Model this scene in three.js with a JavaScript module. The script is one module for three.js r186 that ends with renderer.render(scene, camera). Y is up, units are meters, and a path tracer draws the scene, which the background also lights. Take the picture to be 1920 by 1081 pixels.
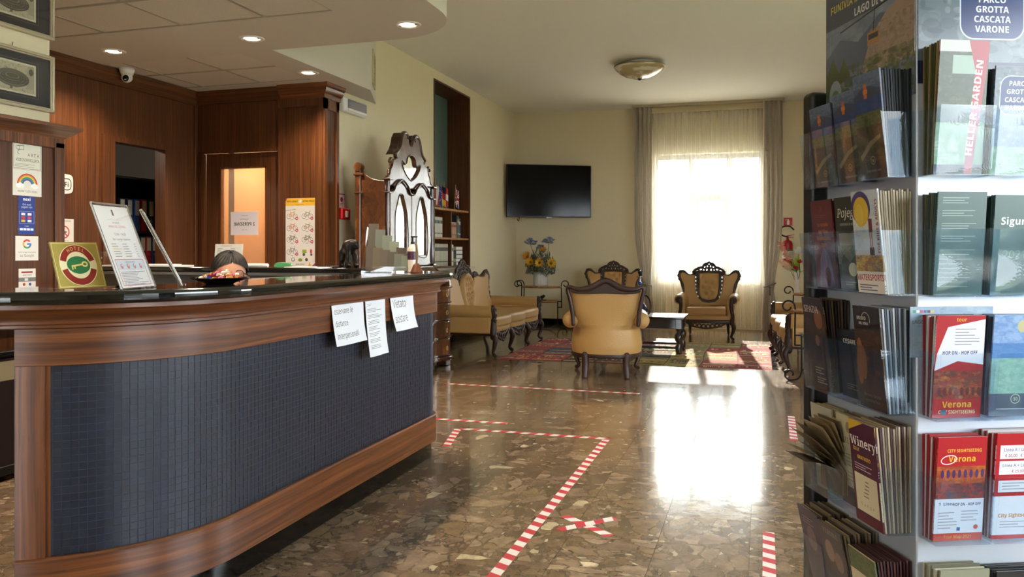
import * as THREE from 'three';
import { RoundedBoxGeometry } from 'three/addons/geometries/RoundedBoxGeometry.js';
import { mergeGeometries, toCreasedNormals } from 'three/addons/utils/BufferGeometryUtils.js';
import { MarchingCubes } from 'three/addons/objects/MarchingCubes.js';
import { RectAreaLightUniformsLib } from 'three/addons/lights/RectAreaLightUniformsLib.js';

// ------------------------------------------------------------------ camera, sky, sun, exposure
const scene = new THREE.Scene();
const renderer = new THREE.WebGLRenderer({ antialias: true });
renderer.toneMapping = THREE.LinearToneMapping;
renderer.toneMappingExposure = 1.28;
renderer.shadowMap.enabled = true;
RectAreaLightUniformsLib.init();
const camera = new THREE.PerspectiveCamera(39.15, 1920 / 1081, 0.05, 200);
camera.position.set(0, 1.25, 0);
camera.rotation.set(0, THREE.MathUtils.degToRad(17.113), 0);
camera.setViewOffset(1920, 1081, 0, 70.5, 1920, 1081);
scene.add(camera);
scene.background = new THREE.Color(0.86, 0.94, 1.0);      // bright hazy sky
scene.backgroundIntensity = 13;
const sun = new THREE.DirectionalLight(0xfff6ea, 16);
sun.position.set(-1.6, 5.6, -22); sun.target.position.set(-0.4, 0, -10.2);
sun.castShadow = true; sun.shadow.mapSize.set(2048, 2048);
Object.assign(sun.shadow.camera, { left: -9, right: 9, top: 9, bottom: -9, near: 1, far: 40 });
scene.add(sun, sun.target);

// ------------------------------------------------------------------ small tools
const V = (x, y, z) => new THREE.Vector3(x, y, z);
const V2 = (x, y) => new THREE.Vector2(x, y);
const rng = (seed) => () => { seed |= 0; seed = (seed + 0x6d2b79f5) | 0; let t = Math.imul(seed ^ (seed >>> 15), 1 | seed); t = (t + Math.imul(t ^ (t >>> 7), 61 | t)) ^ t; return ((t ^ (t >>> 14)) >>> 0) / 4294967296; };
const R = rng(20211);
const lerp = (a, b, t) => a + (b - a) * t, clamp = (x, a = 0, b = 1) => Math.min(b, Math.max(a, x));
const smooth = (a, b, x) => { const t = clamp((x - a) / (b - a)); return t * t * (3 - 2 * t); };
const taken = {};
function numbered(n) { const k = (taken[n] = (taken[n] ?? -1) + 1); return k ? n + '_' + String(k).padStart(3, '0') : n; }
function ready(g) {                                       // plain triangles with position, normal, uv
  if (g.index) g = g.toNonIndexed();
  for (const k of Object.keys(g.attributes)) if (!['position', 'normal', 'uv'].includes(k)) g.deleteAttribute(k);
  if (!g.attributes.normal) g.computeVertexNormals();
  if (!g.attributes.uv) g.setAttribute('uv', new THREE.BufferAttribute(new Float32Array(g.attributes.position.count * 2), 2));
  g.morphAttributes = {}; g.clearGroups(); return g;
}
const merge = (list) => (list.length === 1 ? ready(list[0]) : mergeGeometries(list.map(ready)));
function metres(g, swap = false) {                        // uv in metres, laid on by the dominant axis of each face
  g = ready(g); const p = g.attributes.position, n = g.attributes.normal, u = g.attributes.uv;
  for (let i = 0; i < p.count; i++) {
    const ax = Math.abs(n.getX(i)), ay = Math.abs(n.getY(i)), az = Math.abs(n.getZ(i));
    let a, b;
    if (ay > ax && ay > az) { a = p.getX(i); b = p.getZ(i); } else if (ax > az) { a = p.getZ(i); b = p.getY(i); } else { a = p.getX(i); b = p.getY(i); }
    if (swap) u.setXY(i, b, a); else u.setXY(i, a, b);
  }
  return g;
}
function part(name, geos, mat, parent, opt = {}) {
  let g = merge(Array.isArray(geos) ? geos : [geos]);
  if (!opt.keepUV) g = metres(g, opt.swap);
  const m = new THREE.Mesh(g, mat); m.name = name; m.castShadow = m.receiveShadow = true;
  if (opt.at) m.position.set(...opt.at);
  if (opt.rot) m.rotation.set(...opt.rot);
  if (opt.label) m.userData.label = opt.label;
  if (opt.kind) m.userData.kind = opt.kind;
  parent.add(m); return m;
}
function tag(o, label, category, group) { o.userData.label = label; o.userData.category = category; if (group) o.userData.group = group; return o; }
function thing(name, label, category, at = [0, 0, 0], turn = 0, group) {
  const o = new THREE.Group(); o.name = numbered(name); o.position.set(...at); o.rotation.y = turn; scene.add(o); return tag(o, label, category, group);
}
function single(name, geos, mat, label, category, group, opt = {}) { return tag(part(numbered(name), geos, mat, scene, opt), label, category, group); }
function struct(name, geos, mat, label, opt = {}) { const m = part(name, geos, mat, scene, opt); m.userData = { kind: 'structure', label, category: opt.category ?? name.split('_')[0] }; return m; }
function structGroup(name, label, category) { const o = new THREE.Group(); o.name = name; o.userData = { kind: 'structure', label, category }; scene.add(o); return o; }
function copyOf(o, at, turn, label, group) {
  const c = o.clone(); c.name = numbered(o.name.replace(/_\d{3}$/, '')); c.userData = { ...o.userData, label: label ?? o.userData.label }; if (group) c.userData.group = group;
  c.position.set(...at); c.rotation.y = turn; scene.add(c); return c;
}
// geometries
const box = (w, h, d, x = 0, y = 0, z = 0) => new THREE.BoxGeometry(w, h, d).translate(x, y, z);
const rbox = (w, h, d, x = 0, y = 0, z = 0, r = 0.005, s = 2) => new RoundedBoxGeometry(w, h, d, s, Math.min(r, w / 2.01, h / 2.01, d / 2.01)).translate(x, y, z);
const span = (x0, x1, y0, y1, z0, z1) => box(Math.abs(x1 - x0), Math.abs(y1 - y0), Math.abs(z1 - z0), (x0 + x1) / 2, (y0 + y1) / 2, (z0 + z1) / 2);
const rspan = (x0, x1, y0, y1, z0, z1, r = 0.004) => rbox(Math.abs(x1 - x0), Math.abs(y1 - y0), Math.abs(z1 - z0), (x0 + x1) / 2, (y0 + y1) / 2, (z0 + z1) / 2, r);
const cyl = (r0, r1, h, x = 0, y = 0, z = 0, s = 20) => new THREE.CylinderGeometry(r1, r0, h, s).translate(x, y, z);
const ball = (r, x = 0, y = 0, z = 0, s = 12) => new THREE.SphereGeometry(r, s, Math.ceil(s * 0.7)).translate(x, y, z);
const ell = (a, b, c, x = 0, y = 0, z = 0, s = 14) => new THREE.SphereGeometry(1, s, Math.ceil(s * 0.7)).scale(a, b, c).translate(x, y, z);
const ring = (r, t, x = 0, y = 0, z = 0, sx = 1, sy = 1) => new THREE.TorusGeometry(r, t, 6, 14).scale(sx, sy, 1).translate(x, y, z);
const lathe = (pts, s = 24) => new THREE.LatheGeometry(pts.map(([r, y]) => V2(r, y)), s);
function tube(pts, r, n = 24, k = 8, closed = false) {     // radius: number or function of 0..1
  const c = new THREE.CatmullRomCurve3(pts.map((p) => (p.isVector3 ? p : V(...p))), closed, 'centripetal');
  const rf = typeof r === 'function' ? r : () => r;
  const g = new THREE.TubeGeometry(c, n, 1, k, closed), pos = g.attributes.position;
  for (let i = 0; i <= n; i++) {
    const P = c.getPointAt(i / n), q = rf(i / n);
    for (let j = 0; j <= k; j++) { const at = i * (k + 1) + j, x = pos.getX(at) - P.x, y = pos.getY(at) - P.y, z = pos.getZ(at) - P.z; pos.setXYZ(at, P.x + x * q, P.y + y * q, P.z + z * q); }
  }
  if (closed) return g;
  const caps = [0, 1].map((e) => new THREE.SphereGeometry(rf(e), k, 5).translate(...c.getPointAt(e).toArray()));
  return merge([g, ...caps]);
}
function bar(a, b, w, h) { // square bar from a to b
  const A = V(...a), B = V(...b), g = new THREE.BoxGeometry(w, h, A.distanceTo(B)); const m = new THREE.Matrix4().lookAt(A, B, Math.abs(B.y - A.y) > 0.95 * A.distanceTo(B) ? V(1, 0, 0) : V(0, 1, 0));
  g.applyMatrix4(m).translate(...A.add(B).multiplyScalar(0.5).toArray()); return g;
}
function shapeOf(pts) { return new THREE.Shape(pts.map(([x, y]) => V2(x, y))); }
function curveShape(pts, n = 60) { return new THREE.Shape(new THREE.CatmullRomCurve3(pts.map(([x, y]) => V(x, y, 0)), true, 'centripetal').getPoints(n).map((p) => V2(p.x, p.y))); }
const mirrored = (half) => [...half, ...half.slice().reverse().map(([x, y]) => [-x, y]).filter(([x]) => Math.abs(x) > 1e-4)];
function plate(shape, depth, bevel = 0.006, seg = 2) {
  const g = new THREE.ExtrudeGeometry(shape, { depth, bevelEnabled: bevel > 0, bevelThickness: bevel, bevelSize: bevel, bevelSegments: seg, curveSegments: 12 });
  return g.translate(0, 0, -depth / 2);
}
const turned = (g, rx = 0, ry = 0, rz = 0) => g.applyMatrix4(new THREE.Matrix4().makeRotationFromEuler(new THREE.Euler(rx, ry, rz)));
const moved = (g, x, y, z) => g.translate(x, y, z);
// a profile [(out, up)...] swept along a plan path of {x, z, nx, nz}
function sweep(path, profile, uAlong = true) {
  const pos = [], uv = [], idx = [], k = profile.length; let s = 0;
  const pl = [0]; for (let i = 1; i < k; i++) pl.push(pl[i - 1] + Math.hypot(profile[i][0] - profile[i - 1][0], profile[i][1] - profile[i - 1][1]));
  path.forEach((p, i) => {
    if (i) s += Math.hypot(p.x - path[i - 1].x, p.z - path[i - 1].z);
    profile.forEach(([o, y], j) => { pos.push(p.x + p.nx * o, y, p.z + p.nz * o); uv.push(...(uAlong ? [pl[j], s] : [s, pl[j]])); });
  });
  for (let i = 0; i < path.length - 1; i++) for (let j = 0; j < k; j++) { const a = i * k + j, b = i * k + ((j + 1) % k), c = a + k, d = b + k; idx.push(a, b, c, b, d, c); }
  const tri = THREE.ShapeUtils.triangulateShape(profile.map(([x, y]) => V2(x, y)), []);
  for (const [a, b, c] of tri) { idx.push(a, b, c); const o = (path.length - 1) * k; idx.push(o + c, o + b, o + a); }
  const g = new THREE.BufferGeometry(); g.setAttribute('position', new THREE.Float32BufferAttribute(pos, 3)); g.setAttribute('uv', new THREE.Float32BufferAttribute(uv, 2)); g.setIndex(idx);
  return toCreasedNormals(g, 0.6);
}
// a grid surface from f(u, v) -> [x, y, z]
function sheetOf(f, nu, nv) {
  const pos = [], uv = [], idx = [];
  for (let i = 0; i <= nu; i++) for (let j = 0; j <= nv; j++) { pos.push(...f(i / nu, j / nv)); uv.push(i / nu, j / nv); }
  for (let i = 0; i < nu; i++) for (let j = 0; j < nv; j++) { const a = i * (nv + 1) + j, b = a + 1, c = a + nv + 1, d = c + 1; idx.push(a, c, b, b, c, d); }
  const g = new THREE.BufferGeometry(); g.setAttribute('position', new THREE.Float32BufferAttribute(pos, 3)); g.setAttribute('uv', new THREE.Float32BufferAttribute(uv, 2)); g.setIndex(idx); g.computeVertexNormals(); return g;
}
// distance-field figures: prims are [ax,ay,az,ra, bx,by,bz,rb]
function figure(prims, cell, k = 0.02, pad = 0.04) {
  const lo = V(1e9, 1e9, 1e9), hi = V(-1e9, -1e9, -1e9);
  for (const q of prims) for (const o of [0, 4]) { lo.min(V(q[o] - q[o + 3] - pad, q[o + 1] - q[o + 3] - pad, q[o + 2] - q[o + 3] - pad)); hi.max(V(q[o] + q[o + 3] + pad, q[o + 1] + q[o + 3] + pad, q[o + 2] + q[o + 3] + pad)); }
  const size = Math.max(hi.x - lo.x, hi.y - lo.y, hi.z - lo.z), n = Math.min(140, Math.ceil(size / cell) + 2);
  const mc = new MarchingCubes(n, new THREE.MeshStandardMaterial(), false, false, 400000); mc.isolation = 0; mc.reset();
  const c = lo.clone().add(hi).multiplyScalar(0.5), half = size / 2;
  for (let z = 0; z < n; z++) for (let y = 0; y < n; y++) for (let x = 0; x < n; x++) {
    const px = c.x + (x - n / 2) / (n / 2) * half, py = c.y + (y - n / 2) / (n / 2) * half, pz = c.z + (z - n / 2) / (n / 2) * half;
    let acc = 0;
    for (const q of prims) {
      const dx = q[4] - q[0], dy = q[5] - q[1], dz = q[6] - q[2], L = dx * dx + dy * dy + dz * dz;
      const t = L ? clamp(((px - q[0]) * dx + (py - q[1]) * dy + (pz - q[2]) * dz) / L) : 0;
      const e = Math.hypot(px - q[0] - dx * t, py - q[1] - dy * t, pz - q[2] - dz * t) - lerp(q[3], q[7], t);
      acc += Math.exp(-e / k);
    }
    mc.field[x + y * n + z * n * n] = acc > 0 ? Math.max(-1, Math.min(1, k * Math.log(acc))) : -1;
  }
  mc.update();
  const g = new THREE.BufferGeometry();
  g.setAttribute('position', new THREE.BufferAttribute(mc.positionArray.slice(0, mc.count * 3), 3)); g.setAttribute('normal', new THREE.BufferAttribute(mc.normalArray.slice(0, mc.count * 3), 3));
  g.setAttribute('uv', new THREE.BufferAttribute(new Float32Array(mc.count * 2), 2));
  return g.scale(half, half, half).translate(c.x, c.y, c.z);
}

// ------------------------------------------------------------------ textures
function tex(w, h, f, { srgb = true, rep = [1, 1], wrap = true } = {}) {
  const d = new Uint8Array(w * h * 4);
  for (let y = 0; y < h; y++) for (let x = 0; x < w; x++) { const c = f(x / w, y / h, x, y), o = (y * w + x) * 4; d[o] = clamp(c[0]) * 255; d[o + 1] = clamp(c[1]) * 255; d[o + 2] = clamp(c[2]) * 255; d[o + 3] = 255; }
  const t = new THREE.DataTexture(d, w, h); t.magFilter = THREE.LinearFilter; t.minFilter = THREE.LinearMipmapLinearFilter; t.generateMipmaps = true;
  if (srgb) t.colorSpace = THREE.SRGBColorSpace; if (wrap) t.wrapS = t.wrapT = THREE.RepeatWrapping; t.repeat.set(...rep); t.needsUpdate = true; return t;
}
const hash = (x, y, s = 0) => { let h = Math.imul(x | 0, 374761393) + Math.imul(y | 0, 668265263) + Math.imul(s | 0, 1274126177); h = Math.imul(h ^ (h >>> 13), 1274126177); return ((h ^ (h >>> 16)) >>> 0) / 4294967296; };
function vnoise(x, y, px, py, s = 0) { // periodic value noise
  const ix = Math.floor(x), iy = Math.floor(y), fx = x - ix, fy = y - iy, m = (a, p) => ((a % p) + p) % p;
  const a = hash(m(ix, px), m(iy, py), s), b = hash(m(ix + 1, px), m(iy, py), s), c = hash(m(ix, px), m(iy + 1, py), s), d = hash(m(ix + 1, px), m(iy + 1, py), s);
  const u = fx * fx * (3 - 2 * fx), v = fy * fy * (3 - 2 * fy); return lerp(lerp(a, b, u), lerp(c, d, u), v);
}
const fbm = (u, v, p, q, s, n = 4) => { let a = 0, w = 0.5, t = 0; for (let i = 0; i < n; i++) { a += w * vnoise(u * p, v * q, p, q, s + i); t += w; w *= 0.5; p *= 2; q *= 2; } return a / t; };
const hex = (h) => { const n = parseInt(h.slice(1), 16); return [(n >> 16) / 255, ((n >> 8) & 255) / 255, (n & 255) / 255]; };
const mix3 = (a, b, t) => [lerp(a[0], b[0], t), lerp(a[1], b[1], t), lerp(a[2], b[2], t)];
function woodTex(dark, mid, light, seed, figureAmt = 0.25, rep = [2.2, 0.8]) { // grain runs along v
  const D = hex(dark), M = hex(mid), L = hex(light);
  return tex(512, 1024, (u, v) => {
    const warp = fbm(u, v, 4, 3, seed, 3) * 0.22, g = fbm(u + warp * 0.18, v, 48, 2, seed + 9, 4), fine = vnoise(u * 220, v * 14, 220, 14, seed + 20), rib = 0.5 + 0.5 * Math.sin((u + warp) * 2 * Math.PI * 5);
    let t = clamp(g * 1.5 - 0.25 + (rib - 0.5) * figureAmt); let c = t < 0.5 ? mix3(D, M, t * 2) : mix3(M, L, t * 2 - 1);
    const pore = fine > 0.86 ? 0.82 : 1; return [c[0] * pore, c[1] * pore, c[2] * pore];
  }, { rep });
}
const noiseTex = (n, p, seed, oct = 4, rep = [1, 1]) => tex(n, n, (u, v) => { const a = fbm(u, v, p, p, seed, oct); return [a, a, a]; }, { srgb: false, rep });
function canvasTex(w, h, draw) {
  const c = document.createElement('canvas'); c.width = w; c.height = h; const g = c.getContext('2d'); g.textBaseline = 'middle'; draw(g, w, h);
  const t = new THREE.CanvasTexture(c); t.colorSpace = THREE.SRGBColorSpace; t.anisotropy = 8; return t;
}
const fill = (g, c, x, y, w, h) => { g.fillStyle = c; g.fillRect(x, y, w, h); };
const txt = (g, s, x, y, size, color = '#222', o = {}) => { g.save(); g.fillStyle = color; g.font = `${o.style ?? ''} ${o.bold ? 'bold' : ''} ${size}px ${o.font ?? 'sans-serif'}`; g.textAlign = o.align ?? 'center'; g.translate(x, y); if (o.turn) g.rotate(o.turn); if (o.sx) g.scale(o.sx, 1); g.fillText(s, 0, 0); g.restore(); };
const rows = (g, x, y, w, n, step, color = '#777', th = 2, seed = 1) => { const r = rng(seed); g.fillStyle = color; for (let i = 0; i < n; i++) g.fillRect(x, y + i * step, w * (0.55 + 0.45 * r()), th); };
const disc = (g, c, x, y, r, ry) => { g.fillStyle = c; g.beginPath(); g.ellipse(x, y, r, ry ?? r, 0, 0, 7); g.fill(); };
const poly = (g, c, pts) => { g.fillStyle = c; g.beginPath(); pts.forEach(([x, y], i) => (i ? g.lineTo(x, y) : g.moveTo(x, y))); g.closePath(); g.fill(); };
const blobs = (g, cols, x, y, w, h, n, r0, r1, seed) => { const r = rng(seed); g.save(); g.beginPath(); g.rect(x, y, w, h); g.clip(); for (let i = 0; i < n * 4; i++) { const q = 0.25 + 0.75 * r() * r(); g.globalAlpha = 0.18 + 0.3 * r(); disc(g, cols[Math.floor(r() * cols.length)], x + r() * w, y + r() * h, lerp(r0, r1, r()) * q, lerp(r0, r1, r()) * 0.6 * q); } g.restore(); };

// ------------------------------------------------------------------ materials
const std = (o) => new THREE.MeshStandardMaterial(o), phy = (o) => new THREE.MeshPhysicalMaterial(o);
const flat = (c, rough = 0.6, metal = 0) => std({ color: c, roughness: rough, metalness: metal });
const plasterBump = noiseTex(256, 32, 3, 4, [0.8, 0.8]);
const mahogany = woodTex('#3d200d', '#552f14', '#6c4020', 11, 0.15);
const mahoganyRed = woodTex('#4a2610', '#68391a', '#834e26', 31, 0.2);
const walnutT = tex(512, 512, (u, v) => {
  const w = fbm(u, v, 3, 3, 71, 4), a = fbm(u + w * 0.5, v + w * 0.4, 6, 4, 77, 5), b = 0.5 + 0.5 * Math.sin((a * 5 + u * 2) * Math.PI * 2);
  const c = mix3(hex('#341a0a'), hex('#71421f'), clamp(a * 0.9 + b * 0.25 - 0.1)); return mix3(c, hex('#96602f'), smooth(0.62, 0.8, a) * 0.5);
}, { rep: [1.6, 1.6] });
const M = {
  wall: std({ color: '#e2d5b3', roughness: 0.9, bumpMap: plasterBump, bumpScale: 0.0015 }),
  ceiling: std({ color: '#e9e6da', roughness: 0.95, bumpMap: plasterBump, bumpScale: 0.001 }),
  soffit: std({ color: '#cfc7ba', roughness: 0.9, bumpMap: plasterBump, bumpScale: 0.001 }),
  wood: std({ map: mahogany, roughness: 0.42 }),
  woodRed: phy({ map: mahoganyRed, roughness: 0.35, clearcoat: 0.3, clearcoatRoughness: 0.25 }),
  walnut: phy({ map: walnutT, roughness: 0.34, clearcoat: 0.55, clearcoatRoughness: 0.14 }),
  carve: phy({ color: '#30160c', roughness: 0.48, clearcoat: 0.2, clearcoatRoughness: 0.25 }),
  darkTable: phy({ color: '#1d0f0b', roughness: 0.3, clearcoat: 0.6, clearcoatRoughness: 0.12 }),
  leather: phy({ color: '#b88f54', roughness: 0.44, clearcoat: 0.12, clearcoatRoughness: 0.35, bumpMap: noiseTex(256, 48, 15, 3, [5, 5]), bumpScale: 0.0012 }),
  granite: phy({ color: '#0c0d0e', roughness: 0.1, clearcoat: 0.6, clearcoatRoughness: 0.04 }),
  black: flat('#0b0b0c', 0.45), blackGloss: flat('#08080a', 0.12), iron: std({ color: '#141010', roughness: 0.4, metalness: 0.6 }),
  white: flat('#e6e4de', 0.5), paper: flat('#e9e8e4', 0.8), chrome: std({ color: '#c9c9cc', roughness: 0.2, metalness: 1 }),
  gold: std({ color: '#b99a5b', roughness: 0.35, metalness: 0.8 }), champagne: std({ color: '#c2b699', roughness: 0.38, metalness: 0.5 }), bronze: std({ color: '#1d1612', roughness: 0.38, metalness: 0.4 }),
  oak: std({ map: woodTex('#8a5a26', '#b07a3a', '#c99a58', 51, 0.2), roughness: 0.4 }),
  acrylic: phy({ color: '#ffffff', roughness: 0.03, transmission: 1, thickness: 0, ior: 1.49 }),
  glass: phy({ color: '#ffffff', roughness: 0.02, transmission: 1, thickness: 0, ior: 1.45 }),
  grey: flat('#5c5a58', 0.5), darkGrey: flat('#24231f', 0.6), red: flat('#b01218', 0.35), skin: flat('#b07d60', 0.55),
  leaf: flat('#5f7d22', 0.6), stem: flat('#4a5526', 0.6),
};
const printed = (t, rough = 0.35, extra = {}) => std({ map: t, roughness: rough, ...extra });
// ================================================================== THE SETTING
// floor: slabs of marble agglomerate, 38 cm square, thin open joints
const stoneTex = (() => {
  const N = 2048, cellL = 26, cellS = 96, pal = ['#7c6752', '#857059', '#8d7862', '#736049', '#816c57', '#927d66', '#7c6957', '#6b5845', '#897460', '#826d53', '#98836d', '#756250'].map(hex), lite = ['#c0af90', '#cbbb9d', '#b3a287'].map(hex);
  const mk = (n, s, jit) => { const a = new Float32Array(n * n * 2); for (let j = 0; j < n; j++) for (let i = 0; i < n; i++) { a[(j * n + i) * 2] = i + 0.5 + (hash(i, j, s) - 0.5) * jit; a[(j * n + i) * 2 + 1] = j + 0.5 + (hash(i, j, s + 1) - 0.5) * jit; } return a; };
  const Lp = mk(cellL, 5, 1.05), Sp = mk(cellS, 8, 1);
  const near = (P, n, x, y) => { let d1 = 9, d2 = 9, id = 0; const ix = Math.floor(x), iy = Math.floor(y); for (let b = -1; b <= 1; b++) for (let a = -1; a <= 1; a++) { const i = (ix + a + n) % n, j = (iy + b + n) % n, o = (j * n + i) * 2, dx = P[o] + (ix + a - i) - x, dy = P[o + 1] + (iy + b - j) - y, s = 0.7 + 0.75 * hash(i, j, 40), d = (Math.abs(dx) * 0.45 + Math.hypot(dx, dy) * 0.6) * s; if (d < d1) { d2 = d1; d1 = d; id = j * n + i; } else if (d < d2) d2 = d; } return [d1, d2, id]; };
  return tex(N, N, (u, v) => {
    const wx = (fbm(u, v, 30, 30, 60, 2) - 0.5) * 0.55, wy = (fbm(u, v, 30, 30, 66, 2) - 0.5) * 0.55;
    const [a, b, id] = near(Lp, cellL, (u * cellL + wx + cellL) % cellL, (v * cellL + wy + cellL) % cellL), e = b - a;
    const big = hash(id, 3, 9), gone = hash(id, 8, 2) < 0.22;
    let c;
    if (!gone && e > 0.07) { const t = pal[Math.floor(big * 12) % 12]; c = hash(id, 1, 7) < 0.02 ? lite[id % 3] : t; const m = 0.84 + 0.3 * fbm(u, v, 60, 60, 80 + (id % 7), 3) + 0.1 * (vnoise(u * 300 + id, v * 300, 300, 300, 4) - 0.5); c = [c[0] * m, c[1] * m, c[2] * m]; if (e < 0.1) c = [c[0] * 0.87, c[1] * 0.87, c[2] * 0.87]; }
    else { const [p, q, k] = near(Sp, cellS, u * cellS, v * cellS); c = hash(k, 2, 5) < 0.035 ? lite[k % 3] : pal[Math.floor(hash(k, 4, 4) * 12)]; const m = q - p < 0.12 ? 0.76 : 0.82 + 0.2 * hash(k, 9, 1); c = [c[0] * m, c[1] * m, c[2] * m]; }
    return c;
  }, { rep: [1 / 2.4, 1 / 2.4] });
})();
M.stone = phy({ map: stoneTex, roughness: 0.16, ior: 1.6, clearcoat: 0.35, clearcoatRoughness: 0.05, bumpMap: noiseTex(512, 24, 91, 3, [0.5, 0.5]), bumpScale: 0.0009 });
const floor = structGroup('floor', 'polished brown marble agglomerate floor of square slabs', 'floor');
part('floor_bed', span(-7.7, 3.0, -0.2, -0.012, -13.69, 3.6), flat('#2d2620', 0.9), floor);
{
  const P = 0.38, J = 0.0016, T = 0.012, list = [], r = rng(77);
  for (let i = -16; i < 8; i++) for (let j = -36; j < 10; j++) {
    const x0 = -0.048 + i * P, z0 = -0.1 + j * P; if (x0 < -5.9 || x0 > 3 || z0 < -13.69 || z0 > 3.6) continue;
    const x = Math.min(x0 + P / 2, 3), z = z0 + P / 2, ang = Math.abs(Math.atan2(x, -z) + 0.2987), seen = z < -2.2 && ang < 0.58 && x > -1.95 && !(x > 0.35 && z > -9);
    list.push({ x, z, seen, d: Math.hypot(x, z) + (seen ? 0 : 100), u: r() * 2.4, v: r() * 2.4, q: r() < 0.5 });
  }
  list.sort((a, b) => a.d - b.d);
  const slab = (t) => { const g = ready(new THREE.BoxGeometry(P - J, T, P - J)), p = g.attributes.position, u = g.attributes.uv; for (let i = 0; i < p.count; i++) { const a = p.getX(i) + t.u, b = p.getZ(i) + t.v; u.setXY(i, t.q ? a : b, t.q ? b : a); } return g; };
  list.slice(0, 290).forEach((t) => part('floor_slab', slab(t), M.stone, floor, { keepUV: true, at: [t.x, -T / 2, t.z] }));
  part('floor_slab_field', list.slice(290).map((t) => slab(t).translate(t.x, -T / 2, t.z)), M.stone, floor, { keepUV: true, kind: 'stuff' });
}
struct('ground_terrace', span(-30, 30, -0.3, -0.15, -60, -13.69), flat('#d0c8b9', 0.9), 'pale paved terrace outside the curtained window', { category: 'ground' });
// walls (25 to 40 cm thick)
const LX = -4.05, BZ = -13.39, H0 = 3.6;
struct('wall_left', [
  span(LX - 0.42, LX, 0, H0, -7.18, -9.71), span(LX - 0.42, LX, 0, 1.02, -9.71, -11.07), span(LX - 0.42, LX, 3.48, H0, -9.71, -11.07), span(LX - 0.42, LX, 0, H0, -11.07, BZ),
  span(LX - 0.3, LX, 0, H0, -3.8, 3.6)], M.wall, 'cream plaster wall along the left side with a tall shelf recess');
struct('wall_back', [span(-7.7, -1.67, 0, H0, BZ - 0.3, BZ), span(0, 3.0, 0, H0, BZ - 0.3, BZ), span(-1.67, 0, 2.82, H0, BZ - 0.3, BZ), span(-1.67, 0, 0, 0.78, BZ - 0.3, BZ)], M.wall, 'cream plaster back wall with the tall curtained window');
struct('wall_right', [span(3.0, 3.3, 0, H0, BZ - 0.3, -7.9), span(3.0, 3.3, 0, 0.85, -7.9, -6.1), span(3.0, 3.3, 2.5, H0, -7.9, -6.1), span(3.0, 3.3, 0, H0, -6.1, -4.3), span(3.0, 3.3, 0, H0, 0.7, 3.6), span(3.0, 3.3, 0, 0.85, -4.3, 0.7), span(3.0, 3.3, 2.5, H0, -4.3, 0.7)], M.wall, 'cream plaster wall on the right side behind the leaflet stand');
struct('wall_front', [span(-7.7, -3.0, 0, H0, 3.6, 3.85), span(-1.7, 3.3, 0, H0, 3.6, 3.85), span(-3.0, -1.7, 2.4, H0, 3.6, 3.85)], M.wall, 'cream wall with the glazed entrance behind the viewer');
{
  const d = structGroup('door_1', 'glazed entrance door behind the viewer', 'door');
  part('door_frame', [span(-3.0, -2.93, 0, 2.4, 3.68, 3.76), span(-1.77, -1.7, 0, 2.4, 3.68, 3.76), span(-2.93, -1.77, 2.33, 2.4, 3.68, 3.76), span(-2.93, -1.77, 0, 0.1, 3.68, 3.76)], M.grey, d); part('pane', span(-2.93, -1.77, 0.1, 2.33, 3.715, 3.723), M.glass, d);
}
struct('ground_forecourt', span(-30, 30, -0.3, -0.15, 3.85, 40), flat('#9a958c', 0.9), 'pale paved forecourt outside the entrance', { category: 'ground' });
[[2, -4.3, 0.7, 'street'], [3, -7.9, -6.1, 'lounge']].forEach(([n, a, b, w]) => { // side windows, out of view behind the leaflet stand
  const o = structGroup('window_' + n, `wide ${w} side window in the right wall`, 'window'), m = (a + b) / 2;
  part('window_frame', [span(3.1, 3.18, 0.85, 0.91, a, b), span(3.1, 3.18, 2.44, 2.5, a, b), ...[a, m - 0.03, b - 0.06].map((z) => span(3.1, 3.18, 0.91, 2.44, z, z + 0.06))], flat('#cfcfc9', 0.45), o);
  [[a + 0.06, m - 0.03], [m + 0.03, b - 0.06]].forEach(([p, q]) => part('pane', span(3.13, 3.138, 0.91, 2.44, p, q), M.glass, o));
});
struct('ground_garden', span(3.3, 30, -0.3, -0.15, -13.69, 3.85), flat('#8f9a78', 0.9), 'garden outside the right wall', { category: 'ground' });
struct('ceiling', span(-7.7, 3.3, H0, H0 + 0.25, BZ - 0.3, 3.85), M.ceiling, 'cream plaster ceiling of the lounge');
struct('baseboard_back', [rspan(LX, -1.95, 0, 0.1, BZ, BZ + 0.015), rspan(0.3, 3, 0, 0.1, BZ, BZ + 0.015)], M.blackGloss, 'black stone skirting along the back wall');
struct('baseboard_left', [rspan(LX, LX + 0.015, 0, 0.1, -7.22, BZ + 0.016)], M.blackGloss, 'black stone skirting along the left wall');
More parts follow.
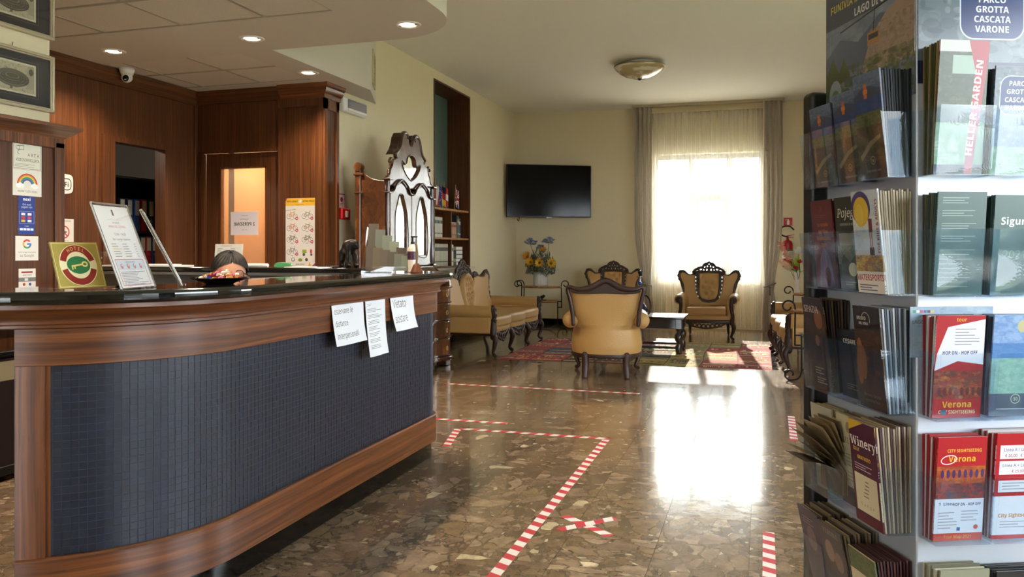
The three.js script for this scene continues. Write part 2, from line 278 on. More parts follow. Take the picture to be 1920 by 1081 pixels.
// reception recess: timber lined
const AX = -5.5, AZ = -6.95, S0 = 2.86;
struct('wall_recess_side', [span(AX - 0.1, AX, 0, S0, -3.8, -5.84), span(AX - 0.1, AX, 0, S0, -6.47, AZ), span(AX - 0.1, AX, 2.22, S0, -5.84, -6.47)], M.wood, 'dark mahogany panelled side wall of the reception recess');
struct('wall_recess_front', [span(-7.7, LX - 0.3, 0, H0, -3.8, -3.7)], M.wall, 'cream wall closing the reception recess on the near side');
struct('wall_recess_back', [span(-5.6, -5.42, 0, S0, AZ - 0.08, AZ), span(-5.42, -4.56, 2.25, S0, AZ - 0.08, AZ), span(-4.56, -4.07, 0, S0, AZ - 0.08, AZ)], M.wood, 'dark mahogany panelled back wall of the reception recess');
struct('trim_1', [sweep([{ x: AX, z: AZ, nx: 1, nz: 0 }, { x: AX, z: -3.8, nx: 1, nz: 0 }], [[0, S0], [0, 2.72], [0.02, 2.725], [0.022, 2.77], [0.045, 2.8], [0.05, 2.86]])], M.wood, 'moulded timber cornice along the recess side wall', { keepUV: true, category: 'moulding' });
struct('trim_2', [sweep([{ x: LX + 0.03, z: AZ, nx: 0, nz: 1 }, { x: AX, z: AZ, nx: 0, nz: 1 }], [[0, S0], [0, 2.73], [0.02, 2.735], [0.022, 2.78], [0.045, 2.81], [0.05, 2.86]])], M.wood, 'moulded timber cornice along the recess back wall', { keepUV: true, category: 'moulding' });
{ // column at the corner
  const c = structGroup('trim_3', 'mahogany corner column with inset panel and moulded head beside the reception', 'column');
  part('shaft', [rspan(-4.11, -4.03, 0, S0, AZ - 0.25, AZ + 0.03, 0.006)], M.wood, c);
  part('side_frame', [span(-4.03, -4.015, 0, 2.72, AZ + 0.03, AZ - 0.035), span(-4.03, -4.015, 0, 2.72, AZ - 0.205, AZ - 0.25), span(-4.03, -4.015, 2.62, 2.72, AZ + 0.03, AZ - 0.25)], M.woodRed, c);
  part('front_frame', [span(-4.09, -4.03, 0, 2.65, AZ + 0.03, AZ + 0.045), span(-4.53, -4.47, 0, 2.65, AZ, AZ + 0.03), span(-4.53, -4.03, 2.65, 2.73, AZ, AZ + 0.046)], M.wood, c);
  part('head_moulding', sweep([{ x: LX + 0.035, z: AZ - 0.26, nx: 1, nz: 0 }, { x: LX + 0.035, z: AZ + 0.045, nx: 1, nz: 0.9 }, { x: -4.5, z: AZ + 0.03, nx: 0, nz: 1 }], [[-0.02, S0], [-0.02, 2.72], [0.012, 2.722], [0.016, 2.76], [0.045, 2.79], [0.05, 2.815], [0.07, 2.83], [0.072, 2.86]]), M.woodRed, c, { keepUV: true });
}
struct('trim_4', [span(AX, AX + 0.02, 0, 2.22, -5.70, -5.84), span(AX, AX + 0.02, 2.22, 2.27, -5.70, -6.55), span(AX, AX + 0.02, 0, 2.22, -6.47, -6.55), rspan(AX, AX + 0.022, 0, 2.72, -6.90, -6.94)], M.wood, 'flat mahogany architrave round the dark office opening', { category: 'architrave' });
{ // half glazed door in the recess back wall
  const d = structGroup('door_2', 'mahogany door with a tall frosted pane in the reception recess', 'door');
  part('architrave', [span(-5.42, -5.39, 0, 2.25, AZ, AZ + 0.03), span(-5.42, -4.53, 2.23, 2.26, AZ, AZ + 0.03)], M.wood, d);
  part('door_leaf', [span(-5.39, -5.226, 0, 2.23, AZ - 0.05, AZ - 0.01), span(-4.69, -4.56, 0, 2.23, AZ - 0.05, AZ - 0.01), span(-5.226, -4.69, 2.09, 2.23, AZ - 0.05, AZ - 0.01), span(-5.226, -4.69, 0, 0.35, AZ - 0.05, AZ - 0.01)], M.wood, d);
  part('glazing_bead', [span(-5.226, -5.208, 0.35, 2.09, AZ - 0.05, AZ), span(-4.70, -4.69, 0.35, 2.09, AZ - 0.05, AZ), span(-5.226, -4.69, 2.075, 2.09, AZ - 0.05, AZ)], M.woodRed, d);
  part('pane', span(-5.21, -4.7, 0.35, 2.08, AZ - 0.034, AZ - 0.028), phy({ color: '#fff3e2', roughness: 0.28, transmission: 0.95, thickness: 0 }), d);
}
// corridor behind that door, with its own lamp
struct('wall_corridor', [span(-5.7, -5.6, 0, 2.6, -8.7, AZ - 0.08), span(-5.7, LX - 0.42, 0, 2.6, -8.8, -8.7), span(-5.6, LX - 0.42, 2.6, 2.7, -8.8, AZ - 0.08), span(LX - 0.5, LX - 0.42, 0, 2.6, -8.7, AZ - 0.33)], flat('#d3b491', 0.8), 'warm peach corridor walls behind the glazed door');
{
  const l = thing('corridor_lamp', 'round corridor ceiling lamp glowing behind the frosted door pane', 'lamp', [-5.0, 2.6, -8.0]);
  part('lamp_base', cyl(0.12, 0.12, 0.02, 0, -0.01, 0), M.white, l);
  part('lamp_globe', ell(0.1, 0.05, 0.1, 0, -0.05, 0), std({ color: '#fff', emissive: '#ffd9a0', emissiveIntensity: 3 }), l);
  const p = new THREE.PointLight('#ffe8d0', 2.8); p.position.set(0, -0.13, 0); p.castShadow = true; p.shadow.radius = 3; l.add(p);
}
// dim office behind the opening
struct('wall_office', [span(-7.7, -7.6, 0, 2.6, -7.6, -4.2), span(-7.6, -5.6, 0, 2.6, -7.7, -7.6), span(-7.6, -5.6, 0, 2.6, -4.3, -4.2), span(-7.7, -5.6, 2.6, 2.7, -7.7, -4.2)], flat('#8f8c86', 0.9), 'grey plaster walls of the unlit back office');
{
  const l = thing('office_lamp', 'small ceiling lamp in the back office out of sight', 'lamp', [-6.3, 2.6, -5.2]);
  part('lamp_base', cyl(0.12, 0.12, 0.02, 0, -0.01, 0), M.white, l); part('lamp_globe', ell(0.1, 0.05, 0.1, 0, -0.05, 0), std({ color: '#fff', emissive: '#ffe9cc', emissiveIntensity: 1 }), l);
  const p = new THREE.PointLight('#ffeeda', 1.5); p.position.set(0, -0.13, 0); p.castShadow = true; p.shadow.radius = 3; l.add(p);
}
// soffit over the reception with two lay-in tile fields
{
  const arc = []; for (let k = 0; k <= 12; k++) { const a = -Math.PI / 2 + (k / 12) * Math.PI / 2; arc.push([-2.65 + 0.59 * Math.cos(a), -5.06 + 0.59 * Math.sin(a)]); }
  const outline = [[-5.62, AZ], [LX - 0.02, AZ], [LX - 0.02, -8.07], [LX, -8.07], [-3.745, -7.345], [-3.75, -5.65], ...arc, [-2.06, -1.2], [LX - 0.02, -1.2], [LX - 0.02, -3.74], [-5.62, -3.74]];
  const sh = new THREE.Shape(outline.map(([x, z]) => V2(x, -z)));
  const fields = [{ xs: [-2.755, -3.28, -3.97, -4.65, -5.33], zs: [-4.86, -4.29, -3.82] }, { xs: [-4.05, -4.6, -5.26, -5.49], zs: [-5.67, -6.175, -6.74] }];
  for (const f of fields) { const [x0, x1] = [f.xs.at(-1), f.xs[0]], z0 = f.zs[0], z1 = f.zs.at(-1); sh.holes.push(new THREE.Path([V2(x0, -z0), V2(x1, -z0), V2(x1, -z1), V2(x0, -z1)])); }
  const s = structGroup('ceiling_soffit', 'lowered plaster soffit with rounded corner over the reception', 'soffit');
  const body = new THREE.ExtrudeGeometry(sh, { depth: H0 - S0, bevelEnabled: false, curveSegments: 24 }); body.rotateX(-Math.PI / 2).translate(0, S0, 0);
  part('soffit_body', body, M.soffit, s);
  const tileT = tex(256, 256, (u, v) => { const a = 0.93 + 0.12 * (hash(u * 256, v * 256, 3) - 0.5) - (hash(u * 256, v * 256, 8) < 0.05 ? 0.14 : 0); return [0.9 * a, 0.865 * a, 0.81 * a]; }, { rep: [3, 3] });
  const tm = std({ map: tileT, roughness: 0.95 }), bm = flat('#a59b8a', 0.6);
  for (const f of fields) {
    for (let i = 0; i + 1 < f.xs.length; i++) for (let j = 0; j + 1 < f.zs.length; j++) part('ceiling_tile', span(f.xs[i] - 0.011, f.xs[i + 1] + 0.011, S0 + 0.009, S0 + 0.024, f.zs[j] + 0.011 * Math.sign(f.zs[j + 1] - f.zs[j]), f.zs[j + 1] - 0.011 * Math.sign(f.zs[j + 1] - f.zs[j])), tm, s);
    f.xs.forEach((x) => part('grid_bar', span(x - 0.012, x + 0.012, S0 + 0.004, S0 + 0.03, f.zs[0], f.zs.at(-1)), bm, s));
    f.zs.forEach((z) => part('grid_bar', span(f.xs[0], f.xs.at(-1), S0 + 0.003, S0 + 0.03, z - 0.012, z + 0.012), bm, s));
  }
}
// recessed downlights
[[-4.999, -5.307, 'by the timber side wall'], [-3.696, -5.296, 'between two others above the counter'], [-2.406, -5.298, 'at the rounded soffit corner'], [-3.916, -6.461, 'near the corner column'], [-2.406, -3.75, 'above the middle of the counter, out of view'], [-2.406, -2.2, 'above the curved counter end, out of view'], [-3.3, -2.2, 'above the wall panelling, out of view']].forEach(([x, z, where]) => {
  const d = thing('downlight', 'lit round recessed downlight ' + where, 'downlight', [x, S0, z], 0, 'downlights in the soffit');
  part('trim_ring', lathe([[0.062, 0.004], [0.064, -0.006], [0.085, -0.008], [0.095, -0.003], [0.096, 0.004]], 28), M.white, d);
  part('bulb', lathe([[0.0001, -0.006], [0.045, -0.006], [0.06, -0.001], [0.0001, 0.003]], 24), std({ color: '#fff', emissive: '#ffe9c4', emissiveIntensity: 6 }), d);
  part('reflector_clip', [box(0.012, 0.006, 0.02, 0.06, -0.006, 0), box(0.012, 0.006, 0.02, -0.06, -0.006, 0)], M.grey, d);
  const l = new THREE.SpotLight('#ffe9cc', 8, 0, 1.15, 0.6, 2); l.position.set(0, -0.03, 0); l.target.position.set(0, -2, 0); l.castShadow = true; l.shadow.radius = 2; d.add(l, l.target);
});
// window
const win = structGroup('window_1', 'tall three part glazed terrace window behind sheer curtains', 'window');
{
  const z0 = BZ - 0.2, z1 = BZ - 0.12, fm = flat('#a9aaa8', 0.45), X = [-1.67, -1.1, -0.495, 0];
  part('window_frame', [span(-1.67, 0, 2.74, 2.82, z0, z1), span(-1.67, 0, 0.78, 0.85, z0, z1), ...X.map((x, i) => span(x - (i ? 0.04 : 0), x + (i < 3 ? 0.04 : 0), 0.85, 2.74, z0, z1))], fm, win);
  part('transom', span(-1.06, -0.535, 2.15, 2.27, z0, z1), fm, win);
  part('door_sash', [span(-1.06, -0.98, 0.85, 2.15, z0 - 0.01, z1), span(-0.615, -0.535, 0.85, 2.15, z0 - 0.01, z1), span(-0.98, -0.615, 2.07, 2.15, z0 - 0.01, z1), span(-0.98, -0.615, 0.85, 0.93, z0 - 0.01, z1)], fm, win);
  part('window_handle', [rspan(-1.04, -1.02, 1.28, 1.46, z1, z1 + 0.03), rspan(-1.04, -1.02, 1.43, 1.46, z1, z1 + 0.05)], M.grey, win);
  for (const [a, b, c, d] of [[-1.63, -1.14, 0.85, 2.74], [-1.06, -0.535, 2.27, 2.74], [-0.98, -0.615, 0.93, 2.07], [-0.455, -0.04, 0.85, 2.74]]) part('pane', span(a, b, c, d, z0 + 0.03, z0 + 0.036), M.glass, win);
}
struct('trim_5', [rspan(-2.0, 0.34, 3.565, 3.6, BZ + 0.06, BZ + 0.28)], flat('#b9ab8c', 0.8), 'pale curtain rail box under the ceiling above the window', { category: 'curtain rail' });
// sheers with slim gaps, drapes with tie bands
{
  const sm = phy({ color: '#f8f7f1', roughness: 0.37, transmission: 0.82, thickness: 0, side: THREE.DoubleSide });
  const panels = [[-1.72, -0.838, 'left'], [-0.842, 0.06, 'right']];
  const sc = thing('sheer_curtain', 'long cream sheer curtain hanging in front of the bright window', 'curtain', [0, 0, BZ + 0.14]);
  panels.forEach(([a, b], k) => { const n = Math.max(10, Math.round((b - a) * 150)); part('sheer_panel', sheetOf((u, v) => { const x = lerp(a, b, u), y = lerp(0.03, 3.562, v); return [x, y, 0.02 * Math.sin(x * 62 + 1.4 * Math.sin(x * 9) + k) + 0.008 * Math.sin(x * 140 + y)]; }, n, 20), sm, sc, { keepUV: true }); });
  part('heading_tape', [rspan(-1.72, 0.06, 3.47, 3.56, 0.034, 0.038)], flat('#cdbf9c', 0.9), sc);
  const dm = phy({ color: '#c3b9a8', roughness: 0.95, transmission: 0.22, thickness: 0, side: THREE.DoubleSide, bumpMap: noiseTex(128, 40, 8, 2, [6, 6]), bumpScale: 0.001 });
  for (const [x0, x1, s, w] of [[-1.97, -1.69, 1, 'left'], [0.02, 0.31, -1, 'right']]) {
    const d = thing('drape', `heavy grey brown drape tied back on the ${w} side of the window`, 'curtain', [0, 0, BZ + 0.245], 0, 'grey drapes');
    const pinch = (y) => 1 - 0.45 * Math.exp(-(((y - 0.72) / 0.45) ** 2)), drift = (y) => s * 0.045 * Math.exp(-(((y - 0.72) / 0.6) ** 2)) + (y < 0.72 ? s * 0.02 : 0);
    const cx = (x0 + x1) / 2, hw = (x1 - x0) / 2;
    part('cloth', sheetOf((u, v) => { const y = lerp(0.015, 3.563, v), t = u * 2 - 1, p = pinch(y); return [cx + drift(y) + hw * p * t, y, (0.03 + 0.022 * p) * Math.sin(u * Math.PI * 8 + 0.25 * Math.sin(y * 1.1)) * (0.8 + 0.2 * Math.sin(u * 7)) ]; }, 130, 40), dm, d, { keepUV: true });
    part('tie_band', [tube(Array.from({ length: 14 }, (_, i) => { const a = i / 14 * Math.PI * 2; return [cx + drift(0.72) + 0.085 * Math.cos(a), 0.72 - s * 0.03 * Math.cos(a), 0.07 * Math.sin(a)]; }), 0.012, 30, 6, true), ball(0.02, cx + drift(0.72), 0.69, 0.075), cyl(0.016, 0.01, 0.1, cx + drift(0.72), 0.62, 0.075, 10)], flat('#776a5a', 0.8), d);
  }
}
// shelf recess in the left wall
{
  const n = structGroup('trim_6', 'tall mahogany lined shelf recess in the left wall', 'shelf recess');
  const x0 = LX - 0.34, x1 = LX + 0.008, z0 = -11.07, z1 = -9.71;
  part('lining', [span(x0, x1, 1.02, 3.48, z1, z1 - 0.025), span(x0, x1, 1.02, 3.48, z0, z0 + 0.025), span(x0, x1, 3.455, 3.48, z0, z1), span(x0, LX, 1.02, 1.045, z0, z1)], M.wood, n);
  part('stone_sill', rspan(LX - 0.1, LX + 0.06, 0.99, 1.02, z0 - 0.06, z1 + 0.04), flat('#cfc6b2', 0.4), n);
  part('shelf', rspan(x0, LX - 0.01, 1.795, 1.825, z0 + 0.02, z1 - 0.02), M.oak, n); part('shelf', rspan(x0, LX - 0.01, 1.405, 1.43, z0 + 0.02, z1 - 0.02), M.oak, n);
  part('divider', [span(x0, LX - 0.012, 1.045, 1.405, -10.385, -10.36), span(x0, LX - 0.012, 1.43, 1.795, -10.385, -10.36)], M.wood, n);
  part('back_panel', [span(x0 - 0.01, x0, 1.02, 1.82, z0, z1)], M.wood, n);
  const gt = tex(16, 128, (u, v) => { const s = v * 8 % 1 < 0.5 ? 0.92 : 1.05; return [0.36 * s, 0.46 * s, 0.43 * s]; }, { rep: [1, 5] });
  part('ribbed_glass', span(x0 - 0.01, x0, 1.82, 3.48, z0, z1), std({ map: gt, roughness: 0.35 }), n);
}
// ================================================================== RECEPTION COUNTER
const TOP = 1.122;
{
  const c = thing('reception_counter', 'curved reception counter with blue mosaic front, mahogany bands and black granite top', 'counter', [0, 0, 0]);
  const bigC = [-2.57, -2.62], bigR = 0.65, D = Math.PI / 180;
  const pathTo = (deg, ret = -4.5, off = 0) => {
    const p = []; if (ret !== null) p.push({ x: ret, z: -4.66, nx: 0, nz: -1 });
    if (ret !== null) for (let a = -90; a <= 0; a += 15) p.push({ x: -2.03 + 0.11 * Math.cos(a * D), z: -4.55 + 0.11 * Math.sin(a * D), nx: Math.cos(a * D), nz: Math.sin(a * D) }); else p.push({ x: -1.92, z: -4.55, nx: 1, nz: 0 });
    for (let k = 1; k < 8; k++) p.push({ x: -1.92, z: lerp(-4.55, -2.62, k / 8), nx: 1, nz: 0 });
    const n = Math.ceil(deg / 4); for (let k = 0; k <= n; k++) { const a = deg * k / n * D; p.push({ x: bigC[0] + bigR * Math.cos(a), z: bigC[1] + bigR * Math.sin(a), nx: Math.cos(a), nz: Math.sin(a) }); }
    return p;
  };
  const E0 = 64.5;
  part('plinth', sweep(pathTo(E0 - 2), [[-0.03, 0], [0, 0], [0, 0.1], [-0.03, 0.1]]), M.blackGloss, c, { keepUV: true });
  part('lower_band', sweep(pathTo(E0), [[-0.03, 0.1], [0.028, 0.1], [0.03, 0.102], [0.03, 0.254], [0.024, 0.262], [-0.03, 0.262]], true), M.woodRed, c, { keepUV: true });
  part('backing_panel', sweep(pathTo(E0), [[-0.03, 0.26], [0.0085, 0.26], [0.0085, 0.885], [-0.03, 0.885]]), flat('#3a4150', 0.6), c, { keepUV: true });
  part('fascia', sweep(pathTo(E0), [[-0.03, 0.88], [0.033, 0.88], [0.035, 0.882], [0.035, 1.01], [-0.03, 1.01]], true), M.woodRed, c, { keepUV: true });
  part('crown_moulding', sweep(pathTo(E0 + 4.5), [[-0.03, 1.0], [0.05, 1.0], [0.056, 1.004], [0.056, 1.012], [0.05, 1.016], [0.05, 1.02], [0.055, 1.035], [0.068, 1.049], [0.088, 1.058], [0.1, 1.061], [0.106, 1.066], [0.106, 1.082], [-0.03, 1.082]], true), M.woodRed, c, { keepUV: true });
  // end post on the near end
  const arcPath = (a0, a1) => { const p = []; for (let k = 0; k <= 4; k++) { const a = lerp(a0, a1, k / 4) * D; p.push({ x: bigC[0] + bigR * Math.cos(a), z: bigC[1] + bigR * Math.sin(a), nx: Math.cos(a), nz: Math.sin(a) }); } return p; };
  part('end_post', [sweep(arcPath(57.2, E0), [[-0.03, 0.262], [0.03, 0.262], [0.03, 0.88], [-0.03, 0.88]], false), sweep(arcPath(56.1, 57.2), [[-0.03, 0.262], [0.018, 0.262], [0.018, 0.88], [-0.03, 0.88]], false)], M.woodRed, c, { keepUV: true, swap: true });
  const e = { x: bigC[0] + bigR * Math.cos(E0 * D), z: bigC[1] + bigR * Math.sin(E0 * D) }, nx = Math.cos(E0 * D), nz = Math.sin(E0 * D);
  part('end_panel', [bar([e.x, 0.54, e.z], [e.x - nx * 0.55, 0.54, e.z - nz * 0.55], 0.03, 1.07)], M.wood, c);
  part('inner_panel', sweep(pathTo(E0 - 3, -4.5).map((q) => ({ ...q, nx: q.nx, nz: q.nz })), [[-0.05, 0.02], [-0.03, 0.02], [-0.03, 1.08], [-0.05, 1.08]]), M.wood, c, { keepUV: true });
  part('inner_desk', [span(-2.95, -1.98, 0.72, 0.75, -4.3, -2.7), span(-4.4, -2.95, 0.72, 0.75, -4.6, -4.05)], M.grey, c);
  // granite worktop
  const out = pathTo(78, -2.3).map((q) => [q.x + q.nx * 0.112, q.z + q.nz * 0.112]), inn = pathTo(78, null).map((q) => [q.x - q.nx * 0.3, q.z - q.nz * 0.3]);
  const sh = new THREE.Shape([...out, ...inn.reverse().slice(0, -1), [-2.22, -4.3], [-2.3, -4.3]].map(([x, z]) => V2(x, -z)));
  const g = new THREE.ExtrudeGeometry(sh, { depth: 0.008, bevelEnabled: true, bevelThickness: 0.017, bevelSize: 0.017, bevelSegments: 5 }); g.rotateX(-Math.PI / 2).translate(0, TOP - 0.025, 0);
  part('worktop', g, M.granite, c);
  part('return_ledge', [rspan(-4.8, -2.28, 1.112, 1.145, -4.78, -4.42, 0.012)], M.granite, c);
  part('return_support', [span(-4.7, -2.3, 1.095, 1.112, -4.7, -4.4), span(-4.5, -2.3, 0, 1.095, -4.62, -4.6)], M.grey, c);
  // mosaic: the nearest 300 tesserae singly, the rest joined
  const mats = ['#141a2a', '#161d2e', '#131827', '#181f31'].map((k) => phy({ color: k, roughness: 0.4, clearcoat: 0.15, clearcoatRoughness: 0.3 })), P = 0.02475, r = rng(5);
  const tess = new THREE.BoxGeometry(0.0228, 0.0228, 0.006), spots = [];
  const len = (4.55 - 2.62), arcL = bigR * 55.6 * D, n = Math.floor((len + arcL) / P);
  for (let i = 0; i < n; i++) { const s = (i + 0.5) * P; let x, z, a; if (s < arcL) { a = (55.6 * D) - s / bigR; x = bigC[0] + (bigR + 0.007) * Math.cos(a); z = bigC[1] + (bigR + 0.007) * Math.sin(a); } else { a = 0; x = -1.913; z = -2.62 - (s - arcL); } for (let j = 0; j < 25; j++) spots.push({ x: x + (r() - 0.5) * 0.0012, y: 0.2735 + j * P, z, a: Math.PI / 2 - a + (r() - 0.5) * 0.006, m: Math.floor(r() * 4), i, j }); }
  spots.filter((s) => s.i < 12).forEach((s) => { const m = new THREE.Mesh(tess, mats[s.m]); m.name = 'mosaic_tile'; m.position.set(s.x, s.y, s.z); m.rotation.y = s.a; m.castShadow = m.receiveShadow = true; c.add(m); });
  const rest = spots.filter((s) => s.i >= 12), byMat = [[], [], [], []];
  rest.forEach((s) => byMat[s.m].push(new THREE.BoxGeometry(0.0228, 0.0228, 0.006).rotateY(s.a).translate(s.x, s.y, s.z)));
  const geos = byMat.map((l) => merge(l)), all = mergeGeometries(geos, true), mesh = new THREE.Mesh(all, mats); mesh.name = 'mosaic_tile_field'; mesh.userData.kind = 'stuff'; mesh.castShadow = mesh.receiveShadow = true; c.add(mesh);
}
// papers taped to the counter
function hangingSheet(w, h, curl, skew) { // bends away from the counter towards its foot
  const f = sheetOf((u, v) => [(u - 0.5) * w + skew * (1 - v) * (1 - v), (v - 1) * h, 0.004 + curl * Math.pow(1 - v, 2) + 0.004 * Math.sin(u * 5 + v * 3)], 14, 18);
  return f;
}
const notice = (w, h, draw) => canvasTex(w, h, (g) => { fill(g, '#e4e6ea', 0, 0, w, h); draw(g); });
const dbl = (t, rough = 0.4) => std({ map: t, roughness: rough, side: THREE.DoubleSide });
[
  ['landscape white sheet reading osservare le distanze interpersonali taped to the counter', 0.305, 0.2, -3.45, 0.03, 0, notice(900, 600, (g) => { ['osservare le', 'distanze', 'interpersonali'].forEach((s, i) => txt(g, s, 60, 130 + i * 170, 112, '#33363c', { align: 'left', sx: 0.92 })); })],
  ['narrow white sheet of small print curling off the counter', 0.215, 0.285, -3.735, 0.045, 0.03, notice(420, 594, (g) => { rows(g, 40, 60, 120, 2, 16, '#666', 3, 4); for (let b = 0; b < 7; b++) rows(g, 42, 112 + b * 62, 320, 3, 15, '#555', 4, b + 9); })],
  ['creased white sheet reading Vietato sostare at the far end of the counter', 0.29, 0.19, -4.055, 0.03, -0.02, notice(900, 600, (g) => { txt(g, 'Vietato', 90, 150, 190, '#33363c', { align: 'left', sx: 0.9 }); txt(g, 'sostare', 60, 400, 180, '#33363c', { align: 'left', style: 'italic', sx: 0.9 }); })],
].forEach(([label, w, h, z, curl, skew, t]) => single('notice_sheet', hangingSheet(w, h, curl, -skew), dbl(t, 0.3), label, 'notice', 'sheets taped to the counter', { keepUV: true, at: [-1.884, 1.012, z], rot: [0, Math.PI / 2, 0] }));

// ------------------------------------------------------------------ things on the counter top
function onTop(name, label, cat, x, z, turn = 0, group) { return thing(name, label, cat, [x, TOP, z], turn, group); }
{ // hotel classification plaque
  const t = canvasTex(512, 440, (g) => {
    fill(g, '#a2944a', 0, 0, 512, 440); g.strokeStyle = '#e6dfa0'; g.lineWidth = 4; g.strokeRect(14, 14, 484, 412);
    disc(g, '#e7e1b6', 256, 222, 200, 196); g.lineWidth = 62; g.strokeStyle = '#8d2d24'; g.beginPath(); g.arc(256, 222, 160, Math.PI * 1.08, Math.PI * 1.92); g.stroke(); g.beginPath(); g.arc(256, 222, 160, Math.PI * 0.08, Math.PI * 0.92); g.stroke();
    disc(g, '#2f7a4c', 256, 222, 124, 84); g.strokeStyle = '#e3d37c'; g.lineWidth = 16; g.beginPath(); g.moveTo(180, 232); g.lineTo(300, 216); g.stroke(); g.beginPath(); g.ellipse(324, 214, 26, 20, 0, 0, 7); g.stroke(); fill(g, '#e3d37c', 178, 232, 14, 34); fill(g, '#e3d37c', 204, 232, 14, 26);
    [...'HOTEL'].forEach((s, i) => txt(g, s, 256 + Math.sin((i - 2) * 0.26) * 160, 222 - Math.cos((i - 2) * 0.26) * 160, 46, '#e3d37c', { turn: (i - 2) * 0.26 })); [-1, 0, 1].forEach((i) => txt(g, '★', 256 + i * 44, 380 - Math.abs(i) * 8, 34, '#e9dc9a'));
  });
  const p = onTop('hotel_plaque', 'olive gold classification plaque reading hotel with a green key on the counter', 'plaque', -2.16, -2.15, 1.42);
  part('plaque', [box(0.172, 0.16, 0.005)], printed(t, 0.3), p, { keepUV: true, at: [0, 0.081, -0.012], rot: [-0.33, 0, 0] });
  part('foot', [rbox(0.2, 0.008, 0.07, 0.0, 0.004, 0.01, 0.003)], M.acrylic, p);
}
{ // menu in an acrylic stand, and a second stand seen edge on
  const t = canvasTex(420, 594, (g) => {
    fill(g, '#e8e6e4', 0, 0, 420, 594); fill(g, '#555', 200, 24, 20, 44); txt(g, '— — — — — — —', 210, 98, 22, '#999'); txt(g, 'RISTORANTE', 210, 122, 16, '#777'); txt(g, 'MENU DEL GIORNO', 210, 150, 24, '#b05a50'); txt(g, '─ 12.00 - 14.30 ─', 210, 206, 26, '#444'); txt(g, 'Bar • Lounge • Colazione', 210, 242, 20, '#444');
    for (let i = 0; i < 6; i++) { rows(g, 60, 276 + i * 18, 90, 1, 9, '#555', 4, i); rows(g, 190, 276 + i * 18, 110, 1, 9, '#666', 4, i + 7); fill(g, '#777', 340, 276 + i * 18, 24, 4); } fill(g, '#d8b840', 60, 312, 110, 4);
    g.strokeStyle = '#a03a48'; g.lineWidth = 5; g.strokeRect(34, 392, 352, 186); fill(g, '#c9d6de', 40, 398, 340, 70); txt(g, 'REGOLE DI IGIENE', 210, 410, 14, '#456'); for (let i = 0; i < 4; i++) { disc(g, '#c05a6a', 90 + i * 80, 440, 16, 18); disc(g, '#e8d9d2', 94 + i * 80, 434, 8); } rows(g, 50, 480, 320, 9, 11, '#778', 4, 4);
  });
  const m = onTop('menu_stand', 'tall sloping clear stand holding a printed menu sheet on the counter', 'menu stand', -2.02, -2.26, 1.8);
  const s = new THREE.Group(); s.name = 'sloping_sheet'; s.rotation.x = -0.36; m.add(s);
  part('menu_sheet', box(0.206, 0.292, 0.001, 0, 0.152, 0), printed(t, 0.4), s, { keepUV: true }); part('acrylic_cover', [box(0.214, 0.302, 0.002, 0, 0.153, 0.0025), box(0.214, 0.302, 0.002, 0, 0.153, -0.0025)], M.acrylic, s);
  part('bright_edge', [rbox(0.006, 0.304, 0.008, -0.108, 0.153, 0, 0.002), rbox(0.006, 0.304, 0.008, 0.108, 0.153, 0, 0.002), rbox(0.22, 0.006, 0.008, 0, 0.306, 0, 0.002)], M.chrome, s);
  part('foot', [rbox(0.21, 0.005, 0.09, 0, 0.0025, -0.04, 0.002), rbox(0.02, 0.03, 0.03, -0.09, 0.015, 0, 0.004)], M.acrylic, m);
  const k = onTop('sign_stand', 'sloping clear sign stand seen edge on beside the menu', 'sign stand', -2.06, -2.52, 0.68 + Math.PI / 2);
  const q = new THREE.Group(); q.name = 'sloping_panel'; q.rotation.x = -0.46; k.add(q);
  part('panel', [rbox(0.2, 0.3, 0.006, -0.02, 0.152, 0, 0.002)], M.acrylic, q); part('paper_insert', box(0.196, 0.29, 0.001, -0.02, 0.152, -0.0005), M.paper, q); part('bright_edge', [rbox(0.005, 0.3, 0.01, -0.121, 0.152, 0, 0.002), rbox(0.005, 0.3, 0.01, 0.081, 0.152, 0, 0.002), rbox(0.2, 0.006, 0.01, -0.02, 0.303, 0, 0.002)], M.chrome, q);
  part('foot', [rbox(0.2, 0.012, 0.03, -0.02, 0.006, 0, 0.004)], M.acrylic, k);
}
{ // candy dish
  const x = -2.0, z = -2.66, d = single('candy_dish', lathe([[0.001, 0.0], [0.05, 0], [0.06, 0.006], [0.105, 0.02], [0.113, 0.026], [0.108, 0.026], [0.06, 0.012], [0.001, 0.009]], 36), phy({ color: '#0d0c0c', roughness: 0.12, clearcoat: 0.7 }), 'shallow black dish of wrapped sweets on the counter', 'dish', undefined, { at: [x, TOP, z] });
  const r = rng(88), cols = ['#b3243a', '#c8873a', '#d9b26a', '#2d3c8c', '#c04a78', '#8c5a30', '#e0d5c0'];
  const g = merge([ell(0.013, 0.008, 0.008, 0, 0, 0, 8), new THREE.ConeGeometry(0.008, 0.012, 6).rotateZ(Math.PI / 2).translate(0.016, 0, 0), new THREE.ConeGeometry(0.008, 0.012, 6).rotateZ(-Math.PI / 2).translate(-0.016, 0, 0)]);
  const mats = cols.map((k) => phy({ color: k, roughness: 0.25, metalness: 0.2, clearcoat: 0.6 }));
  for (let i = 0; i < 34; i++) {
    const a = r() * 7, q = Math.sqrt(r()) * 0.075, lay = i < 20 ? 0 : i < 30 ? 1 : 2, rr = q * (1 - lay * 0.35), m = single('wrapped_sweet', g.clone(), mats[(i * 3 + Math.floor(r() * 3)) % 7], 'small foil wrapped sweet in the black dish', 'sweet', 'sweets in the dish', { at: [x + rr * Math.cos(a), TOP + 0.02 + 0.011 * lay + rr * 0.06, z + rr * Math.sin(a)], rot: [r() - 0.5, r() * 6, (r() - 0.5) * 0.8] });
  }
}
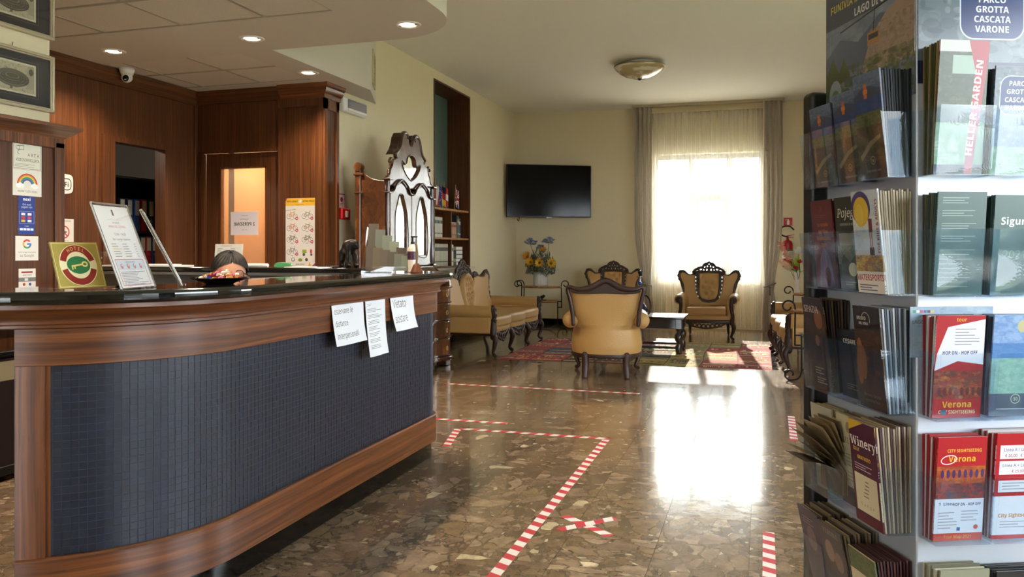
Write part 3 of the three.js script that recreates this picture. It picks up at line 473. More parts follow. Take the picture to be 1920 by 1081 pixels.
{ // bronze ape figure
  const s = 1, P = [[0, 0.1, -0.03, 0.036, 0, 0.14, 0.005, 0.042], [0, 0.14, 0.005, 0.04, 0.012, 0.155, 0.03, 0.03], [0.02, 0.15, 0.05, 0.024, 0.026, 0.138, 0.062, 0.017], [0.0, 0.165, 0.03, 0.02, 0.02, 0.166, 0.045, 0.018], [-0.018, 0.12, 0.02, 0.02, -0.026, 0.06, 0.03, 0.015], [-0.026, 0.06, 0.03, 0.015, -0.026, 0.012, 0.034, 0.014], [0.03, 0.12, 0.02, 0.02, 0.034, 0.06, 0.032, 0.015], [0.034, 0.06, 0.032, 0.015, 0.034, 0.012, 0.04, 0.014], [-0.02, 0.09, -0.045, 0.024, -0.026, 0.05, -0.04, 0.018], [-0.026, 0.05, -0.04, 0.018, -0.024, 0.012, -0.05, 0.013], [0.024, 0.09, -0.045, 0.024, 0.03, 0.05, -0.04, 0.018], [0.03, 0.05, -0.04, 0.018, 0.028, 0.012, -0.05, 0.013], [-0.026, 0.008, 0.034, 0.01, -0.024, 0.008, 0.055, 0.009], [0.034, 0.008, 0.04, 0.01, 0.036, 0.008, 0.06, 0.009], [-0.024, 0.008, -0.05, 0.01, -0.024, 0.008, -0.03, 0.009], [0.028, 0.008, -0.05, 0.01, 0.028, 0.008, -0.03, 0.009]];
  const o = thing('ape_figurine', 'dark bronze ape figurine standing on all fours on the rear ledge', 'figurine', [-2.5, 1.145, -4.6], 1.15);
  part('body', figure(P, 0.004, 0.006).scale(0.92, 0.92, 0.92).translate(0, 0.004, 0), M.bronze, o); part('ear', [ball(0.006, -0.002, 0.15, 0.04), ball(0.006, 0.036, 0.15, 0.034)], M.bronze, o);
}
{ // tiered leaflet holder
  const h = onTop('tiered_leaflet_holder', 'clear stepped countertop holder with faded grey green leaflets', 'leaflet holder', -2.13, -4.42, 0.2);
  part('front_lip', box(0.3, 0.03, 0.002, 0, 0.02, 0.075), M.acrylic, h); part('side_cheek', [bar([-0.15, 0, 0.05], [-0.15, 0.27, -0.07], 0.003, 0.02), bar([0.15, 0, 0.05], [0.15, 0.24, -0.07], 0.003, 0.02), rbox(0.3, 0.006, 0.16, 0, 0.003, 0, 0.002)], M.acrylic, h);
  const cols = ['#5c5344', '#5a4f42', '#6e7164', '#6a5c4a', '#7b8070', '#64594a', '#8a8f7c'];
  let k = 0; for (let i = 0; i < 6; i++) for (let j = 0; j < 2; j++) {
    const t = (j ? 0.15 : 0.285) - i * (j ? 0.012 : 0.036);
    const dx = -0.115 + i * 0.045, dz = -0.05 + i * 0.006 + j * 0.045, a = 0.2;
    single('small_leaflet', box(0.06, t, 0.004), flat(cols[k++ % 7], 0.5), `faded leaflet in the stepped holder, ${['tallest', 'second', 'third', 'fourth', 'fifth', 'lowest'][i]} step, ${['back', 'front'][j]} row`, 'leaflet', 'leaflets in the stepped holder', { keepUV: true, at: [-2.13 + dx * Math.cos(a) + dz * Math.sin(a), TOP + 0.008 + t / 2, -4.42 - dx * Math.sin(a) + dz * Math.cos(a)], rot: [-0.1, a, 0] });
  }
}
{ // hand gel bottle and clay bell
  const b = onTop('gel_bottle', 'white hand gel bottle with purple label and black pump', 'bottle', -1.985, -4.44, 0.5);
  part('bottle_body', lathe([[0.001, 0], [0.03, 0], [0.032, 0.006], [0.032, 0.135], [0.024, 0.155], [0.012, 0.162], [0.012, 0.17], [0.001, 0.17]], 24), phy({ color: '#e9dccb', roughness: 0.3 }), b);
  part('label', [new THREE.CylinderGeometry(0.0328, 0.0328, 0.05, 24, 1, true).translate(0, 0.1, 0)], flat('#4a2340', 0.4), b); part('pump', [cyl(0.013, 0.013, 0.014, 0, 0.176, 0, 14), cyl(0.005, 0.005, 0.03, 0, 0.195, 0, 8), rbox(0.042, 0.01, 0.014, 0.008, 0.212, 0, 0.004)], M.black, b);
  const c = onTop('clay_bell', 'brown clay bell with a long handle on the counter end', 'bell', -1.925, -4.36);
  part('bell_body', lathe([[0.001, 0.0], [0.036, 0], [0.038, 0.004], [0.03, 0.02], [0.02, 0.045], [0.012, 0.054], [0.001, 0.056]], 24), std({ color: '#6a3417', roughness: 0.45, bumpMap: plasterBump, bumpScale: 0.002 }), c); part('handle', tube([[0, 0.05, 0], [0.002, 0.1, 0], [0, 0.15, 0.001], [-0.003, 0.165, 0]], (t) => 0.0085 - 0.0015 * Math.sin(t * 9), 16, 8), flat('#7c6440', 0.6), c);
}
// monitor, desk chair and receptionist
{
  const m = thing('desk_monitor', 'dark grey computer monitor whose top edge shows behind the counter', 'monitor', [-2.46, 0.75, -3.85], -Math.PI / 2 - 0.13);
  part('casing', rbox(0.6, 0.34, 0.035, 0, 0.19, 0, 0.008), flat('#3a3a3a', 0.4), m); part('screen', box(0.57, 0.31, 0.002, 0, 0.19, 0.018), M.blackGloss, m); part('stand', [rbox(0.05, 0.12, 0.03, 0, 0.06, -0.02), rbox(0.22, 0.012, 0.16, 0, 0.006, -0.02)], M.black, m);
  const ch = thing('office_chair', 'black swivel chair behind the counter under the receptionist', 'chair', [-2.9, 0, -3.9], 0.8);
  part('seat', rbox(0.48, 0.08, 0.46, 0, 0.44, 0, 0.03), M.black, ch); part('backrest', rbox(0.42, 0.36, 0.05, 0, 0.75, -0.25, 0.02), M.black, ch); part('column', [cyl(0.03, 0.03, 0.34, 0, 0.24, 0), bar([0, 0.46, -0.2], [0, 0.72, -0.26], 0.05, 0.02)], M.grey, ch); part('star_base', [0, 1, 2, 3, 4].flatMap((k) => [bar([0, 0.08, 0], [0.27 * Math.cos(k * 1.2566), 0.06, 0.27 * Math.sin(k * 1.2566)], 0.04, 0.03), ball(0.029, 0.27 * Math.cos(k * 1.2566), 0.03, 0.27 * Math.sin(k * 1.2566))]), M.black, ch);
  const p = thing('person', 'seated receptionist with dark centre parted hair and glasses, head bent over the desk', 'person', [-2.9, 0, -3.9], 0.78);
  // local: faces +z; the head is bent forward
  const hx = 0, hy = 1.135, hz = 0.19;
  const skin = figure([[0, 1.0, 0.05, 0.055, hx, hy - 0.06, hz - 0.06, 0.052], [hx, hy + 0.018, hz - 0.025, 0.083, hx, hy + 0.005, hz + 0.02, 0.078], [hx, hy - 0.04, hz + 0.035, 0.062, hx, hy - 0.085, hz + 0.045, 0.036], [hx, hy - 0.03, hz + 0.095, 0.013, hx, hy - 0.055, hz + 0.108, 0.014], [-0.08, hy - 0.03, hz - 0.02, 0.014, -0.085, hy - 0.05, hz - 0.02, 0.012], [0.08, hy - 0.03, hz - 0.02, 0.014, 0.085, hy - 0.05, hz - 0.02, 0.012],
    ...[-1, 1].flatMap((s) => [[s * 0.2, 0.82, 0.14, 0.034, s * 0.1, 0.785, 0.3, 0.026], [s * 0.1, 0.785, 0.3, 0.026, s * 0.085, 0.775, 0.35, 0.022], ...[-1.5, -0.5, 0.5, 1.5].map((f) => [s * 0.085 + f * 0.017, 0.772, 0.365, 0.009, s * 0.085 + f * 0.02, 0.764, 0.435 - Math.abs(f) * 0.008, 0.008]), [s * 0.06, 0.773, 0.34, 0.01, s * 0.035, 0.766, 0.38, 0.009]])], 0.0085, 0.012);
  part('body', skin, M.skin, p);
  part('jumper', figure([[0, 0.56, -0.02, 0.15, 0, 0.88, 0.0, 0.14], [-0.1, 0.93, 0.0, 0.075, 0.1, 0.93, 0.0, 0.075], ...[-1, 1].flatMap((s) => [[s * 0.17, 0.92, 0.0, 0.062, s * 0.24, 0.74, 0.0, 0.05], [s * 0.24, 0.74, 0.0, 0.05, s * 0.19, 0.815, 0.17, 0.042]])], 0.018, 0.02), flat('#1c1d24', 0.8), p);
  part('trousers', figure([[0, 0.56, -0.02, 0.155, 0, 0.58, 0, 0.15], ...[-1, 1].flatMap((s) => [[s * 0.09, 0.57, 0.03, 0.085, s * 0.11, 0.55, 0.42, 0.062], [s * 0.11, 0.55, 0.42, 0.062, s * 0.11, 0.12, 0.44, 0.045]])], 0.02, 0.02), flat('#22242c', 0.8), p);
  part('shoe', figure([-1, 1].flatMap((s) => [[s * 0.11, 0.045, 0.42, 0.04, s * 0.11, 0.035, 0.55, 0.033]]), 0.012, 0.01), M.black, p);
  // hair: cap with a centre parting, falling behind the ears
  const hair = sheetOf((u, v) => { // u round the head from the left temple over the back to the right; v from crown to edge
    const a = (u * 2 - 1) * Math.PI, front = Math.cos(a), maxP = front > 0 ? lerp(1.75, 0.86, Math.pow(front, 1.2)) : 2.0, ph = v * maxP, wv = 0.0025 * Math.sin(a * 22 + v * 4);
    const part0 = Math.exp(-((Math.sin(a) / 0.16) ** 2)) * (front > 0 ? 1 : 0.2) * smooth(0.1, 0.5, v), rr = 0.1 + wv - 0.006 * part0;
    let x = rr * 0.96 * Math.sin(ph) * Math.sin(a), y = rr * 1.02 * Math.cos(ph), z = rr * 1.06 * Math.sin(ph) * Math.cos(a);
    return [hx + x, hy + 0.012 + y, hz - 0.012 + z];
  }, 90, 24);
  turned(hair.translate(-hx, -hy, -hz), 0.34).translate(hx, hy, hz);
  const bun = figure([[hx, hy - 0.02, hz - 0.1, 0.06, hx, hy - 0.16, hz - 0.16, 0.045], [hx, hy - 0.16, hz - 0.16, 0.045, hx + 0.02, hy - 0.3, hz - 0.19, 0.03]], 0.012, 0.02);
  part('hair', [hair, bun], std({ color: '#150d0a', roughness: 0.52, side: THREE.DoubleSide }), p);
  part('glasses', [ring(0.024, 0.0022, -0.034, hy - 0.012, hz + 0.099), ring(0.024, 0.0022, 0.034, hy - 0.012, hz + 0.099), tube([[-0.01, hy - 0.008, hz + 0.1], [0.01, hy - 0.008, hz + 0.1]], 0.002, 4, 6), ...[-1, 1].map((s) => tube([[s * 0.058, hy - 0.008, hz + 0.095], [s * 0.088, hy - 0.01, hz + 0.04], [s * 0.088, hy - 0.02, hz - 0.03]], 0.0022, 10, 6))], M.black, p);
  part('eye', [ball(0.011, -0.034, hy - 0.012, hz + 0.082), ball(0.011, 0.034, hy - 0.012, hz + 0.082)], flat('#d8d2c8', 0.2), p); part('eye', [ball(0.0055, -0.034, hy - 0.014, hz + 0.09), ball(0.0055, 0.034, hy - 0.014, hz + 0.09)], flat('#2a1a10', 0.2), p, { label: 'dark iris' }); part('mouth', ell(0.022, 0.005, 0.006, 0, hy - 0.082, hz + 0.084), flat('#9a4a44', 0.5), p);
}
// things on the rear ledge
{
  const L = 1.145;
  const t = canvasTex(300, 220, (g) => { fill(g, '#d9d6cc', 0, 0, 300, 220); txt(g, 'CALENDARIO 2021', 120, 18, 15, '#a03030'); for (let i = 0; i < 2; i++) for (let j = 0; j < 11; j++) { fill(g, '#aaa79c', 20 + i * 140, 38 + j * 16, 120, 1); fill(g, '#666', 28 + i * 140, 44 + j * 16, 20 + 50 * hash(i, j, 2), 4); } fill(g, '#c89060', 6, 176, 40, 40); });
  const c = thing('desk_calendar', 'white desk calendar standing on the rear ledge behind the receptionist', 'calendar', [-3.36, L, -4.56], 0.1); part('card', box(0.2, 0.15, 0.003), printed(t, 0.6), c, { keepUV: true, at: [0, 0.076, 0.0], rot: [-0.12, 0, 0] }); part('easel', box(0.16, 0.13, 0.002), M.paper, c, { at: [0, 0.063, -0.03], rot: [0.2, 0, 0] });
  single('paper_stack', [box(0.6, 0.008, 0.22, 0, 0.004, 0), turned(box(0.3, 0.004, 0.2, 0.05, 0.011, 0), 0, 0.2)], M.paper, 'loose white papers along the left end of the rear ledge', 'papers', undefined, { at: [-4.05, L, -4.6] });
  single('paper_sheet', [box(0.3, 0.004, 0.21, 0, 0.002, 0)], M.paper, 'single white sheet on the ledge below the bicycle poster', 'papers', undefined, { at: [-2.74, L, -4.58], rot: [0, 0.15, 0] });
  single('paper_roll', [cyl(0.012, 0.012, 0.22, 0, 0.012, 0, 14).rotateZ(0)].map((g) => turned(g.translate(0, -0.012, 0), 0, 0, Math.PI / 2).translate(0, 0.012, 0)), M.paper, 'rolled white paper lying on the rear ledge', 'paper roll', undefined, { at: [-3.13, L, -4.5] });
  single('tape_dispenser', [turned(plate(curveShape([[-0.05, 0], [0.05, 0], [0.055, 0.014], [0.02, 0.022], [-0.04, 0.018]]), 0.022, 0.004), 0, 0.2)], phy({ color: '#5fae72', roughness: 0.2, transmission: 0.3, thickness: 0 }), 'small green tape dispenser on the rear ledge', 'tape dispenser', undefined, { at: [-2.95, L + 0.005, -4.56] });
  const n = thing('spiral_notebook', 'black spiral bound notebook lying on the ledge left of the ape', 'notebook', [-2.63, L, -4.62]); part('cover', rbox(0.12, 0.008, 0.16, 0, 0.004, 0, 0.002), M.black, n); part('spiral', Array.from({ length: 9 }, (_, i) => ring(0.008, 0.0012, -0.05 + i * 0.012, 0.008, 0.08)), M.iron, n);
  const b = thing('crystal_bowl', 'small cut crystal bowl on the rear ledge behind the gold plaque', 'bowl', [-4.43, L, -4.6]); part('bowl', lathe([[0.02, 0.035], [0.05, 0.055], [0.075, 0.1], [0.07, 0.1], [0.045, 0.06], [0.001, 0.045]], 10), M.glass, b); part('stem', lathe([[0.001, 0], [0.035, 0], [0.03, 0.008], [0.01, 0.015], [0.012, 0.035], [0.02, 0.04]], 12), M.glass, b);
  const f = thing('leaflet_box', 'white and dark blue box under the ledge beside the menu stand', 'box', [-3.55, 0.75, -4.35]); part('carton', rbox(0.24, 0.26, 0.2, 0, 0.13, 0), M.paper, f); part('blue_band', box(0.242, 0.06, 0.202, 0, 0.22, 0), flat('#1c2452', 0.5), f);
}
// ------------------------------------------------------------------ wall end with pictures and stickers
{
  const w = structGroup('trim_7', 'mahogany wall panelling with moulded cap at the left edge', 'panelling'), X = LX;
  part('panel', span(X, X + 0.018, 0.86, 1.9, 3.0, -3.82), M.wood, w);
  part('stile', [rspan(X, X + 0.035, 0.86, 1.9, -3.81, -3.88, 0.006)], M.wood, w); part('rail', [rspan(X, X + 0.035, 1.86, 1.93, 3.0, -3.88, 0.006)], M.woodRed, w);
  part('cap_moulding', sweep([{ x: X - 0.02, z: -3.88, nx: 0, nz: -1 }, { x: X + 0.035, z: -3.88, nx: 1, nz: -1 }, { x: X + 0.035, z: 3.0, nx: 1, nz: 0 }], [[-0.05, 1.92], [0.0, 1.92], [0.012, 1.935], [0.03, 1.945], [0.05, 1.965], [0.068, 1.975], [0.07, 1.995], [-0.05, 1.995]], true), M.woodRed, w, { keepUV: true });
  part('dado_rail', [rspan(X, X + 0.07, 0.82, 0.86, 3.0, -3.88, 0.008), span(X, X + 0.02, 0, 0.82, 3.0, -3.86)], M.wood, w);
  const t = canvasTex(512, 512, (g) => { fill(g, '#1d0f10', 0, 0, 512, 512); g.fillStyle = '#8f8670'; g.beginPath(); g.roundRect(-60, 24, 420, 90, 18); g.fill(); txt(g, 'N', 316, 70, 74, '#2a1a14', { font: 'serif' }); [[300, 330], [240, 440], [420, 420]].forEach(([x, y]) => txt(g, '★', x, y, 90, '#8a7a5a')); });
  const b = thing('lobby_board', 'dark maroon board with a cream N plate and gold stars standing by the left wall', 'board', [X + 0.11, 0, -3.45], Math.PI / 2); part('board', rbox(0.8, 0.6, 0.03, 0, 0.38, 0, 0.006), printed(t, 0.6), b, { keepUV: true }); part('frame', [rbox(0.84, 0.03, 0.05, 0, 0.69, 0), rbox(0.84, 0.05, 0.06, 0, 0.06, 0), rbox(0.03, 0.66, 0.05, -0.41, 0.37, 0), rbox(0.03, 0.66, 0.05, 0.41, 0.37, 0), rbox(0.05, 0.04, 0.12, -0.35, 0.02, 0), rbox(0.05, 0.04, 0.12, 0.35, 0.02, 0)], M.black, b);
  const st = canvasTex(256, 256, (g) => { fill(g, '#6b5a40', 0, 0, 256, 256); disc(g, '#e6e2d4', 128, 128, 128); disc(g, '#d8c23a', 150, 60, 30); rows(g, 50, 110, 150, 6, 20, '#555', 7, 2); });
  single('round_sticker', new THREE.CircleGeometry(0.07, 32).rotateY(Math.PI / 2), printed(st, 0.5), 'round white and yellow sticker just above the dado rail', 'sticker', undefined, { keepUV: true, at: [X + 0.0195, 0.93, -3.52] });
  // pictures
  const eng = (oval) => canvasTex(640, 420, (g) => {
    fill(g, '#191a20', 0, 0, 640, 420); g.strokeStyle = '#8a8468'; g.lineWidth = 2; g.strokeRect(110, 70, 420, 280); fill(g, '#cfc8ac', 130, 88, 380, 244); const r = rng(oval ? 3 : 5); g.fillStyle = '#b5ad90'; g.fillRect(144, 102, 352, 216);
    blobs(g, ['#8e876e', '#6d6754', '#a69e82'], 144, 102, 352, 60, 30, 8, 24, 12); for (let k = 0; k < 9; k++) disc(g, ['#4c483a', '#7d765e'][k % 2], 320, 220 - k * 2, 134 - k * 11, 68 - k * 6.4); g.strokeStyle = '#3a372d'; g.lineWidth = 1.5; for (let k = 0; k < 60; k++) { const a = k / 60 * 6.283; g.beginPath(); g.moveTo(320 + 60 * Math.cos(a), 206 + 22 * Math.sin(a)); g.lineTo(320 + 130 * Math.cos(a), 220 + 66 * Math.sin(a)); g.stroke(); } for (let k = 0; k < 26; k++) { g.beginPath(); g.moveTo(146, 108 + k * 7); g.lineTo(190 + 30 * r(), 106 + k * 7); g.moveTo(494, 108 + k * 7); g.lineTo(450 - 30 * r(), 106 + k * 7); g.stroke(); } fill(g, '#57523f', 160, 250, 14, 40); fill(g, '#57523f', 300, 280, 20, 26); disc(g, '#4a4638', 470, 150, 20, 26); disc(g, '#4a4638', 166, 140, 16, 20);
    g.fillStyle = '#39362c'; for (let k = -11; k <= 11; k++) for (let q = 0; q < 2; q++) g.fillRect(316 + k * 11, 224 + q * 24 - Math.abs(k) * 1.2, 6, 15); blobs(g, ['#3c392f', '#57523f', '#7d765e'], 144, 286, 352, 32, 60, 3, 10, 7); });
  for (const [y, label, o] of [[2.235, 'small framed arena engraving in a wide black mount, lower of the two pictures', true], [2.665, 'framed arena engraving in a wide black mount, upper of the two pictures', false]]) {
    const p = thing('framed_engraving', label, 'picture', [X + 0.003, y, -3.54], Math.PI / 2, 'framed engravings'); const w2 = 0.55, h2 = 0.335;
    part('print', box(w2 - 0.03, h2 - 0.03, 0.004, 0, 0, 0.008), printed(eng(o), 0.5), p, { keepUV: true }); part('glass_pane', box(w2 - 0.03, h2 - 0.03, 0.001, 0, 0, 0.0125), M.glass, p);
    const prof = (len) => [rbox(len, 0.02, 0.028, 0, 0, 0.014, 0.006)], fr = []; for (const s of [-1, 1]) { fr.push(rbox(w2, 0.018, 0.026, 0, s * (h2 / 2 - 0.009), 0.014, 0.006), rbox(w2 - 0.03, 0.008, 0.018, 0, s * (h2 / 2 - 0.022), 0.011, 0.003), rbox(0.018, h2, 0.026, s * (w2 / 2 - 0.009), 0, 0.014, 0.006), rbox(0.008, h2 - 0.03, 0.018, s * (w2 / 2 - 0.022), 0, 0.011, 0.003)); }
    part('frame', fr, M.champagne, p); if (o) part('hook', tube([[0, h2 / 2, 0.004], [0, h2 / 2 + 0.02, 0.012], [0.004, h2 / 2 + 0.026, 0.006]], 0.0018, 8, 6), M.iron, p);
  }
  // stickers
  const stk = (name, label, z0, z1, y0, y1, t) => single(name, box(Math.abs(z1 - z0), y1 - y0, 0.001), printed(t, 0.5), label, 'sticker', undefined, { keepUV: true, at: [X + 0.0188, (y0 + y1) / 2, (z0 + z1) / 2], rot: [0, Math.PI / 2, 0] });
  stk('warning_sticker', 'white sticker reading area videosorvegliata with a camera drawing', -3.536, -3.727, 1.715, 1.87, canvasTex(400, 330, (g) => { fill(g, '#dfddcb', 0, 0, 400, 330); g.strokeStyle = '#444'; g.lineWidth = 4; g.strokeRect(12, 12, 376, 306); g.lineWidth = 5; g.beginPath(); g.ellipse(70, 70, 26, 22, 0, 0, 7); g.moveTo(70, 48); g.lineTo(150, 36); g.lineTo(152, 90); g.lineTo(70, 92); g.moveTo(90, 96); g.quadraticCurveTo(40, 130, 90, 150); g.stroke(); txt(g, 'A R E A', 285, 148, 52, '#333'); txt(g, 'VIDEOSORVEGLIATA', 205, 214, 50, '#333', { sx: 0.72 }); rows(g, 30, 262, 330, 3, 16, '#777', 4); }));
  stk('rainbow_sticker', 'white sticker with a rainbow between two clouds', -3.536, -3.727, 1.565, 1.714, canvasTex(400, 330, (g) => { fill(g, '#e2e0d6', 0, 0, 400, 330); ['#c23a34', '#d9822f', '#e2c843', '#4c9a55', '#3f7ab8', '#554a96'].forEach((c, i) => { g.strokeStyle = c; g.lineWidth = 15; g.beginPath(); g.arc(200, 190, 136 - i * 14.5, Math.PI, 0); g.stroke(); }); [[100, 196], [300, 196]].forEach(([x, y]) => { [[-30, 6], [0, -8], [30, 6], [-12, 14], [14, 14]].forEach(([a, b]) => disc(g, '#f4f4f2', x + a, y + b, 26)); }); txt(g, "ANDRA' TUTTO BENE", 200, 274, 34, '#555', { sx: 0.85 }); }));
  stk('payment_sticker', 'tall blue card payment sticker', -3.572, -3.683, 1.345, 1.562, canvasTex(256, 512, (g) => { fill(g, '#1f3a8c', 0, 0, 256, 512); txt(g, 'nexi', 128, 38, 58, '#fff', { bold: true }); txt(g, 'Qui puoi', 128, 108, 34, '#dfe6f6'); txt(g, 'pagare con', 128, 144, 34, '#dfe6f6'); g.strokeStyle = '#cfd8f0'; g.lineWidth = 3; g.strokeRect(16, 204, 224, 164); ['#dfe4ee', '#e8e8e8', '#c8452f', '#c04a70', '#d8b64a', '#dcdcdc'].forEach((c, i) => fill(g, c, 44 + (i % 2) * 96, 224 + Math.floor(i / 2) * 46, 60, 32)); txt(g, 'e con', 128, 400, 26, '#dfe6f6'); [0, 1, 2, 3].forEach((i) => fill(g, '#dfe4ee', 22 + i * 54, 430, 46, 30)); }));
  stk('review_sticker', 'rounded white sticker with a four colour letter G', -3.553, -3.705, 1.195, 1.335, canvasTex(400, 400, (g) => { fill(g, '#dcd9d2', 0, 0, 400, 400); g.lineWidth = 28; [['#c8402f', -2.6, -0.7], ['#d9a92f', 2.5, 3.7], ['#3f8f52', 0.75, 2.5], ['#3a6cc0', 0, 0.75]].forEach(([c, a, b]) => { g.strokeStyle = c; g.beginPath(); g.arc(200, 130, 62, a, b); g.stroke(); }); fill(g, '#3a6cc0', 200, 118, 76, 26); txt(g, 'Scrivi la tua recensione', 200, 264, 30, '#555'); txt(g, 'su Google', 200, 318, 56, '#555'); }));
  stk('card_logo_sticker', 'small white sticker of card logos just above the counter', -3.574, -3.687, 1.0, 1.148, canvasTex(256, 340, (g) => { fill(g, '#dedbd4', 0, 0, 256, 340); fill(g, '#8e2f3a', 40, 36, 170, 22); txt(g, 'BANCOMAT', 128, 84, 26, '#555'); fill(g, '#777', 0, 116, 256, 54); fill(g, '#ddd', 90, 126, 50, 34); disc(g, '#b5462f', 80, 206, 20); disc(g, '#3a4c9a', 170, 206, 20); ['#b55', '#35408a', '#2b3d55', '#c8b04a', '#333', '#36508a'].forEach((c, i) => fill(g, c, 40 + (i % 3) * 62, 246 + Math.floor(i / 3) * 44, 50, 34)); }));
}
// signs in the recess
single('wifi_sign', plate(curveShape([[0.15, 0], [0.14, 0.07], [0.06, 0.085], [0, 0.1], [-0.06, 0.085], [-0.14, 0.07], [-0.15, 0], [-0.14, -0.06], [-0.05, -0.08], [0.06, -0.08], [0.14, -0.06]]), 0.002, 0.001), flat('#d8d5cc', 0.5), 'white wireless sign half hidden behind the wall end', 'sign', undefined, { at: [AX + 0.004, 1.8, -5.24], rot: [0, Math.PI / 2, 0] });
single('wifi_lettering', [box(0.28, 0.12, 0.001)], printed(canvasTex(512, 220, (g) => { fill(g, '#d8d5cc', 0, 0, 512, 220); disc(g, '#161a2c', 190, 110, 175, 104); g.strokeStyle = '#161a2c'; g.lineWidth = 14; g.beginPath(); g.roundRect(300, 26, 190, 168, 60); g.stroke(); g.fillStyle = '#d8d5cc'; g.beginPath(); g.roundRect(310, 36, 170, 148, 52); g.fill(); txt(g, 'Wi', 140, 112, 120, '#d8d5cc', { bold: true }); txt(g, 'Fi', 408, 112, 104, '#161a2c', { bold: true }); }), 0.5), 'dark blue Wi-Fi lettering on the white wireless sign', 'lettering', undefined, { keepUV: true, at: [AX + 0.0065, 1.8, -5.24], rot: [0, Math.PI / 2, 0] });
single('no_smoking_sign', box(0.2, 0.22, 0.002), printed(canvasTex(256, 300, (g) => { fill(g, '#d3cfc6', 0, 0, 256, 300); txt(g, 'VIETATO FUMARE', 128, 26, 24, '#666'); g.strokeStyle = '#b23a34'; g.lineWidth = 14; g.beginPath(); g.arc(128, 150, 66, 0, 7); g.moveTo(82, 104); g.lineTo(174, 196); g.stroke(); fill(g, '#333', 84, 142, 80, 14); rows(g, 30, 244, 190, 4, 13, '#777', 4); }), 0.6), 'white no smoking sign on the recess side wall', 'sign', undefined, { keepUV: true, at: [AX + 0.002, 1.405, -5.3], rot: [0, Math.PI / 2, 0] });
single('door_notice', box(0.32, 0.235, 0.001), printed(notice(512, 380, (g) => { g.save(); g.translate(512, 0); g.scale(-1, 1); fill(g, '#d5cfd6', 0, 0, 512, 380); txt(g, 'ascensore', 256, 62, 28, '#777'); txt(g, 'massimo', 256, 120, 40, '#777'); txt(g, '2 PERSONE', 256, 200, 76, '#333', { bold: true }); txt(g, 'per volta', 256, 292, 26, '#888'); g.restore(); }), 0.7), 'white paper with mirrored lettering stuck on the frosted door pane', 'notice', undefined, { keepUV: true, at: [-4.955, 1.525, AZ - 0.026] });
single('bicycle_poster', [box(0.326, 0.665, 0.002)], printed(canvasTex(420, 860, (g) => {
  fill(g, '#cfcac4', 0, 0, 420, 860); fill(g, '#d6a72a', 0, 0, 420, 96); poly(g, '#8c3a78', [[0, 0], [26, 0], [0, 40]]); txt(g, 'INFO & RENT', 96, 40, 30, '#3a2b10', { bold: true, sx: 0.85 }); disc(g, '#e8e4dc', 212, 40, 24); g.strokeStyle = '#444'; g.lineWidth = 3; g.beginPath(); g.arc(212, 40, 18, 0, 7); g.moveTo(200, 32); g.lineTo(224, 50); g.stroke(); txt(g, 'LISTINO PREZZI', 324, 40, 28, '#3a2b10', { bold: true, sx: 0.85 }); txt(g, 'noleggio biciclette', 205, 82, 15, '#6a5015'); txt(g, 'biciclette e-bike', 70, 148, 22, '#333', { turn: -0.1 });
  const bike = (x, y, c) => { g.strokeStyle = '#333'; g.lineWidth = 4; for (const d of [-46, 46]) { g.beginPath(); g.arc(x + d, y, 30, 0, 7); g.stroke(); } g.strokeStyle = c; g.lineWidth = 6; g.beginPath(); g.moveTo(x - 46, y); g.lineTo(x - 20, y - 44); g.lineTo(x + 30, y - 48); g.lineTo(x + 46, y); g.moveTo(x - 20, y - 44); g.lineTo(x - 4, y); g.lineTo(x + 30, y - 44); g.moveTo(x - 46, y); g.lineTo(x - 4, y); g.moveTo(x + 30, y - 62); g.lineTo(x + 46, y - 62); g.moveTo(x - 32, y - 54); g.lineTo(x - 12, y - 54); g.stroke(); disc(g, '#a82a50', x + 66, y + 26, 21); fill(g, '#eee', x + 56, y + 22, 20, 8); fill(g, '#555', x - 20, y + 40, 40, 5); };
  bike(95, 230, '#c07a30'); bike(310, 230, '#666'); bike(95, 380, '#b5562c'); bike(310, 380, '#8a6a30'); bike(95, 525, '#222'); bike(310, 525, '#222'); bike(95, 680, '#555'); fill(g, '#8a9a2f', 240, 650, 60, 44); disc(g, '#444', 262, 712, 18); disc(g, '#c03048', 364, 670, 16, 26); disc(g, '#444', 368, 712, 16);
  disc(g, '#ccc', 108, 775, 24); g.strokeStyle = '#333'; g.lineWidth = 5; g.beginPath(); g.arc(108, 775, 24, 0, 7); g.arc(108, 778, 12, 0.2, 2.9); g.stroke(); disc(g, '#7a8a2a', 210, 780, 30, 20); disc(g, '#444', 300, 776, 20); poly(g, '#8c3a78', [[0, 820], [0, 860], [50, 860]]); poly(g, '#d6972a', [[50, 860], [76, 800], [92, 860]]); poly(g, '#8c3a78', [[420, 820], [420, 860], [370, 860]]); poly(g, '#d6972a', [[370, 860], [340, 800], [326, 860]]); txt(g, 'BIKE RENT', 210, 836, 26, '#777', { bold: true });
}), 0.5), 'tall white and yellow bicycle hire poster on the timber wall', 'poster', undefined, { keepUV: true, at: [-4.3, 1.432, AZ + 0.002] });
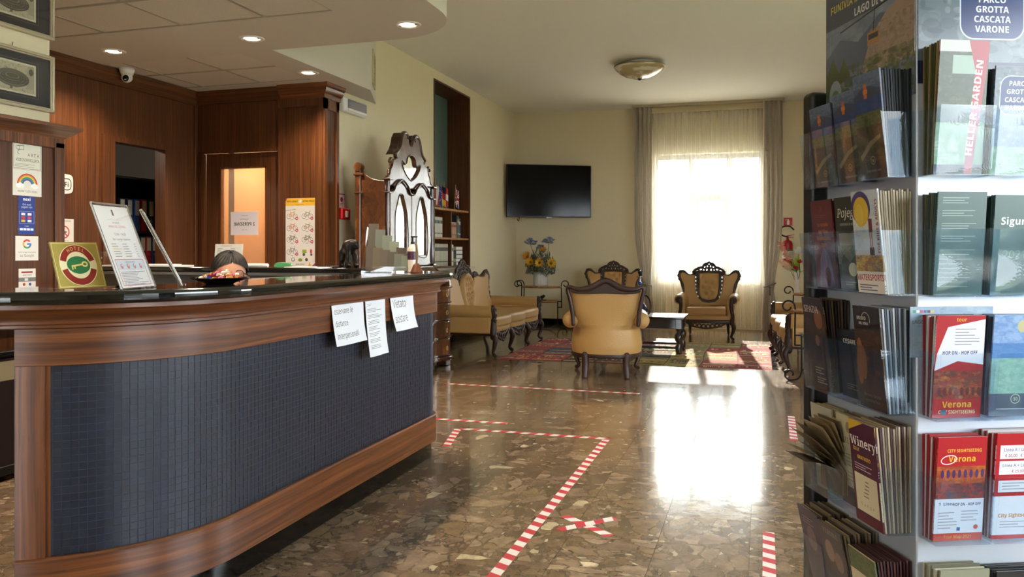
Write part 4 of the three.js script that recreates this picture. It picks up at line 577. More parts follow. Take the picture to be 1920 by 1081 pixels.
{ // emergency light, fire point, dome camera, vent
  const e = thing('emergency_light', 'white emergency light box on the cream wall under the soffit', 'emergency light', [LX, 2.725, -7.5], Math.PI / 2);
  part('housing', rbox(0.5, 0.15, 0.06, 0, 0, 0.03, 0.02), M.white, e); part('diffuser', [rbox(0.4, 0.1, 0.03, 0.03, 0.008, 0.055, 0.012)], phy({ color: '#6f6878', roughness: 0.15, clearcoat: 0.8 }), e); part('white_strip', rbox(0.4, 0.03, 0.034, 0.03, -0.045, 0.055, 0.01), M.white, e);
  const f = thing('fire_call_point', 'red fire alarm call point with white plate on the cream wall', 'fire alarm', [LX, 1.62, -7.32], Math.PI / 2);
  part('call_box', rbox(0.17, 0.11, 0.05, 0, 0, 0.025, 0.01), M.red, f); part('glass_window', rbox(0.05, 0.06, 0.004, 0.01, 0, 0.051, 0.002), M.paper, f); part('sign_plate', box(0.13, 0.15, 0.004, -0.02, 0.13, 0.004), printed(canvasTex(200, 230, (g) => { fill(g, '#b3262a', 0, 0, 200, 230); fill(g, '#e2d6d0', 14, 14, 172, 202); disc(g, '#b3262a', 100, 90, 40); rows(g, 40, 150, 120, 3, 16, '#b3262a', 6); }), 0.5), f, { keepUV: true });
  const d = thing('dome_camera', 'white dome security camera under the soffit by the timber wall', 'camera', [-5.386, S0, -5.873]);
  part('mount', lathe([[0.001, 0.012], [0.062, 0.012], [0.064, -0.01], [0.05, -0.05], [0.001, -0.05]], 24), M.white, d); part('camera_ball', ell(0.048, 0.048, 0.048, 0, -0.07, 0.0), M.white, d); part('lens_face', ell(0.03, 0.03, 0.02, 0.018, -0.085, 0.034), M.blackGloss, d); part('lens_slot', rbox(0.02, 0.007, 0.004, 0.026, -0.1, 0.049, 0.002), M.white, d);
  const v = thing('air_vent', 'cream air grille on the angled soffit face', 'vent', [-3.893, 3.15, -7.712], Math.PI / 2 + 0.4); part('vent_frame', [rbox(0.34, 0.02, 0.02, 0, 0.17, 0), rbox(0.34, 0.02, 0.02, 0, -0.17, 0), rbox(0.02, 0.36, 0.02, -0.16, 0, 0), rbox(0.02, 0.36, 0.02, 0.16, 0, 0)], flat('#cbbf92', 0.5), v);
  for (let i = 0; i < 9; i++) part('slat', box(0.3, 0.004, 0.022), flat('#cbbf92', 0.5), v, { at: [0, -0.14 + i * 0.035, 0], rot: [0.6, 0, 0] });
}
// office shelf and binders
{
  const X = -6.1, s = thing('office_shelf', 'black open shelf unit in the dim back office', 'shelf', [0, 0, 0]);
  part('side', span(X - 0.34, X, 0, 2.0, -6.35, -6.37), M.black, s); part('side', span(X - 0.34, X, 0, 2.0, -7.2, -7.22), M.black, s); part('back', span(X - 0.36, X - 0.34, 0, 2.0, -6.35, -7.22), M.black, s);
  [0.05, 0.42, 0.74, 1.09, 1.43, 1.98].forEach((y) => part('shelf_board', span(X - 0.34, X, y, y + 0.02, -6.37, -7.2), flat('#34322f', 0.6), s));
  const binder = (z, y, h, color, label, c2 = '#d9d4c6') => { const b = thing('ring_binder', label, 'binder', [X - 0.14, y, z], Math.PI / 2, 'binders in the office'); part('spine_case', rbox(0.07, h, 0.27, 0, h / 2, 0, 0.006), flat(color, 0.5), b); part('spine_label', box(0.054, h * 0.46, 0.002, 0, h * 0.72, 0.136), flat(c2, 0.7), b); part('finger_ring', new THREE.TorusGeometry(0.012, 0.003, 6, 16).translate(0, h * 0.34, 0.136), M.chrome, b); };
  [['#23211f', 'dark binder with white label, upper office shelf, first from the opening edge'], ['#26314f', 'navy binder with white label, upper office shelf'], ['#2f62b0', 'bright blue binder on the upper office shelf'], ['#c01f2b', 'red binder on the upper office shelf'], ['#2d4a3c', 'dark green binder on the upper office shelf, last in the row']].forEach(([c, l], i) => binder(-6.6 - i * 0.1, 1.45, 0.33, c, l, i < 1 ? '#bdb6a4' : undefined));
  [['#26314f', 'navy binder on the lower office shelf beside the menu stand'], ['#b32434', 'red topped binder on the lower office shelf'], ['#2a3f78', 'blue binder on the lower office shelf, last in the row']].forEach(([c, l], i) => binder(-6.88 - i * 0.085, 1.11, 0.29, c, l));
}
// ================================================================== LOUNGE
// helper: chain of small pierced loops along a list of points
const loops = (pts, r, t) => pts.map(([x, y, z, k = 1, q = 1]) => ring(r * k, t, x, y, z, 1, q));
function tufted(w, hTop, hBot, taper, bulge, buttons, nx = 26, ny = 30, oval = false) { // padded panel with button dimples; +z is the front
  const half = (y) => { const t = (y - hBot) / (hTop - hBot); return oval ? (w / 2) * Math.sqrt(Math.max(0.0004, 1 - Math.pow(Math.abs(t * 2 - 1), 2.4))) : (w / 2) * (t < taper ? Math.sqrt(Math.max(0.02, 1 - Math.pow(1 - t / taper, 2))) * 0.96 + 0.04 * t : 1); };
  return sheetOf((u, v) => { const y = lerp(hBot, hTop, v), x = (u * 2 - 1) * half(y), e = Math.min(1, (1 - Math.abs(u * 2 - 1)) * 6, (oval ? 1 : Math.min(v, 1 - v) * 8)); let z = bulge * Math.sqrt(clamp(e)); for (const [bx, by] of buttons) { const d = Math.hypot(x - bx, y - by); z -= bulge * 0.75 * Math.exp(-((d / 0.03) ** 2)); } return [x, y, z]; }, nx, ny);
}
const cabriole = (x, z, h, s, sz = 1) => tube([[x, h, z], [x + s * 0.03, h * 0.8, z + sz * 0.035], [x + s * 0.022, h * 0.5, z + sz * 0.022], [x - s * 0.004, h * 0.2, z - sz * 0.004], [x + s * 0.012, 0.03, z + sz * 0.016], [x + s * 0.022, 0.022, z + sz * 0.03]], (t) => (t < 0.35 ? lerp(0.034, 0.03, t / 0.35) : t < 0.8 ? lerp(0.03, 0.017, (t - 0.35) / 0.45) : lerp(0.018, 0.022, (t - 0.8) / 0.2)), 22, 10);
function makeArmchair(label) {
  const a = thing('carved_armchair', label, 'armchair', [0, 0, 0], 0, 'carved leather armchairs'), W = M.carve, Lm = M.leather;
  for (const s of [-1, 1]) { part('leg', cabriole(s * 0.35, 0.36, 0.25, s), W, a); part('leg', tube([[s * 0.27, 0.26, -0.3], [s * 0.275, 0.12, -0.33], [s * 0.28, 0.015, -0.37]], (t) => lerp(0.028, 0.018, t), 10, 8), W, a); }
  part('seat_rail', [rbox(0.74, 0.05, 0.03, 0, 0.255, 0.36, 0.01), rbox(0.62, 0.06, 0.03, 0, 0.26, -0.31, 0.01), rbox(0.03, 0.06, 0.66, -0.35, 0.26, 0.03, 0.01), rbox(0.03, 0.06, 0.66, 0.35, 0.26, 0.03, 0.01)], W, a);
  part('carved_apron', [...loops([[-0.21, 0.215, 0.37, 1, 0.6], [-0.15, 0.205, 0.37, 1, 0.8], [-0.09, 0.195, 0.37], [-0.03, 0.19, 0.37], [0.03, 0.19, 0.37], [0.09, 0.195, 0.37], [0.15, 0.205, 0.37, 1, 0.8], [0.21, 0.215, 0.37, 1, 0.6]], 0.026, 0.009), tube([[-0.27, 0.235, 0.37], [-0.18, 0.185, 0.372], [-0.08, 0.168, 0.375], [0, 0.16, 0.376], [0.08, 0.168, 0.375], [0.18, 0.185, 0.372], [0.27, 0.235, 0.37]], 0.011, 24, 6)], W, a);
  part('seat_base', rbox(0.68, 0.08, 0.68, 0, 0.305, 0.03, 0.025, 3), Lm, a);
  part('seat_cushion', [rbox(0.56, 0.115, 0.64, 0, 0.392, 0.05, 0.035, 4)], Lm, a); part('piping', [tube([[-0.27, 0.44, 0.362], [0, 0.443, 0.368], [0.27, 0.44, 0.362]], 0.005, 10, 6), tube([[-0.27, 0.345, 0.366], [0, 0.343, 0.37], [0.27, 0.345, 0.366]], 0.005, 10, 6)], Lm, a);
  for (const s of [-1, 1]) {
    part('arm', [turned(cyl(0.074, 0.07, 0.64, 0, 0, 0, 24), Math.PI / 2).translate(s * 0.372, 0.558, 0.06), rbox(0.075, 0.26, 0.62, s * 0.325, 0.42, 0.06, 0.025)], Lm, a);
    const post = part('arm_post', [tube([[s * 0.36, 0.56, 0.385], [s * 0.345, 0.5, 0.395], [s * 0.35, 0.42, 0.39], [s * 0.365, 0.33, 0.39], [s * 0.352, 0.24, 0.375]], (t) => 0.034 - 0.01 * Math.sin(t * 3.1), 18, 9), turned(cyl(0.052, 0.05, 0.03, 0, 0, 0, 18), Math.PI / 2).translate(s * 0.372, 0.558, 0.385)], W, a);
    part('rosette', [ring(0.034, 0.008, s * 0.372, 0.558, 0.402), ball(0.016, s * 0.372, 0.558, 0.404)], W, post);
  }
  // reclined back
  const B = new THREE.Group(); B.name = 'backrest'; B.position.set(0, 0.36, -0.27); B.rotation.x = -0.12; a.add(B);
  const yo = 0.36, wing = [[0.0, 0.46], [0.1, 0.475], [0.165, 0.53], [0.205, 0.64], [0.222, 0.78], [0.225, 0.87], [0.3, 0.865], [0.345, 0.9], [0.385, 0.915], [0.4, 0.9], [0.388, 0.84], [0.352, 0.74], [0.338, 0.64], [0.33, 0.5], [0.33, 0.33], [0.0, 0.33]];
  const ws = shapeOf([...wing, ...wing.slice(1, -1).reverse().map(([x, y]) => [-x, y])].map(([x, y]) => [x, y - yo]));
  part('back_upholstery', [plate(ws, 0.06, 0.02, 3)], Lm, B);
  const bt = []; for (const [y, xs] of [[0.87, [-0.09, 0, 0.09]], [0.785, [-0.045, 0.045]], [0.7, [-0.09, 0, 0.09]], [0.615, [-0.045, 0.045]], [0.545, [0]]]) for (const x of xs) bt.push([x, y - yo]);
  const pad = part('tufted_pad', [tufted(0.3, 0.93 - yo, 0.5 - yo, 0.3, 0.034, bt), plate(shapeOf([[-0.14, 0.93 - yo], [0.14, 0.93 - yo], [0.148, 0.7 - yo], [0.11, 0.56 - yo], [0, 0.5 - yo], [-0.11, 0.56 - yo], [-0.148, 0.7 - yo]]), 0.01, 0.003).translate(0, 0, -0.02)], Lm, B);
  part('button', bt.map(([x, y]) => ball(0.008, x, y, 0.012, 8)), Lm, B);
  const U = (w, b, top) => [[-w, top, 0.02], [-w * 1.0, 0.7, 0.02], [-w * 0.86, 0.58, 0.02], [-w * 0.5, b + 0.015, 0.02], [0, b, 0.02], [w * 0.5, b + 0.015, 0.02], [w * 0.86, 0.58, 0.02], [w, 0.7, 0.02], [w, top, 0.02]].map(([x, y, z]) => [x, y - yo, z]);
  const hole = (x, y, rx, ry = rx, a = 0) => { const q = new THREE.Path(); q.absellipse(x, y - yo, rx, ry, 0, Math.PI * 2, true, a); return q; };
  const uo = U(0.232, 0.447, 0.93), ui = U(0.15, 0.513, 0.93), ms = shapeOf([...uo, ...ui.reverse()].map(([x, y]) => [x, y]));
  for (const s of [-1, 1]) for (const [x, y, a] of [[0.191, 0.86, 0], [0.191, 0.805, 0], [0.19, 0.75, 0], [0.188, 0.695, 0.1], [0.176, 0.635, 0.25], [0.153, 0.575, 0.5]]) ms.holes.push(hole(s * x, y, 0.0135, 0.019, -s * a));
  part('medallion_frame', [plate(ms, 0.022, 0.005).translate(0, 0, 0.012), tube(U(0.152, 0.512, 0.93), 0.011, 40, 6), tube(U(0.23, 0.45, 0.9), 0.012, 40, 6)], W, B);
  const cr = [[0.238, 0.9], [0.236, 0.945], [0.218, 0.972], [0.192, 0.984], [0.168, 1.002], [0.132, 1.018], [0.1, 1.024], [0.088, 1.05], [0.062, 1.072], [0.03, 1.082], [0, 1.085]], cs = shapeOf([...cr, ...cr.slice(0, -1).reverse().map(([x, y]) => [-x, y]), [-0.14, 0.925], [0, 0.935], [0.14, 0.925]].map(([x, y]) => [x, y - yo]));
  for (const s of [-1, 1]) for (const [x, y, rx, ry, a] of [[0.17, 0.958, 0.022, 0.011, -0.5], [0.118, 0.975, 0.019, 0.013, -0.3], [0.075, 0.968, 0.013, 0.013, 0], [0.03, 0.97, 0.013, 0.02, 0], [0.062, 1.012, 0.016, 0.012, -0.7], [0.022, 1.022, 0.012, 0.015, 0]]) cs.holes.push(hole(s * x, y, rx, ry, s * a));
  cs.holes.push(hole(0, 1.056, 0.012));
  part('carved_crest', [plate(cs, 0.022, 0.005).translate(0, 0, 0.012), ...[-1, 1].flatMap((s) => [ball(0.022, s * 0.222, 0.94 - yo, 0.02), tube([[s * 0.21, 0.97 - yo, 0.03], [s * 0.165, 0.998 - yo, 0.03], [s * 0.1, 1.018 - yo, 0.03], [s * 0.082, 1.05 - yo, 0.03], [0, 1.08 - yo, 0.03]], 0.009, 20, 6)]), ball(0.02, 0, 1.082 - yo, 0.02)], W, B);
  for (const s of [-1, 1]) part('carved_wing', [tube([[s * 0.2, 0.925, 0.02], [s * 0.235, 0.892, 0.02], [s * 0.29, 0.886, 0.02], [s * 0.335, 0.915, 0.02], [s * 0.375, 0.945, 0.025], [s * 0.415, 0.94, 0.03], [s * 0.432, 0.9, 0.03], [s * 0.425, 0.84, 0.03], [s * 0.395, 0.785, 0.03], [s * 0.375, 0.72, 0.03], [s * 0.36, 0.64, 0.03], [s * 0.375, 0.6, 0.03], [s * 0.345, 0.5, 0.03], [s * 0.345, 0.36, 0.03]].map(([x, y, z]) => [x, y - yo, z]), (t) => 0.024 - 0.004 * Math.sin(t * 20), 60, 7),
    tube([[s * 0.395, 0.915 - yo, 0.03], [s * 0.405, 0.87 - yo, 0.03], [s * 0.395, 0.82 - yo, 0.03], [s * 0.37, 0.75 - yo, 0.03]], 0.012, 14, 6), ...loops([[s * 0.41, 0.935 - yo, 0.03, 1], [s * 0.428, 0.885 - yo, 0.03, 1.1], [s * 0.415, 0.835 - yo, 0.03, 1]], 0.024, 0.011)], W, B);
  return a;
}
const chairA = makeArmchair('carved armchair with tan tufted leather standing alone in front of the bright window');
chairA.position.set(-0.75, 0, -12.08);
copyOf(chairA, [-2.25, 0, -12.55], 0.05, 'carved armchair with tan tufted leather mostly hidden behind the chair seen from behind');
{ // chair seen from behind
  const c = thing('tub_armchair', 'tan armchair with dark carved rail seen from behind in the middle of the lounge', 'armchair', [-1.515, 0, -8.2], Math.PI + 0.16), W = M.carve, Lm = M.leather; // local front is +z
  const backLeather = M.leather.clone(); backLeather.side = THREE.DoubleSide;
  const lev = [[0.23, 0.35, 0.36], [0.3, 0.36, 0.37], [0.4, 0.352, 0.365], [0.5, 0.33, 0.36], [0.56, 0.324, 0.362], [0.65, 0.326, 0.37], [0.75, 0.342, 0.382], [0.83, 0.355, 0.392], [0.87, 0.36, 0.398]];
  const at = (y, k) => { for (let i = 0; i + 1 < lev.length; i++) if (y <= lev[i + 1][0]) return lerp(lev[i][k], lev[i + 1][k], (y - lev[i][0]) / (lev[i + 1][0] - lev[i][0])); return lev.at(-1)[k]; };
  const shell = (inset) => sheetOf((u, v) => { const y = lerp(0.23, 0.872, v), t = (u * 2 - 1) * Math.PI / 2, p = y < 0.5 ? 0.55 : 0.32, w = at(y, 1) - inset, z = -at(y, 2) + inset, len = y < 0.5 ? 0.5 : lerp(0.5, 0.16, smooth(0.5, 0.66, y)); return [w * Math.sin(t) , y, z + len * (1 - Math.pow(Math.cos(t), p))]; }, 48, 30);
  part('back_upholstery', [shell(0)], backLeather, c); part('inner_back', [shell(0.07)], backLeather, c);
  const top = (s) => [[s * 0.315, 0.53], [s * 0.318, 0.56], [s * 0.322, 0.62], [s * 0.334, 0.7], [s * 0.352, 0.79], [s * 0.368, 0.85], [s * 0.368, 0.885], [s * 0.345, 0.896], [s * 0.3, 0.882], [s * 0.25, 0.876], [s * 0.17, 0.885], [s * 0.1, 0.915], [s * 0.04, 0.95], [0, 0.962]].map(([x, y]) => [x, y, -at(Math.min(y, 0.87), 2) - 0.008 + (Math.abs(x) > 0.28 ? 0.028 * (Math.abs(x) - 0.28) / 0.08 : 0)]);
  part('carved_rail', [...[-1, 1].map((s) => tube(top(s), (t) => 0.021 + 0.01 * smooth(0.5, 0.8, t), 50, 9)), plate(curveShape([[-0.33, 0.86], [-0.2, 0.865], [-0.12, 0.885], [0, 0.93], [0.12, 0.885], [0.2, 0.865], [0.33, 0.86], [0.3, 0.845], [0.18, 0.838], [0, 0.842], [-0.18, 0.838], [-0.3, 0.845]]), 0.03, 0.008).translate(0, 0, -0.385), ...[-0.06, -0.02, 0.02, 0.06, 0.1].map((x, i) => ell(0.02, 0.012, 0.016, x, 0.955 - Math.abs(x) * 0.5, -0.392))], W, c);
  for (const s of [-1, 1]) { part('arm', [turned(cyl(0.078, 0.074, 0.56, 0, 0, 0, 24), Math.PI / 2).translate(s * 0.35, 0.565, 0.0), ball(0.076, s * 0.35, 0.565, -0.27, 20), rbox(0.06, 0.28, 0.42, s * 0.285, 0.42, 0.06, 0.025)], Lm, c); part('arm_post', tube([[s * 0.35, 0.57, 0.3], [s * 0.335, 0.45, 0.31], [s * 0.35, 0.34, 0.31], [s * 0.33, 0.23, 0.3]], 0.03, 14, 8), W, c); part('leg', tube([[s * 0.2, 0.22, -0.3], [s * 0.2, 0.1, -0.31], [s * 0.205, 0.012, -0.335]], (t) => lerp(0.038, 0.03, t), 10, 8), W, c); part('leg', cabriole(s * 0.3, 0.27, 0.23, s), W, c); }
  part('seat_rail', [sweep(Array.from({ length: 25 }, (_, i) => { const t = (i / 24 * 2 - 1) * Math.PI / 2; return { x: 0.35 * Math.sin(t), z: -0.36 + 0.5 * (1 - Math.pow(Math.cos(t), 0.55)), nx: Math.sin(t), nz: -Math.cos(t) }; }), [[-0.04, 0.195], [0.006, 0.195], [0.012, 0.21], [0.008, 0.235], [-0.04, 0.235]]), rbox(0.62, 0.05, 0.05, 0, 0.22, 0.28, 0.01)], W, c); part('seat_cushion', [rbox(0.54, 0.12, 0.56, 0, 0.39, 0.02, 0.035, 4), rbox(0.5, 0.1, 0.46, 0, 0.28, 0.06, 0.02)], Lm, c);
}
function makeSofa(label) {
  const a = thing('carved_sofa', label, 'sofa', [0, 0, 0], 0, 'carved leather sofas'), W = M.carve, Lm = M.leather;
  for (const x of [-1.02, -0.36, 0.36, 1.02]) part('leg', cabriole(x, 0.4, 0.27, x < -0.5 ? -1 : x > 0.5 ? 1 : 0.3 * Math.sign(x)), W, a);
  for (const x of [-0.95, 0.95]) part('leg', tube([[x, 0.28, -0.33], [x, 0.12, -0.35], [x, 0.015, -0.39]], (t) => lerp(0.03, 0.02, t), 10, 8), W, a);
  part('carved_apron', [-0.69, 0, 0.69].flatMap((c) => [...loops([[-0.22, 0.265, 0.405, 0.9], [-0.16, 0.25, 0.41], [-0.1, 0.235, 0.415, 1.1], [-0.04, 0.222, 0.42, 1.2], [0.03, 0.222, 0.42, 1.2], [0.1, 0.235, 0.415, 1.1], [0.16, 0.25, 0.41], [0.22, 0.265, 0.405, 0.9], [-0.06, 0.262, 0.415], [0.06, 0.262, 0.415], [0, 0.195, 0.42, 0.9]].map(([x, ...q]) => [x + c, ...q]), 0.03, 0.012), tube([[c - 0.3, 0.29, 0.4], [c - 0.18, 0.225, 0.41], [c, 0.178, 0.42], [c + 0.18, 0.225, 0.41], [c + 0.3, 0.29, 0.4]], 0.012, 20, 6)]), W, a);
  part('seat_rail', [rbox(2.1, 0.06, 0.04, 0, 0.27, -0.33, 0.01), rbox(0.04, 0.06, 0.74, -1.0, 0.28, 0.02, 0.01), rbox(0.04, 0.06, 0.74, 1.0, 0.28, 0.02, 0.01)], W, a);
  part('seat_base', [sweepFront(0.3, 0.345)], Lm, a);
  for (const c of [-0.64, 0, 0.64]) part('seat_cushion', cushion(c), Lm, a);
  function sweepFront(y0, y1) { const sh = new THREE.Shape(); sh.moveTo(-1.0, 0.35); sh.lineTo(-1.0, -0.36); for (let i = 0; i <= 48; i++) { const x = -1 + i / 24; sh.lineTo(x, -0.37 - 0.05 * Math.pow(Math.abs(Math.sin((x + 0.32 * 3.125) * Math.PI / 0.667)), 0.6)); } sh.lineTo(1.0, 0.35); const g = new THREE.ExtrudeGeometry(sh, { depth: y1 - y0, bevelEnabled: true, bevelSize: 0.012, bevelThickness: 0.012, bevelSegments: 3 }); return g.rotateX(-Math.PI / 2).translate(0, y0, 0); }
  function cushion(c) { const sh = new THREE.Shape(); sh.moveTo(c - 0.305, 0.3); sh.lineTo(c - 0.305, -0.35); for (let i = 0; i <= 12; i++) { const t = i / 12; sh.lineTo(c - 0.305 + 0.61 * t, -0.375 - 0.05 * Math.pow(Math.sin(t * Math.PI), 0.7)); } sh.lineTo(c + 0.305, 0.3); const g = new THREE.ExtrudeGeometry(sh, { depth: 0.05, bevelEnabled: true, bevelSize: 0.03, bevelThickness: 0.035, bevelSegments: 5 }); g.rotateX(-Math.PI / 2).translate(0, 0.38, 0).scale(1, 1, 1); const p = g.attributes.position; for (let i = 0; i < p.count; i++) if (p.getY(i) > 0.42) p.setY(i, p.getY(i) + 0.025 * Math.cos(clamp((p.getX(i) - c) / 0.34, -1, 1) * 1.5) * Math.cos(clamp(p.getZ(i) / 0.42, -1, 1) * 1.4)); g.computeVertexNormals(); return g; }
  for (const s of [-1, 1]) {
    part('arm', [turned(cyl(0.08, 0.075, 0.74, 0, 0, 0, 26), Math.PI / 2).translate(s * 1.01, 0.53, 0.01), rbox(0.09, 0.25, 0.72, s * 0.995, 0.4, 0.01, 0.02), rbox(0.05, 0.2, 0.72, s * 1.03, 0.38, 0.01, 0.015)], Lm, a);
    part('arm_post', [tube([[s * 1.01, 0.57, 0.385], [s * 1.0, 0.5, 0.4], [s * 0.995, 0.4, 0.395], [s * 1.02, 0.3, 0.4], [s * 1.02, 0.24, 0.4]], (t) => 0.036 - 0.008 * Math.sin(t * 6), 22, 9), ...loops([[s * 1.01, 0.55, 0.42], [s * 1.005, 0.49, 0.425, 0.8], [s * 1.0, 0.43, 0.42, 0.7]], 0.028, 0.011), ball(0.03, s * 1.01, 0.585, 0.39)], W, a);
  }
  const B = new THREE.Group(); B.name = 'backrest'; B.position.set(0, 0.36, -0.3); B.rotation.x = -0.13; a.add(B); const yo = 0.36, S = (l, z = 0.02) => l.map(([x, y, q]) => [x, y - yo, q ?? z]);
  for (const s of [-1, 1]) {
    const pts = [[0.0, 0.33], [0.0, 0.5], [0.14, 0.52], [0.24, 0.62], [0.285, 0.75], [0.33, 0.86], [0.45, 0.885], [0.6, 0.865], [0.72, 0.87], [0.84, 0.91], [0.88, 0.89], [0.86, 0.8], [0.825, 0.7], [0.83, 0.6], [0.93, 0.5], [0.95, 0.33]].map(([x, y]) => [s * x, y - yo]);
    part('back_upholstery', [plate(shapeOf(s > 0 ? pts : pts.reverse()), 0.07, 0.025, 3)], Lm, B);
    part('carved_wing', [tube(S([[s * 0.31, 0.85], [s * 0.37, 0.93], [s * 0.45, 0.94], [s * 0.53, 0.9], [s * 0.62, 0.88], [s * 0.72, 0.885], [s * 0.8, 0.93], [s * 0.88, 0.965], [s * 0.94, 0.945], [s * 0.955, 0.88], [s * 0.93, 0.82], [s * 0.89, 0.76], [s * 0.865, 0.69], [s * 0.87, 0.62], [s * 0.91, 0.585], [s * 0.935, 0.6]]), (t) => 0.03 - 0.006 * Math.sin(t * 26), 70, 8), tube(S([[s * 0.9, 0.92], [s * 0.905, 0.86], [s * 0.875, 0.79]]), 0.012, 12, 6), ...loops(S([[s * 0.9, 0.95], [s * 0.93, 0.91], [s * 0.925, 0.86], [s * 0.895, 0.8], [s * 0.36, 0.9], [s * 0.41, 0.91], [s * 0.46, 0.91], [s * 0.51, 0.885], [s * 0.9, 0.88], [s * 0.88, 0.74], [s * 0.88, 0.66]], 0.035), 0.03, 0.014)], W, B);
  }
  const bt = []; for (const [y, xs] of [[0.86, [-0.08, 0, 0.08]], [0.795, [-0.12, -0.04, 0.04, 0.12]], [0.73, [-0.08, 0, 0.08]], [0.665, [-0.12, -0.04, 0.04, 0.12]], [0.6, [-0.08, 0, 0.08]], [0.54, [-0.04, 0.04]]]) for (const x of xs) bt.push([x, y - yo]);
  const pad = part('tufted_pad', [tufted(0.48, 0.95 - yo, 0.44 - yo, 0.3, 0.09, bt, 40, 40, true)], Lm, B); part('button', bt.map(([x, y]) => ball(0.009, x, y, 0.03, 8)), Lm, B);
  const oval = (w, h0, h1) => Array.from({ length: 28 }, (_, i) => { const t = i / 28 * Math.PI * 2; return [w * Math.cos(t), lerp(h0, h1, 0.5 + 0.5 * Math.sin(t)) - yo, 0.02]; });
  part('medallion_frame', [tube(oval(0.245, 0.43, 0.96), 0.016, 60, 7, true), tube(oval(0.275, 0.405, 0.985), (t) => 0.014, 60, 7, true), ...oval(0.26, 0.418, 0.972).map(([x, y, z]) => ball(0.015, x, y, z + 0.012, 8))], W, B);
  part('carved_crest', [...[-1, 1].flatMap((s) => [tube(S([[s * 0.28, 0.93], [s * 0.25, 1.0], [s * 0.17, 1.04], [s * 0.11, 1.06], [s * 0.08, 1.1], [0, 1.115]]), 0.02, 24, 7), tube(S([[s * 0.3, 0.86], [s * 0.33, 0.93], [s * 0.27, 0.96]]), 0.018, 12, 7), ...loops(S([[s * 0.2, 0.97], [s * 0.15, 0.995], [s * 0.1, 1.01], [s * 0.05, 1.02], [s * 0.09, 1.05], [s * 0.04, 1.065], [s * 0.0, 1.04]]), 0.027, 0.012)]), ball(0.028, 0, 1.12 - yo, 0.02)], W, B);
  return a;
}
const sofaA = makeSofa('long carved sofa with tan leather along the left wall below the bookshelves');
sofaA.position.set(-3.4, 0, -10.02); sofaA.rotation.y = Math.PI / 2;
copyOf(sofaA, [0.6, 0, -9.75], -Math.PI / 2 + 0.06, 'carved sofa with sunlit tan cushions seen end on behind the leaflet stand');
